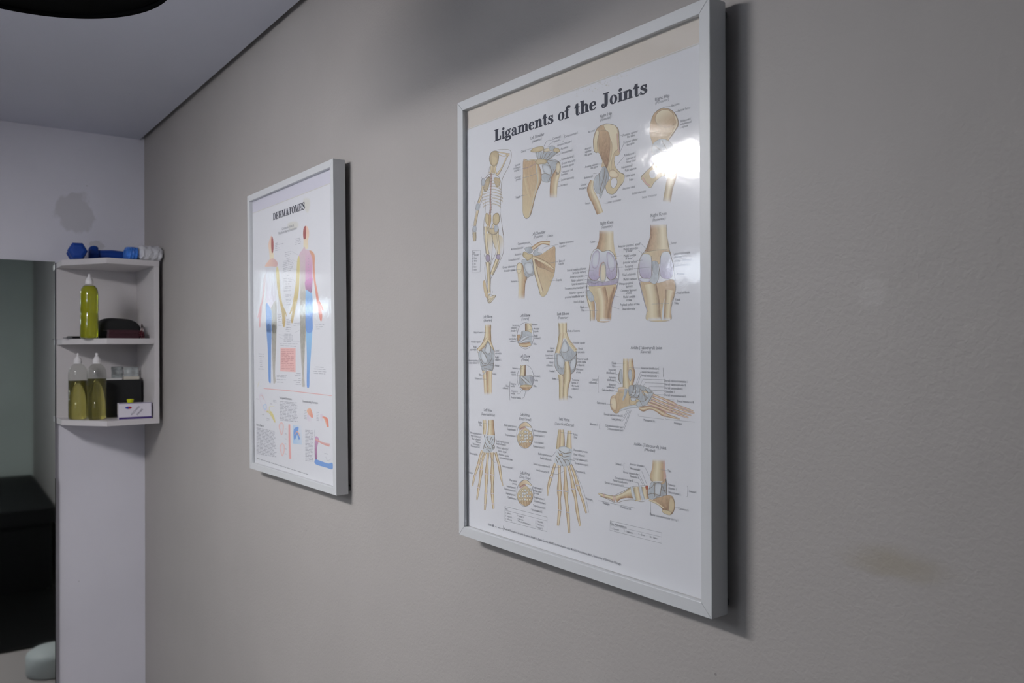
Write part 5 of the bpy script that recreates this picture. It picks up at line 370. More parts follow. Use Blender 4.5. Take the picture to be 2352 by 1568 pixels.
('B',4,'n','h',[(1611,862),(1626,884),(1656,887),(1669,868),(1650,848),(1622,847)],(1639,866)),('B',4,'n','l',[(1602,815),(1617,837),(1647,840),(1660,821),(1641,801),(1613,799)],(1630,819)),('B',4,'e','h',[(1674,966),(1689,987),(1719,990),(1731,971),(1712,952),(1684,950)],(1702,969)),('B',4,'e','h',[(1667,914),(1682,936),(1712,939),(1724,920),(1705,900),(1678,899)],(1695,918)),('B',4,'e','l',[(1673,869),(1688,891),(1717,894),(1730,875),(1711,855),(1683,854)],(1700,873)),
('B',4,'e','h',[(1666,826),(1681,848),(1711,851),(1724,832),(1704,812),(1677,811)],(1694,830)),('B',4,'n','l',[(1746,979),(1761,1000),(1790,1003),(1803,984),(1784,965),(1757,964)],(1774,983)),('B',4,'e','h',[(1727,934),(1742,956),(1771,959),(1784,940),(1765,920),(1737,919)],(1754,938)),('B',4,'n','h',[(1734,887),(1749,909),(1778,912),(1791,893),(1772,873),(1744,872)],(1761,891)),('B',4,'n','l',[(1725,829),(1740,851),(1770,854),(1782,835),(1763,815),(1736,814)],(1753,833)),
('B',4,'n','h',[(1805,989),(1820,1011),(1849,1014),(1862,995),(1843,975),(1816,974)],(1833,993)),('B',4,'n','l',[(1801,945),(1816,967),(1845,970),(1857,951),(1838,931),(1811,930)],(1828,949)),('B',4,'n','h',[(1793,892),(1808,913),(1837,916),(1849,898),(1830,878),(1803,877)],(1820,896)),('B',4,'e','l',[(1788,842),(1803,863),(1832,866),(1845,848),(1826,828),(1798,826)],(1815,845)),('S',5,['d','o','y','d'],[(1547,778),(1559,747)],[(1598,788),(1594,754)],0),
('S',5,['d','o','y','d'],[(1609,788),(1622,739)],[(1660,797),(1656,745)],0),('S',5,['d','o','y','d'],[(1671,797),(1683,730)],[(1722,806),(1717,736)],0),('S',5,['d','o','y','d'],[(1733,806),(1745,758)],[(1783,816),(1779,764)],0),('S',5,['d','o','y','d'],[(1794,815),(1806,785)],[(1844,826),(1839,792)],0),('X', 'Radius', (565, 1887), 35, 'R', 't', 0, 0, 0),('X', 'Ulna', (560, 1844), 36, 'R', 't', 0, 0, 0),
('X', 'Ulnar styloid process', (557, 1699), 35, 'R', 't', 0, 0, 0),('X', 'Volar radiocarpal l.', (549, 1651), 35, 'R', 't', 0, 0, 0),('X', 'Ulnar collateral l.', (539, 1605), 35, 'R', 't', 0, 0, 0),('X', 'Pisiform', (524, 1562), 35, 'R', 't', 0, 0, 0),('X', 'Pisohamate l.', (514, 1521), 36, 'R', 't', 0, 0, 0),('X', 'Pisometacarpal l.', (509, 1482), 35, 'R', 't', 0, 0, 0),('X', 'Metacarpal bb.', (444, 1357), 36, 'R', 't', 0, 0, 0),
('X', 'Phalanges', (304, 1038), 36, 'R', 't', 0, 0, 0),('X', 'Radial styloid process', (1497, 1899), 33, 'R', 't', 0, 0, 0),('X', 'Scapholunate l.', (1483, 1845), 33, 'R', 't', 0, 0, 0),('X', 'Triquetrohamate l.', (1483, 1750), 33, 'R', 't', 0, 0, 0),('X', 'Ulnar styloid', (1498, 1060), 34, 'R', 't', 0, 0, 0),('X', 'process', (1498, 1018), 33, 'R', 't', 0, 0, 0),('X', 'Lunotriquetral l.', (1478, 955), 33, 'R', 't', 0, 0, 0),
('X', 'Trapeziotrapezoid l.', (1473, 906), 34, 'R', 't', 0, 0, 0),('X', 'Scaphotrapezial l.', (1473, 843), 33, 'R', 't', 0, 0, 0),('X', 'Capitohamate l.', (1497, 786), 33, 'R', 't', 0, 0, 0),('X', 'Radial styloid process', (2336, 1542), 32, 'R', 't', 0, 0, 0),('X', 'Radial collateral l.', (2328, 1484), 32, 'R', 't', 0, 0, 0),('X', 'Dorsal carpometacarpal ll.', (2296, 1380), 32, 'R', 't', 0, 0, 0),('X', 'Dorsal metacarpal ll.', (2264, 1296), 32, 'R', 't', 0, 0, 0),
('X', 'Radial styloid process', (955, 1633), 35, 'L', 't', 0, 0, 0),('X', 'Radial collateral l.', (954, 1590), 34, 'L', 't', 0, 0, 0),('X', 'Palmar radiocarpal l.', (977, 1529), 35, 'L', 't', 0, 0, 0),('X', 'Radiate carpal l.', (1005, 1480), 35, 'L', 't', 0, 0, 0),('X', 'Articular capsule,', (1023, 1425), 35, 'L', 't', 0, 0, 0),('X', 'carpometacarpal joint', (1046, 1379), 34, 'L', 't', 0, 0, 0),('X', 'Volar metacarpal ll.', (1109, 1251), 34, 'L', 't', 0, 0, 0),
('X', 'Ulnar styloid process', (1912, 1879), 32, 'L', 't', 0, 0, 0),('X', 'Lunotriquetral l.', (1926, 1810), 33, 'L', 't', 0, 0, 0),('X', 'Capitohamate l.', (1926, 1708), 32, 'L', 't', 0, 0, 0),('X', 'Capitotrapezoid l.', (1899, 1643), 33, 'L', 't', 0, 0, 0),('X', 'Scapholunate l.', (1895, 1031), 33, 'L', 't', 0, 0, 0),('X', 'Radial styloid', (1907, 982), 32, 'L', 't', 0, 0, 0),('X', 'process', (1927, 949), 32, 'L', 't', 0, 0, 0),
('X', 'Scaphocapitate l.', (1921, 884), 32, 'L', 't', 0, 0, 0),('X', 'Scaphotrapezium l.', (1921, 830), 32, 'L', 't', 0, 0, 0),('X', 'Trapeziotrapezoid l.', (1893, 759), 32, 'L', 't', 0, 0, 0),('X', 'Capitotrapezoid l.', (1843, 691), 33, 'L', 't', 0, 0, 0),('X', 'Radius', (2811, 1899), 31, 'L', 't', 0, 0, 0),('X', 'Ulna', (2820, 1859), 31, 'L', 't', 0, 0, 0),('X', 'Ulnar styloid process', (2806, 1681), 31, 'L', 't', 0, 0, 0),
('X', 'Ulnar collateral l.', (2813, 1621), 31, 'L', 't', 0, 0, 0),('X', 'Dorsal radiocarpal l.', (2816, 1559), 31, 'L', 't', 0, 0, 0),('X', 'Dorsal intercarpal ll.', (2845, 1500), 30, 'L', 't', 0, 0, 0),('X', 'Metacarpal bb.', (2863, 1391), 30, 'L', 't', 0, 0, 0),('X', 'Phalanges', (3072, 1037), 30, 'L', 't', 0, 0, 0),('S',5,['t'],[(1184,642),(2225,648),(2221,440),(1181,422),(1188,645)],[(1186,646),(2228,652),(2222,436),(1177,418),(1182,644)],4),
('S',5,['t'],[(1184,583),(2224,593)],[(1185,587),(2225,596)],4),('X', 'Key', (1200, 598), 31, 'L', 't', 1, 0, 0),('X', 'a  Lunate b.', (1200, 539), 29, 'L', 't', 0, 0, 0),('X', 'b  Scaphoid b.', (1200, 491), 28, 'L', 't', 0, 0, 0),('X', 'c  Pisiform b.', (1200, 445), 29, 'L', 't', 0, 0, 0),('X', 'd  Capitate b.', (1495, 543), 28, 'L', 't', 0, 0, 0),('X', 'e  Hamate b.', (1495, 498), 28, 'L', 't', 0, 0, 0),
('X', 'f  Tubercle of trapezium b.', (1495, 461), 28, 'L', 't', 0, 0, 0),('X', 'g  Trapezoid b.', (1950, 542), 27, 'L', 't', 0, 0, 0),('X', 'h  Trapezium b.', (1949, 498), 28, 'L', 't', 0, 0, 0),('X', 'i  Triquetral b.', (1949, 450), 27, 'L', 't', 0, 0, 0),('X', '©2001', (725, 269), 35, 'L', 't', 1, 100, 0),('B',2,'k','t',[(843,294),(868,307),(893,299),(889,280),(864,269),(843,278)],(867,288)),('S',1,['t'],[(911,272),(967,273)],[(916,284),(972,285)],4),
('S',1,['t'],[(985,273),(1065,274)],[(991,285),(1070,286)],4),('S',1,['t'],[(1083,275),(1127,275)],[(1088,286),(1132,287)],4),('S',5,['t'],[(1136,334),(1135,252)],[(1144,335),(1143,254)],4),('X', 'Medical Illustrations by Linda Bronson, MAMS, & Dawn Gorski, MAMS, in consultation with Mark R. Hutchinson, M.D., University of Illinois at Chicago.', (1163, 276), 33, 'L', 't', 1, 2597, 0),('X', 'Ankle (Talocrural) Joint', (3994, 1878), 38, 'L', 't', 1, 558, 0),
('X', '(Medial)', (4180, 1825), 34, 'L', 't', 0, 181, 1),('S',3,['o','y','l','y','o','p'],[(4321,1731),(4311,1622),(4274,1518),(4289,1452)],[(4528,1750),(4529,1641),(4547,1545),(4532,1484)],1),('P',4,'y',[(4271,1495),(4320,1447),(4442,1445),(4538,1512),(4514,1455),(4442,1427),(4345,1441)],'o',(4283,1479),(4526,1475),1),('P',3,'w',[(4295,1435),(4357,1452),(4490,1461),(4544,1513),(4555,1318),(4465,1296),(4356,1244),(4257,1220),(4232,1289),(4258,1357)],'q',(4295,1389),(4538,1333),1),
('B',4,'q','h',[(4363,1426),(4466,1440),(4447,1311),(4362,1281)],(4410,1364)),('S',6,['n'],[(4340,1442),(4316,1394),(4255,1350)],[(4349,1441),(4323,1391),(4260,1345)],0),('S',6,['n'],[(4352,1433),(4345,1260)],[(4361,1434),(4354,1261)],0),('S',6,['n'],[(4468,1449),(4443,1293)],[(4477,1450),(4452,1294)],0),('S',6,['n'],[(4452,1372),(4548,1359)],[(4455,1378),(4551,1365)],0),('S',6,['n'],[(4233,1268),(4319,1298),(4440,1289)],[(4231,1274),(4320,1305),(4443,1296)],0),
('S',6,['n'],[(4540,1512),(4551,1317)],[(4549,1514),(4560,1319)],0),('S',6,['n'],[(4474,1431),(4510,1364),(4540,1332)],[(4482,1434),(4518,1368),(4547,1336)],0),('P',4,'o',[(4319,1220),(4441,1274),(4573,1316),(4655,1306),(4690,1214),(4666,1131),(4607,1077),(4500,1086),(4483,1128),(4416,1171),(4343,1196)],'d',(4501,1283),(4560,1087),1),('B',5,'o','y',[(4608,1290),(4655,1288),(4684,1213),(4655,1129),(4596,1093),(4584,1180)],(4630,1199)),
('S',5,['e','l','o'],[(4251,1198),(4371,1180),(4494,1140)],[(4263,1222),(4389,1206),(4508,1157)],0),('P',5,'y',[(4489,1120),(4619,1123),(4607,1077),(4500,1086)],None,0,0,1),('S',4,['y','l','o','d'],[(4164,1354),(4151,1272),(4208,1206)],[(4239,1361),(4238,1295),(4255,1226)],0),('B',6,'r','r',[(4195,1375),(4233,1390),(4239,1345),(4208,1336)],(4219,1361)),('S',6,['w','h','q'],[(3930,1336),(3946,1252),(3985,1164)],[(3974,1347),(3996,1268),(4034,1182)],0),
('S',6,['w','h','q'],[(4085,1358),(4100,1275),(4139,1187)],[(4128,1369),(4150,1291),(4187,1205)],0),('S',5,['e','y','l','o'],[(3985,1333),(3991,1248),(4011,1156)],[(4074,1353),(4093,1275),(4124,1189)],0),('S',4,['e','y','l','o'],[(4126,1357),(4119,1268),(4164,1200)],[(4214,1369),(4220,1291),(4225,1220)],0),('S',4,['e','l','y','o','d'],[(3933,1331),(3814,1250),(3707,1196),(3619,1165)],[(3996,1188),(3852,1175),(3745,1140),(3683,1091)],0),
('S',3,['e','l','y','d'],[(3669,1167),(3544,1164),(3427,1166),(3325,1164)],[(3633,1089),(3524,1115),(3404,1117),(3316,1149)],0),('S',7,['p'],[(3597,1171),(3617,1133),(3600,1098)],[(3610,1176),(3630,1135),(3612,1097)],0),('S',7,['p'],[(3626,1176),(3646,1137),(3626,1102)],[(3636,1180),(3656,1138),(3635,1101)],0),('S',7,['p'],[(3408,1162),(3436,1122)],[(3423,1169),(3451,1130)],0),('S',5,['n'],[(3323,1159),(3436,1161),(3604,1166),(3741,1225),(3940,1324),(4094,1364),(4220,1386)],[(3324,1165),(3437,1166),(3603,1171),(3738,1229),(3938,1328),(4094,1368),(4220,1390)],0),
('S',5,['n'],[(3343,1118),(3477,1109),(3657,1079),(3807,1130),(3964,1164),(4118,1164),(4195,1189)],[(3346,1124),(3480,1115),(3658,1084),(3805,1135),(3964,1169),(4119,1169),(4193,1194)],0),('X', 'Deltoid l.', (3787, 1584), 31, 'R', 't', 0, 0, 0),('X', 'Anterior tibiotalar l.', (4190, 1613), 30, 'R', 't', 0, 0, 0),('X', 'Tibionavicular l.', (4127, 1558), 30, 'R', 't', 0, 0, 0),('X', 'Dorsal talonavicular l.', (4097, 1495), 30, 'R', 't', 0, 0, 0),
('X', 'Navicular b.', (4088, 1455), 30, 'R', 't', 0, 0, 0),('X', 'Dorsal cuneonavicular ll.', (3981, 1400), 30, 'R', 't', 0, 0, 0),('X', 'Medial cuneiform b.', (3881, 1358), 31, 'R', 't', 0, 0, 0),('X', 'Dorsal tarsometatarsal ll.', (3807, 1310), 31, 'R', 't', 0, 0, 0),('X', 'Phalanges', (3541, 1029), 31, 'R', 't', 0, 0, 0),('X', 'Metatarsal bb.', (3944, 1030), 31, 'R', 't', 0, 0, 0),('X', 'Tibia', (4569, 1605), 29, 'L', 't', 0, 0, 0),
('X', 'Posterior', (4576, 1437), 29, 'L', 't', 0, 0, 0),('X', 'tibiotalar l.', (4579, 1395), 29, 'L', 't', 0, 0, 0),('X', 'Tibiocalcaneal l.', (4576, 1344), 29, 'L', 't', 0, 0, 0),('X', 'Deltoid l.', (4914, 1404), 28, 'L', 't', 0, 0, 0),('X', 'Calcaneus b.', (4745, 1170), 29, 'L', 't', 0, 0, 0),('X', 'Plantar calcaneonavicular (spring) l.', (4271, 1021), 30, 'L', 't', 0, 0, 0),('S',5,['t'],[(3828,1626),(3809,1621),(3806,1542),(3826,1538)],[(3829,1623),(3814,1621),(3810,1543),(3828,1541)],4),
('S',5,['t'],[(4194,1604),(4263,1512)],[(4198,1606),(4267,1514)],4),('S',5,['t'],[(4131,1555),(4218,1396)],[(4135,1556),(4222,1398)],4),('S',5,['t'],[(4103,1491),(4181,1382)],[(4107,1493),(4185,1384)],4),('S',5,['t'],[(4095,1453),(4155,1378)],[(4099,1455),(4159,1380)],4),('S',5,['t'],[(3991,1401),(4067,1398),(4072,1367)],[(3992,1405),(4070,1401),(4077,1368)],4),('S',5,['t'],[(3813,1310),(3926,1320)],[(3814,1313),(3926,1323)],4),
('S',5,['t'],[(4563,1620),(4461,1620)],[(4562,1617),(4461,1617)],4),('S',5,['t'],[(4568,1437),(4544,1434)],[(4568,1434),(4544,1431)],4),('S',5,['t'],[(4568,1362),(4484,1359)],[(4567,1359),(4484,1355)],4),('S',5,['t'],[(4879,1468),(4893,1467),(4886,1349),(4871,1344)],[(4881,1472),(4897,1468),(4890,1349),(4872,1341)],4),('S',5,['t'],[(4742,1189),(4693,1188)],[(4742,1186),(4692,1185)],4),('S',5,['t'],[(4282,1214),(4281,1046)],[(4286,1215),(4286,1046)],4),
('S',5,['t'],[(3319,1057),(4008,1064)],[(3321,1061),(4009,1068)],4),('S',5,['t'],[(3549,824),(4468,832),(4469,704),(3544,700),(3552,826)],[(3550,828),(4470,836),(4468,700),(3542,696),(3547,826)],4),('S',5,['t'],[(3549,767),(4469,781)],[(3549,770),(4469,784)],4),('X', 'Key: Abbreviations', (3557, 779), 29, 'L', 't', 1, 298, 0),('X', 'l. - Ligament', (3567, 721), 27, 'L', 't', 0, 0, 0),('X', 'll. - Ligaments', (3807, 729), 26, 'L', 't', 0, 0, 0),
('X', 'b. - Bone', (4072, 736), 26, 'L', 't', 0, 0, 0),('X', 'bb. - Bones', (4269, 738), 25, 'L', 't', 0, 0, 0),('B',1,'s','s',[(3175,6719),(3184,6721),(3193,6714),(3187,6711)],(3185,6716)),('B',1,'s','s',[(3082,6726),(3092,6728),(3101,6721),(3094,6717)],(3092,6723)),('B',1,'s','W',[(3775,6687),(3788,6690),(3800,6681),(3791,6676)],(3789,6684)),('B',1,'s','s',[(3161,6672),(3169,6674),(3177,6668),(3171,6666)],(3170,6670)),
('B',1,'s','s',[(3107,6720),(3114,6722),(3121,6717),(3116,6714)],(3114,6718)),('B',1,'s','W',[(3790,6684),(3803,6687),(3816,6677),(3807,6672)],(3804,6680)),('B',1,'s','s',[(3635,6753),(3643,6755),(3651,6749),(3645,6746)],(3644,6751)),('B',1,'s','W',[(3477,6646),(3491,6649),(3506,6639),(3495,6633)],(3492,6642)),('B',1,'s','W',[(3723,6762),(3734,6765),(3745,6756),(3738,6752)],(3735,6759)),('B',1,'s','s',[(3520,6667),(3526,6668),(3533,6664),(3528,6661)],(3527,6665)),
('B',1,'s','W',[(3367,6717),(3383,6720),(3398,6709),(3387,6703)],(3384,6712)),('B',1,'s','s',[(3708,6714),(3716,6716),(3723,6710),(3718,6707)],(3716,6712)),('B',1,'s','W',[(3760,6712),(3774,6715),(3788,6704),(3778,6699)],(3775,6707)),('B',1,'s','s',[(3686,6719),(3695,6721),(3704,6714),(3697,6711)],(3695,6716)),('B',1,'s','s',[(3464,6676),(3470,6678),(3476,6673),(3472,6671)],(3471,6674)),('B',1,'s','s',[(3245,6640),(3250,6641),(3254,6638),(3251,6636)],(3250,6639)),
('B',1,'s','s',[(2901,6669),(2909,6670),(2917,6665),(2911,6662)],(2910,6666)),('B',1,'s','s',[(3416,6674),(3424,6675),(3433,6669),(3427,6666)],(3425,6671)),('B',1,'s','s',[(3986,6742),(3994,6744),(4003,6738),(3997,6735)],(3995,6740)),('B',1,'s','s',[(3140,6662),(3148,6664),(3156,6659),(3150,6656)],(3149,6660)),('B',1,'s','s',[(3285,6647),(3293,6649),(3301,6643),(3295,6640)],(3294,6645)),('B',1,'s','s',[(3435,6627),(3441,6628),(3446,6624),(3442,6622)],(3441,6625)),
('B',1,'s','W',[(2929,6713),(2943,6716),(2958,6706),(2948,6701)],(2944,6709)),('B',1,'s','s',[(3474,6697),(3483,6699),(3491,6693),(3485,6690)],(3483,6694)),('B',1,'s','s',[(3114,6681),(3119,6682),(3124,6679),(3121,6677)],(3120,6680)),('B',1,'s','W',[(3532,6628),(3547,6632),(3563,6620),(3552,6614)],(3548,6623)),('B',1,'s','s',[(3576,6674),(3580,6675),(3584,6672),(3581,6670)],(3580,6673)),('B',1,'s','W',[(3221,6626),(3235,6630),(3249,6619),(3239,6614)],(3236,6622)),
('B',1,'s','W',[(3324,6626),(3336,6629),(3348,6620),(3339,6616)],(3337,6623)),('B',1,'s','s',[(3655,6742),(3661,6743),(3668,6738),(3663,6736)],(3662,6740)),('B',1,'s','s',[(3353,6711),(3362,6713),(3370,6706),(3364,6703)],(3362,6708)),('B',1,'s','s',[(3865,6731),(3869,6732),(3873,6729),(3870,6728)],(3869,6730)),('B',1,'s','W',[(2891,6720),(2906,6724),(2920,6713),(2910,6708)],(2907,6716)),('B',1,'s','s',[(3293,6695),(3299,6696),(3304,6692),(3300,6690)],(3299,6694)),
('B',1,'s','s',[(3915,6721),(3922,6722),(3928,6717),(3924,6715)],(3922,6719)),('B',1,'s','s',[(2932,6730),(2939,6732),(2945,6727),(2941,6724)],(2939,6728)),('B',1,'s','s',[(3526,6704),(3531,6705),(3535,6701),(3532,6700)],(3531,6702)),('B',1,'s','W',[(3378,6700),(3394,6704),(3411,6692),(3399,6685)],(3396,6695)),('B',1,'s','W',[(3032,6678),(3047,6681),(3061,6671),(3051,6665)],(3048,6674)),('B',1,'s','s',[(3325,6621),(3335,6623),(3345,6616),(3338,6612)],(3336,6618)),
('B',1,'s','s',[(3185,6685),(3190,6686),(3194,6682),(3191,6681)],(3190,6683)),('B',1,'s','W',[(3329,6701),(3345,6704),(3360,6693),(3349,6687)],(3346,6696)),('B',1,'s','s',[(3671,6719),(3675,6720),(3680,6717),(3677,6716)],(3676,6718)),('B',1,'s','s',[(3195,6703),(3202,6705),(3209,6700),(3204,6697)],(3203,6701)),('B',1,'s','s',[(3173,6636),(3179,6637),(3185,6633),(3181,6631)],(3179,6634)),('B',1,'s','W',[(2909,6636),(2920,6639),(2932,6630),(2924,6626)],(2921,6633)),
('B',1,'s','W',[(3941,6724),(3955,6727),(3969,6717),(3959,6711)],(3956,6720)),('B',1,'s','W',[(3499,6639),(3512,6642),(3525,6632),(3516,6627)],(3513,6635)),('B',1,'s','s',[(3390,6714),(3397,6715),(3404,6710),(3399,6708)],(3397,6712)),('B',1,'s','W',[(3711,6679),(3726,6683),(3741,6672),(3730,6666)],(3727,6675)),('B',1,'s','W',[(3263,6659),(3277,6662),(3291,6652),(3281,6646)],(3278,6655)),('B',1,'s','s',[(3493,6636),(3503,6639),(3514,6631),(3506,6627)],(3504,6633)),
('B',1,'s','s',[(3505,6649),(3513,6650),(3520,6645),(3515,6642)],(3513,6646)),('B',1,'s','s',[(3790,6669),(3795,6670),(3800,6667),(3797,6665)],(3796,6668)),('B',1,'s','W',[(3879,6668),(3891,6671),(3902,6662),(3894,6658)],(3892,6665)),('B',1,'s','s',[(2898,6638),(2905,6640),(2911,6635),(2906,6633)],(2905,6637)),('B',1,'s','s',[(3880,6696),(3884,6698),(3889,6694),(3886,6692)],(3885,6695)),('B',1,'s','W',[(3095,6664),(3107,6667),(3118,6658),(3110,6654)],(3108,6661)),
('B',1,'s','s',[(3584,6677),(3591,6679),(3597,6674),(3593,6672)],(3591,6676)),('B',1,'s','s',[(2739,6639),(2744,6640),(2748,6636),(2745,6635)],(2744,6637)),]
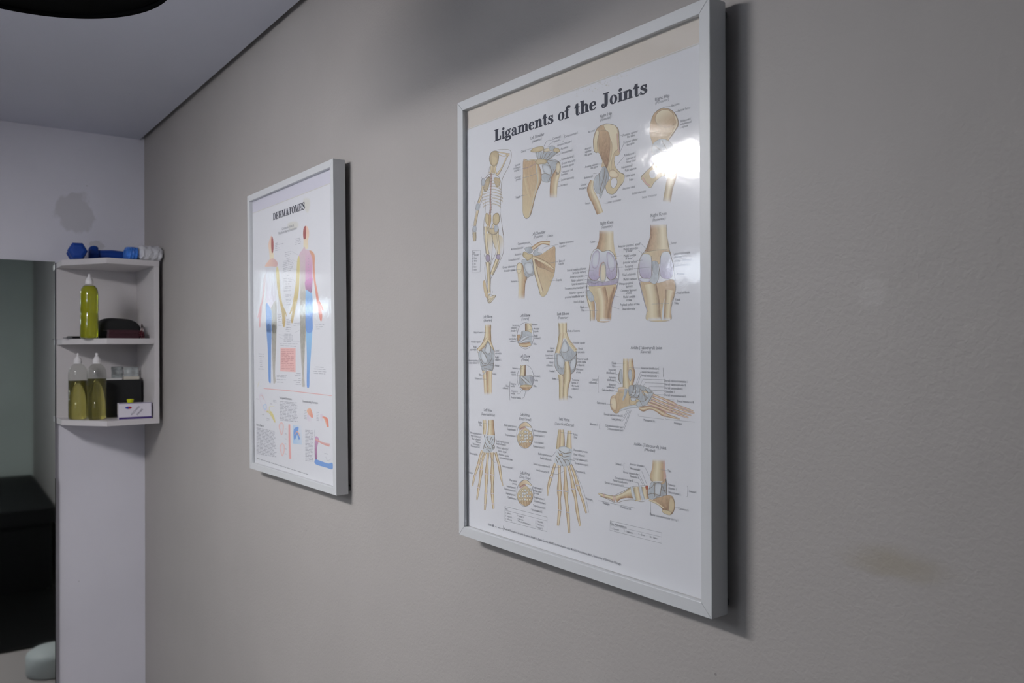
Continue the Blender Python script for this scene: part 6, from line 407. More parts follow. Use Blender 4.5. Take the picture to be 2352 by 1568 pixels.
DERD = [
('G','DERMATOMES',(1618,6358),(3617,6360),171,'k'),('X', 'Cutaneous Areas &', (2198, 6044), 63, 'L', 't', 1, 748, 0),('X', 'Peripheral Nerve Distribution', (1980, 5957), 65, 'L', 't', 1, 1142, 0),('B',0.1,'W','s2',[(3505,6632),(3895,6573),(3921,6362),(3757,6228),(3500,6422)],(3717,6443)),('B',0.1,'W','s2',[(2528,6175),(3157,6149),(3221,5980),(2666,5966)],(2896,6067)),('P',2,'R',[(3653,5959),(3534,5934),(3491,5820),(3515,5685),(3593,5671),(3646,5697)],None,0,0,1),
('P',1,'T',[(3653,5959),(3769,5913),(3831,5806),(3815,5691),(3762,5632),(3770,5448),(3607,5438),(3509,5475),(3528,5684),(3646,5697)],'Y',(3780,5838),(3641,5461),1),('P',2,'M',[(3476,5460),(3607,5433),(3590,4751),(3584,4514),(3306,4532),(3309,4931),(3257,5255),(3204,5313)],'G2',(3342,5433),(3453,4523),1),('P',3,'M',[(3204,5313),(3341,5407),(3607,5433),(3929,5374),(4092,5281),(4020,5184),(4000,4902),(4001,4669),(3970,4438),(3584,4514),(3604,5302),(3540,5361)],'V',(3737,5394),(3783,4632),0),
('P',4,'V',[(3589,4698),(4003,4747),(3961,4594),(3938,4414),(3714,4480),(3617,4512)],'K',(3785,4710),(3778,4424),1),('P',4,'O',[(3833,5384),(4055,5323),(4140,5199),(4123,4995),(4165,4683),(4282,4394),(4338,4161),(4245,4140),(4129,4480),(4042,4795),(4023,5055),(3989,5213)],'N',(3992,5342),(4276,4139),1),('P',4,'N',[(4278,4215),(4430,4157),(4578,3998),(4517,3988),(4446,4055),(4503,3900),(4476,3762),(4391,3778),(4303,3959)],None,0,0,1),
('P',4,'Y2',[(3204,5313),(3283,5226),(3259,4801),(3182,4432),(3003,4093),(2879,3854),(2786,3749),(2718,3833),(2793,4047),(2672,3971),(2630,4000),(2797,4183),(2980,4552),(3070,4869),(3119,5187)],'Y3',(3203,5287),(2822,3802),1),('P',2,'G2',[(3306,4532),(3584,4514),(3604,3987),(3574,3547),(3295,3553),(3273,4001)],'G3',(3453,4523),(3429,3550),1),('P',2,'C2',[(3617,4512),(3811,4461),(3957,4413),(4001,4152),(3981,3843),(3961,3538),(3613,3546),(3585,3988)],'C1',(3779,4476),(3801,4084),1),
('S',5,['q'],[(3771,5202),(3809,5198)],[(3771,5213),(3810,5210)],0),('S',5,['q'],[(3769,5134),(3808,5130)],[(3769,5146),(3808,5142)],0),('S',5,['q'],[(3767,5066),(3806,5063)],[(3768,5078),(3806,5075)],0),('S',5,['q'],[(3766,4998),(3804,4995)],[(3766,5010),(3805,5007)],0),('S',5,['q'],[(3764,4930),(3803,4927)],[(3764,4942),(3803,4939)],0),('S',5,['q'],[(3762,4863),(3801,4860)],[(3763,4875),(3801,4872)],0),
('S',5,['q'],[(3761,4795),(3800,4792)],[(3761,4807),(3800,4804)],0),('S',5,['q'],[(3759,4727),(3798,4724)],[(3759,4739),(3798,4736)],0),('P',3,'R',[(1515,5974),(1614,5891),(1640,5718),(1606,5579),(1504,5560),(1472,5792)],None,0,0,1),('P',2,'T',[(1515,5974),(1381,5917),(1283,5784),(1341,5576),(1399,5398),(1631,5377),(1606,5579),(1506,5617)],'Y',(1356,5862),(1539,5414),1),('P',3,'T',[(1399,5412),(1632,5405),(1888,5283),(1840,5188),(1457,5221),(1030,5257),(1184,5345)],'p',(1383,5399),(1611,5208),1),
('P',2,'P2',[(1062,5254),(1840,5202),(1795,4909),(1772,4628),(1742,4346),(1398,4163),(1101,4321),(1096,4728),(1072,5021)],'h',(1119,4378),(1608,5065),1),('P',3,'Y2',[(1840,5188),(1972,5065),(2035,4611),(2188,4240),(2402,4036),(2456,3910),(2371,3982),(2367,3816),(2283,3667),(2176,3767),(2145,3991),(1969,4363),(1843,4736),(1790,5023)],'Y3',(1915,5182),(2286,3764),1),('P',2,'N2',[(712,4340),(775,4220),(700,3869),(629,3694),(549,3815),(579,3992),(452,3952),(584,4169)],None,0,0,1),
('P',2,'N2',[(1029,5228),(933,4973),(842,4598),(753,4309),(835,4334),(1006,4676),(1104,5018)],'W',(794,4307),(1058,5109),1),('P',2,'C3',[(1101,4321),(1398,4163),(1458,4074),(1445,3594),(1122,3601),(1069,4003)],'C1',(1235,4257),(1297,3597),1),('P',2,'G2',[(1398,4163),(1765,4345),(1793,3976),(1760,3587),(1461,3593),(1458,4074)],'G3',(1589,4354),(1608,3590),1),('S',1,['g'],[(2370,5470),(2625,5469)],[(2362,5482),(2618,5481)],4),
('S',1,['g'],[(2669,5469),(2727,5469)],[(2662,5481),(2720,5481)],4),('S',1,['g'],[(2383,5419),(2655,5418)],[(2376,5431),(2648,5430)],4),('S',1,['g'],[(2698,5418),(2740,5418)],[(2691,5430),(2733,5430)],4),('S',1,['g'],[(2367,5381),(2659,5382)],[(2360,5393),(2652,5393)],4),('S',1,['g'],[(2702,5382),(2711,5382)],[(2695,5394),(2704,5394)],4),('S',1,['g'],[(2474,5322),(2687,5322)],[(2467,5334),(2680,5334)],4),
('S',1,['g'],[(2292,5269),(2423,5270)],[(2285,5281),(2416,5282)],4),('S',1,['g'],[(2467,5270),(2652,5271)],[(2460,5282),(2645,5283)],4),('S',1,['g'],[(2695,5271),(2722,5272)],[(2688,5283),(2715,5283)],4),('S',1,['g'],[(2254,5231),(2509,5233)],[(2247,5243),(2502,5244)],4),('S',1,['g'],[(2553,5233),(2812,5235)],[(2546,5245),(2805,5246)],4),('S',1,['g'],[(2231,5191),(2502,5193)],[(2224,5203),(2495,5205)],4),
('S',1,['g'],[(2546,5194),(2746,5196)],[(2539,5206),(2739,5207)],4),('S',1,['g'],[(2789,5196),(2875,5197)],[(2782,5208),(2868,5208)],4),('S',1,['g'],[(2215,5151),(2357,5152)],[(2208,5163),(2349,5164)],4),('S',1,['g'],[(2401,5153),(2636,5155)],[(2394,5165),(2629,5167)],4),('S',1,['g'],[(2679,5155),(2800,5157)],[(2672,5167),(2793,5168)],4),('S',1,['g'],[(2843,5157),(2895,5158)],[(2836,5169),(2888,5169)],4),
('S',1,['g'],[(2251,5098),(2548,5101)],[(2244,5110),(2541,5113)],4),('S',1,['g'],[(2592,5102),(2724,5104)],[(2585,5114),(2717,5115)],4),('S',1,['g'],[(2767,5104),(2858,5105)],[(2760,5116),(2852,5117)],4),('S',1,['g'],[(2250,5059),(2434,5061)],[(2243,5071),(2427,5073)],4),('S',1,['g'],[(2478,5062),(2614,5064)],[(2471,5074),(2607,5076)],4),('S',1,['g'],[(2657,5065),(2837,5067)],[(2650,5076),(2830,5079)],4),
('S',1,['g'],[(2285,5012),(2479,5015)],[(2278,5024),(2472,5027)],4),('S',1,['g'],[(2523,5015),(2742,5019)],[(2516,5027),(2735,5031)],4),('S',1,['g'],[(2785,5020),(2786,5020)],[(2778,5031),(2779,5031)],4),('S',1,['g'],[(2485,4908),(2657,4911)],[(2478,4920),(2650,4923)],4),('S',1,['g'],[(2242,4848),(2480,4838)],[(2240,4860),(2478,4850)],4),('S',1,['g'],[(2524,4836),(2759,4826)],[(2522,4848),(2757,4838)],4),
('S',1,['g'],[(2802,4825),(2849,4823)],[(2800,4836),(2847,4834)],4),('S',1,['g'],[(2277,4807),(2520,4797)],[(2275,4819),(2518,4809)],4),('S',1,['g'],[(2564,4795),(2801,4785)],[(2562,4807),(2799,4797)],4),('S',1,['g'],[(2844,4784),(2848,4784)],[(2842,4795),(2846,4795)],4),('S',1,['g'],[(2276,4768),(2523,4758)],[(2274,4780),(2521,4770)],4),('S',1,['g'],[(2566,4757),(2777,4748)],[(2564,4768),(2775,4760)],4),
('S',1,['g'],[(2384,4708),(2496,4704)],[(2382,4720),(2494,4716)],4),('S',1,['g'],[(2540,4702),(2642,4698)],[(2538,4714),(2640,4710)],4),('S',1,['g'],[(2346,4641),(2549,4634)],[(2344,4653),(2547,4646)],4),('S',1,['g'],[(2592,4633),(2739,4628)],[(2590,4645),(2737,4640)],4),('S',1,['g'],[(2345,4608),(2610,4600)],[(2343,4620),(2608,4611)],4),('S',1,['g'],[(2653,4598),(2703,4596)],[(2651,4610),(2701,4608)],4),
('S',1,['g'],[(2271,4546),(2509,4539)],[(2269,4558),(2507,4551)],4),('S',1,['g'],[(2553,4538),(2725,4533)],[(2551,4549),(2723,4544)],4),('S',1,['g'],[(2768,4531),(2772,4531)],[(2766,4543),(2770,4543)],4),('S',1,['g'],[(2356,4447),(2616,4440)],[(2353,4459),(2614,4452)],4),('S',1,['g'],[(2659,4439),(2748,4437)],[(2657,4451),(2746,4448)],4),('S',1,['g'],[(2384,4412),(2625,4406)],[(2381,4424),(2623,4418)],4),
('S',1,['g'],[(2668,4405),(2740,4403)],[(2666,4417),(2738,4415)],4),('S',1,['g'],[(2382,4335),(2624,4330)],[(2380,4347),(2621,4341)],4),('S',1,['g'],[(2667,4329),(2738,4327)],[(2665,4340),(2736,4339)],4),('S',1,['g'],[(2410,4306),(2547,4303)],[(2408,4318),(2545,4315)],4),('S',1,['g'],[(2590,4302),(2703,4300)],[(2588,4314),(2701,4311)],4),('S',1,['g'],[(2466,4248),(2623,4245)],[(2464,4260),(2621,4257)],4),
('S',1,['g'],[(2422,4206),(2691,4202)],[(2420,4218),(2689,4213)],4),('S',1,['g'],[(3047,5726),(3320,5723)],[(3040,5738),(3313,5735)],4),('S',1,['g'],[(3046,5686),(3188,5685)],[(3039,5698),(3181,5696)],4),('S',1,['g'],[(3229,5684),(3345,5683)],[(3223,5696),(3338,5694)],4),('S',1,['g'],[(3025,5648),(3257,5646)],[(3018,5660),(3250,5657)],4),('S',1,['g'],[(3298,5645),(3351,5645)],[(3291,5657),(3344,5657)],4),
('S',1,['g'],[(3010,5601),(3138,5600)],[(3003,5613),(3132,5612)],4),('S',1,['g'],[(3180,5600),(3349,5599)],[(3173,5612),(3343,5610)],4),('S',1,['g'],[(1745,5758),(1926,5755)],[(1737,5770),(1919,5767)],4),('S',1,['g'],[(1743,5715),(1918,5713)],[(1736,5728),(1910,5725)],4),('S',1,['g'],[(1964,5713),(2015,5712)],[(1956,5725),(2008,5724)],4),('S',1,['g'],[(1742,5673),(1881,5671)],[(1735,5685),(1874,5684)],4),
('S',1,['g'],[(1927,5671),(1939,5671)],[(1920,5683),(1932,5683)],4),('S',1,['g'],[(1741,5630),(1900,5629)],[(1734,5643),(1893,5641)],4),('S',1,['g'],[(1946,5629),(2013,5628)],[(1939,5641),(2006,5640)],4),('S',1,['g'],[(1740,5582),(1983,5581)],[(1732,5595),(1976,5593)],4),('S',1,['g'],[(2029,5580),(2071,5580)],[(2022,5592),(2064,5592)],4),('S',1,['g'],[(2097,5709),(2288,5707)],[(2090,5721),(2281,5719)],4),
('S',1,['g'],[(1848,3982),(2072,3980)],[(1845,3994),(2070,3992)],4),('S',1,['g'],[(1861,3925),(2115,3924)],[(1859,3937),(2113,3936)],4),('S',1,['g'],[(1875,3868),(2008,3868)],[(1873,3880),(2006,3880)],4),('S',1,['g'],[(2053,3868),(2143,3868)],[(2051,3880),(2141,3879)],4),('S',1,['g'],[(1881,3812),(2081,3812)],[(1879,3824),(2079,3823)],4),('S',1,['g'],[(2126,3812),(2149,3812)],[(2124,3823),(2147,3823)],4),
('S',1,['g'],[(1887,3755),(2078,3756)],[(1885,3767),(2076,3767)],4),('S',1,['g'],[(2123,3756),(2184,3756)],[(2121,3767),(2182,3767)],4),('S',1,['g'],[(1894,3719),(2161,3719)],[(1891,3730),(2159,3731)],4),('S',1,['g'],[(2434,3850),(2578,3850)],[(2432,3862),(2575,3861)],4),('S',1,['g'],[(2433,3809),(2548,3808)],[(2431,3820),(2546,3820)],4),('S',1,['g'],[(2591,3808),(2718,3808)],[(2589,3820),(2716,3820)],4),
('S',1,['g'],[(2432,3767),(2674,3767)],[(2430,3779),(2672,3779)],4),('S',1,['g'],[(2717,3767),(2745,3767)],[(2715,3779),(2743,3779)],4),('S',1,['g'],[(2431,3726),(2644,3726)],[(2429,3738),(2642,3738)],4),('S',1,['g'],[(2687,3727),(2716,3727)],[(2685,3738),(2714,3738)],4),('S',1,['g'],[(2891,3740),(3087,3740)],[(2889,3751),(3085,3752)],4),('S',1,['g'],[(3128,3740),(3247,3741)],[(3126,3752),(3245,3752)],4),
('S',1,['g'],[(3288,3741),(3301,3741)],[(3286,3752),(3299,3752)],4),('S',1,['g'],[(2869,3692),(3049,3693)],[(2867,3703),(3047,3704)],4),('S',1,['g'],[(3091,3693),(3246,3693)],[(3089,3704),(3244,3705)],4),('S',1,['g'],[(4110,3666),(4277,3667)],[(4108,3677),(4275,3677)],4),('S',1,['g'],[(4315,3667),(4483,3668)],[(4313,3678),(4481,3678)],4),('S',1,['g'],[(4520,3668),(4601,3668)],[(4518,3679),(4599,3679)],4),
('S',1,['g'],[(4153,3618),(4270,3619)],[(4151,3629),(4268,3630)],4),('S',1,['g'],[(4308,3620),(4517,3621)],[(4306,3630),(4515,3632)],4),('S',1,['g'],[(4152,3575),(4315,3576)],[(4150,3586),(4313,3587)],4),('S',1,['g'],[(4353,3577),(4374,3577)],[(4351,3587),(4373,3588)],4),('S',1,['g'],[(2393,3644),(2554,3645)],[(2391,3656),(2552,3657)],4),('S',1,['g'],[(2598,3645),(2721,3646)],[(2595,3657),(2719,3658)],4),
('S',1,['g'],[(2363,3603),(2569,3605)],[(2361,3615),(2567,3617)],4),('S',1,['g'],[(2613,3605),(2685,3606)],[(2611,3617),(2683,3617)],4),('S',5,['g'],[(2791,5465),(3202,5338)],[(2797,5468),(3207,5342)],0),('S',5,['g'],[(2822,5266),(3131,5184)],[(2826,5270),(3135,5188)],0),('S',5,['g'],[(2852,5046),(3127,4997)],[(2855,5050),(3129,5001)],0),('S',5,['g'],[(2843,4804),(3048,4681)],[(2852,4805),(3056,4683)],0),
('S',5,['g'],[(2241,5017),(2056,4976)],[(2248,5013),(2063,4972)],0),('P',2,'C3',[(1102,3720),(1417,3711),(1402,3132),(1371,2558),(1349,2293),(1239,2310),(1195,2439),(1166,3133)],'C1',(1260,3710),(1263,2325),1),('P',2,'G3',[(1479,3710),(1756,3702),(1726,3131),(1650,2563),(1690,2337),(1551,2284),(1510,2503),(1464,3132)],'G2',(1572,3701),(1574,2305),1),('P',2,'G3',[(3284,3662),(3576,3654),(3524,3123),(3471,2595),(3503,2293),(3430,2256),(3318,2300),(3338,2593),(3284,3124)],'G2',(3431,3653),(3397,2276),1),
('P',2,'C2',[(3616,3653),(3951,3644),(3887,3121),(3784,2601),(3751,2274),(3634,2257),(3611,2388),(3635,2860),(3619,3254)],'C1',(3881,3381),(3660,2284),1),('P',1,'Q',[(2028,3174),(2979,3163),(2965,2592),(1998,2597)],None,0,0,0),('S',1,['S'],[(2085,3115),(2346,3113)],[(2086,3131),(2347,3128)],4),('S',1,['S'],[(2390,3112),(2580,3110)],[(2391,3128),(2581,3126)],4),('S',1,['S'],[(2624,3109),(2780,3108)],[(2625,3125),(2781,3123)],4),
('S',1,['S'],[(2823,3107),(2855,3107)],[(2824,3123),(2856,3122)],4),('S',1,['S'],[(2084,3074),(2362,3071)],[(2085,3090),(2363,3087)],4),('S',1,['S'],[(2406,3070),(2661,3068)],[(2407,3086),(2663,3084)],4),('S',1,['S'],[(2704,3068),(2859,3066)],[(2706,3083),(2860,3082)],4),('S',1,['S'],[(2083,3032),(2380,3029)],[(2084,3048),(2382,3045)],4),('S',1,['S'],[(2425,3029),(2545,3028)],[(2426,3045),(2546,3044)],4),
('S',1,['S'],[(2589,3028),(2713,3027)],[(2590,3043),(2714,3042)],4),('S',1,['S'],[(2756,3026),(2848,3026)],[(2757,3042),(2850,3041)],4),('S',1,['S'],[(2082,2990),(2301,2988)],[(2083,3006),(2302,3004)],4),('S',1,['S'],[(2345,2988),(2527,2987)],[(2347,3004),(2528,3003)],4),('S',1,['S'],[(2570,2987),(2792,2985)],[(2572,3002),(2793,3001)],4),('S',1,['S'],[(2835,2985),(2875,2985)],[(2836,3001),(2877,3000)],4),
('S',1,['S'],[(2081,2948),(2214,2947)],[(2082,2964),(2215,2963)],4),('S',1,['S'],[(2259,2947),(2446,2946)],[(2260,2963),(2447,2962)],4),('S',1,['S'],[(2490,2946),(2628,2945)],[(2491,2962),(2630,2961)],4),('S',1,['S'],[(2672,2945),(2792,2945)],[(2673,2961),(2793,2960)],4),('S',1,['S'],[(2834,2944),(2874,2944)],[(2836,2960),(2876,2960)],4),('S',1,['S'],[(2080,2906),(2337,2905)],[(2081,2922),(2339,2921)],4),
('S',1,['S'],[(2382,2905),(2643,2904)],[(2383,2921),(2644,2920)],4),('S',1,['S'],[(2686,2904),(2858,2904)],[(2688,2920),(2860,2919)],4),('S',1,['S'],[(2079,2864),(2352,2864)],[(2080,2880),(2353,2880)],4),('S',1,['S'],[(2396,2864),(2598,2863)],[(2397,2879),(2600,2879)],4),('S',1,['S'],[(2642,2863),(2799,2863)],[(2643,2879),(2800,2879)],4),('S',1,['S'],[(2841,2863),(2851,2863)],[(2842,2879),(2852,2879)],4),
('S',1,['S'],[(2078,2822),(2220,2822)],[(2079,2838),(2221,2838)],4),('S',1,['S'],[(2265,2822),(2501,2822)],[(2266,2838),(2502,2838)],4),('S',1,['S'],[(2545,2822),(2667,2822)],[(2546,2838),(2668,2838)],4),('S',1,['S'],[(2710,2822),(2868,2822)],[(2711,2838),(2869,2838)],4),('S',1,['S'],[(2077,2780),(2377,2781)],[(2078,2796),(2378,2797)],4),('S',1,['S'],[(2421,2781),(2555,2781)],[(2422,2797),(2556,2797)],4),
('S',1,['S'],[(2598,2781),(2839,2782)],[(2600,2797),(2840,2797)],4),('S',1,['S'],[(2076,2738),(2261,2739)],[(2077,2754),(2263,2755)],4),('S',1,['S'],[(2306,2739),(2443,2740)],[(2307,2755),(2444,2755)],4),('S',1,['S'],[(2487,2740),(2760,2741)],[(2488,2756),(2761,2756)],4),('S',1,['S'],[(2803,2741),(2860,2741)],[(2804,2756),(2862,2757)],4),('S',1,['S'],[(2074,2696),(2271,2697)],[(2076,2712),(2272,2713)],4),
('S',1,['S'],[(2316,2698),(2537,2699)],[(2317,2714),(2538,2715)],4),('S',1,['S'],[(2581,2699),(2728,2700)],[(2582,2715),(2729,2715)],4),('S',1,['S'],[(2771,2700),(2855,2700)],[(2772,2716),(2856,2716)],4),('S',1,['S'],[(2073,2654),(2296,2656)],[(2075,2670),(2297,2672)],4),('S',1,['S'],[(2340,2656),(2627,2658)],[(2341,2672),(2628,2674)],4),('S',1,['S'],[(2670,2659),(2859,2660)],[(2671,2674),(2860,2675)],4),
('S',1,['S'],[(2072,2612),(2314,2615)],[(2074,2629),(2315,2630)],4),('S',1,['S'],[(2358,2615),(2595,2617)],[(2359,2631),(2597,2633)],4),('S',1,['S'],[(2639,2617),(2773,2619)],[(2640,2633),(2774,2634)],4),('S',1,['S'],[(2816,2619),(2857,2619)],[(2817,2634),(2858,2635)],4),('S',1,['g'],[(2428,3659),(2628,3654)],[(2429,3671),(2629,3666)],4),('S',1,['g'],[(2391,3613),(2587,3608)],[(2391,3625),(2588,3621)],4),
('S',1,['g'],[(2631,3607),(2648,3607)],[(2631,3620),(2649,3619)],4),('S',1,['g'],[(2426,3562),(2629,3558)],[(2426,3575),(2629,3570)],4),('S',1,['g'],[(2672,3557),(2675,3557)],[(2672,3570),(2676,3569)],4),('S',1,['g'],[(2279,3496),(2555,3491)],[(2279,3509),(2555,3504)],4),('S',1,['g'],[(2598,3490),(2723,3488)],[(2598,3503),(2723,3500)],4),('S',1,['g'],[(2242,3455),(2529,3450)],[(2242,3468),(2529,3463)],4),
('S',1,['g'],[(2572,3450),(2688,3448)],[(2573,3462),(2688,3460)],4),('S',1,['g'],[(2731,3447),(2813,3445)],[(2731,3459),(2813,3458)],4),('S',1,['g'],[(2277,3405),(2506,3401)],[(2277,3417),(2506,3414)],4),('S',1,['g'],[(2550,3401),(2679,3399)],[(2550,3413),(2679,3411)],4),('S',1,['g'],[(2722,3398),(2791,3397)],[(2722,3410),(2791,3409)],4),('S',1,['g'],[(2254,3358),(2371,3356)],[(2254,3371),(2371,3369)],4),
('S',1,['g'],[(2415,3356),(2684,3352)],[(2415,3368),(2684,3365)],4),('S',1,['g'],[(2727,3352),(2825,3350)],[(2727,3364),(2825,3363)],4),('S',1,['g'],[(2253,3316),(2400,3315)],[(2253,3329),(2401,3327)],4),('S',1,['g'],[(2444,3314),(2713,3311)],[(2445,3327),(2713,3323)],4),('S',1,['g'],[(1978,3263),(2129,3262)],[(1978,3276),(2129,3275)],4),('S',1,['g'],[(2174,3261),(2461,3259)],[(2174,3274),(2461,3271)],4),
('S',1,['g'],[(2505,3258),(2732,3256)],[(2505,3271),(2732,3269)],4),('S',1,['g'],[(2775,3256),(2979,3254)],[(2775,3268),(2979,3266)],4),('S',1,['g'],[(3021,3253),(3084,3253)],[(3021,3266),(3085,3265)],4),('S',1,['g'],[(2028,3221),(2260,3214)],[(2030,3234),(2262,3227)],4),('S',1,['g'],[(2305,3212),(2606,3203)],[(2307,3225),(2608,3216)],4),('S',1,['g'],[(2650,3202),(2784,3198)],[(2652,3214),(2786,3210)],4),
('S',1,['g'],[(2826,3197),(3027,3190)],[(2828,3209),(3029,3203)],4),('S',1,['g'],[(4171,3622),(4281,3619)],[(4171,3634),(4281,3631)],4),('S',1,['g'],[(4318,3618),(4478,3614)],[(4319,3630),(4478,3626)],4),('S',1,['g'],[(4201,3575),(4324,3572)],[(4201,3587),(4324,3584)],4),('S',1,['g'],[(4361,3571),(4386,3571)],[(4361,3583),(4386,3582)],4),('S',1,['g'],[(510,3016),(761,3011)],[(513,3030),(764,3024)],4),
('S',1,['g'],[(811,3010),(904,3008)],[(814,3023),(907,3021)],4),('S',1,['g'],[(525,2951),(760,2947)],[(527,2965),(763,2960)],4),('S',1,['g'],[(810,2946),(870,2944)],[(813,2959),(873,2958)],4),('S',1,['g'],[(590,2883),(743,2881)],[(592,2897),(746,2894)],4),('S',1,['g'],[(588,2833),(769,2830)],[(591,2846),(772,2844)],4),('S',1,['g'],[(587,2788),(752,2786)],[(590,2802),(754,2800)],4),('S',1,['g'],[(627,2739),(742,2737)],[(630,2752),(745,2751)],4),
('S',1,['g'],[(601,2691),(782,2689)],[(604,2705),(785,2703)],4),('S',1,['g'],[(474,2624),(646,2623)],[(477,2638),(649,2636)],4),('S',1,['g'],[(696,2623),(860,2621)],[(699,2636),(863,2635)],4),('S',1,['g'],[(910,2621),(927,2621)],[(913,2635),(929,2634)],4),('S',1,['g'],[(1754,2487),(1960,2487)],[(1756,2500),(1963,2500)],4),('S',1,['g'],[(2006,2487),(2270,2487)],[(2008,2500),(2273,2499)],4),('S',1,['g'],[(2315,2486),(2433,2486)],[(2317,2499),(2436,2499)],4),
('S',1,['g'],[(1768,2451),(1922,2451)],[(1770,2464),(1925,2464)],4),('S',1,['g'],[(1968,2451),(2271,2451)],[(1970,2464),(2274,2464)],4),('S',1,['g'],[(2316,2451),(2360,2451)],[(2318,2464),(2363,2463)],4),('S',1,['g'],[(1751,2383),(1990,2383)],[(1753,2396),(1992,2396)],4),('S',1,['g'],[(2035,2383),(2182,2384)],[(2038,2396),(2184,2396)],4),('S',1,['g'],[(2227,2384),(2359,2384)],[(2229,2397),(2361,2397)],4),
('S',1,['g'],[(1749,2317),(1956,2319)],[(1752,2330),(1959,2331)],4),('S',1,['g'],[(2002,2319),(2197,2320)],[(2004,2332),(2199,2333)],4),('S',1,['g'],[(3011,2554),(3274,2553)],[(3013,2566),(3276,2565)],4),('S',1,['g'],[(2927,2504),(3096,2503)],[(2930,2516),(3099,2516)],4),('S',1,['g'],[(3138,2503),(3268,2503)],[(3140,2515),(3270,2515)],4),('S',1,['g'],[(3131,2436),(3266,2436)],[(3133,2448),(3269,2448)],4),
('S',1,['g'],[(2827,2388),(3040,2388)],[(2830,2400),(3043,2401)],4),('S',1,['g'],[(3082,2388),(3279,2389)],[(3084,2401),(3281,2401)],4),('S',1,['g'],[(2992,2344),(3245,2345)],[(2994,2356),(3247,2357)],4),('S',1,['g'],[(2957,2297),(3145,2298)],[(2959,2309),(3148,2310)],4),('S',1,['g'],[(3187,2298),(3270,2299)],[(3189,2310),(3272,2311)],4),('S',1,['g'],[(4129,2724),(4289,2722)],[(4131,2736),(4290,2734)],4),
('S',1,['g'],[(4326,2722),(4553,2719)],[(4328,2734),(4555,2731)],4),('S',1,['g'],[(4040,2677),(4172,2675)],[(4042,2689),(4174,2687)],4),('S',1,['g'],[(4210,2675),(4458,2673)],[(4212,2687),(4460,2684)],4),('S',1,['g'],[(4495,2672),(4653,2671)],[(4497,2684),(4655,2682)],4),('S',1,['g'],[(4001,2624),(4208,2623)],[(4003,2636),(4210,2635)],4),('S',1,['g'],[(4246,2623),(4442,2621)],[(4248,2634),(4444,2633)],4),
('S',1,['g'],[(4479,2621),(4676,2619)],[(4481,2632),(4678,2631)],4),('S',1,['g'],[(4019,2578),(4259,2577)],[(4021,2590),(4261,2589)],4),('S',1,['g'],[(4297,2577),(4508,2576)],[(4299,2589),(4510,2587)],4),('S',1,['g'],[(4545,2575),(4640,2575)],[(4547,2587),(4642,2586)],4),('S',5,['g'],[(1908,3508),(2240,3460)],[(1911,3512),(2243,3464)],0),('S',5,['g'],[(2922,3515),(3231,3576)],[(2917,3519),(3226,3580)],0),
('S',5,['g'],[(2775,3314),(3222,3314)],[(2775,3318),(3222,3318)],0),('S',5,['g'],[(1942,3437),(2237,3376)],[(1948,3441),(2242,3380)],0),('S',2,['r2'],[(856,2126),(2566,2128),(4957,2106)],[(860,2140),(2571,2142),(4961,2118)],4),('B',1,'P2','W',[(524,1950),(773,1989),(932,1849),(1049,1738),(1125,1568),(963,1530),(723,1664),(562,1803)],(833,1761)),('S',2,['Y2','Y2'],[(1034,1529),(1222,1518),(1398,1426),(1596,1306)],[(1054,1570),(1343,1578),(1551,1463),(1654,1318)],0),
('S',2,['Y2','W'],[(1282,1534),(1271,1684),(1597,1701)],[(1203,1529),(1222,1696),(1597,1715)],0),('B',2,'C2','W',[(806,1697),(1009,1736),(1046,1622),(884,1599)],(937,1663)),('S',2,['p','W'],[(576,1914),(700,1943),(852,1842)],[(554,1929),(762,1973),(897,1851)],0),('S',1,['Y2','W'],[(330,2237),(506,2302),(392,2154)],[(314,2244),(561,2310),(416,2152)],0),('X', 'The Segmental Dermatomes', (1928, 1916), 54, 'L', 't', 1, 784, 0),
('S',1,['g'],[(1940,1844),(2200,1848)],[(1944,1859),(2204,1863)],4),('S',1,['g'],[(2244,1848),(2508,1851)],[(2248,1863),(2512,1866)],4),('S',1,['g'],[(2552,1852),(2837,1855)],[(2556,1867),(2841,1870)],4),('S',1,['g'],[(2880,1856),(3014,1858)],[(2883,1871),(3018,1872)],4),('S',1,['g'],[(1939,1809),(2058,1811)],[(1943,1824),(2062,1826)],4),('S',1,['g'],[(2103,1811),(2307,1814)],[(2107,1826),(2311,1829)],4),
('S',1,['g'],[(2351,1815),(2641,1819)],[(2355,1829),(2645,1833)],4),('S',1,['g'],[(2684,1819),(2912,1822)],[(2688,1834),(2916,1837)],4),('S',1,['g'],[(2954,1823),(2980,1823)],[(2958,1837),(2984,1838)],4),('S',1,['g'],[(1938,1773),(2144,1777)],[(1942,1789),(2148,1792)],4),('S',1,['g'],[(2189,1777),(2349,1780)],[(2193,1792),(2352,1795)],4),('S',1,['g'],[(2393,1780),(2606,1784)],[(2397,1795),(2610,1798)],4),
('S',1,['g'],[(2650,1784),(2864,1788)],[(2653,1799),(2868,1802)],4),('S',1,['g'],[(2907,1788),(3014,1790)],[(2910,1803),(3018,1804)],4),('S',1,['g'],[(3056,1790),(3068,1791)],[(3060,1805),(3072,1805)],4),('S',1,['g'],[(1937,1738),(2231,1743)],[(1941,1753),(2235,1758)],4),('S',1,['g'],[(2276,1744),(2534,1748)],[(2280,1759),(2537,1763)],4),('S',1,['g'],[(2577,1749),(2715,1751)],[(2581,1763),(2719,1766)],4),
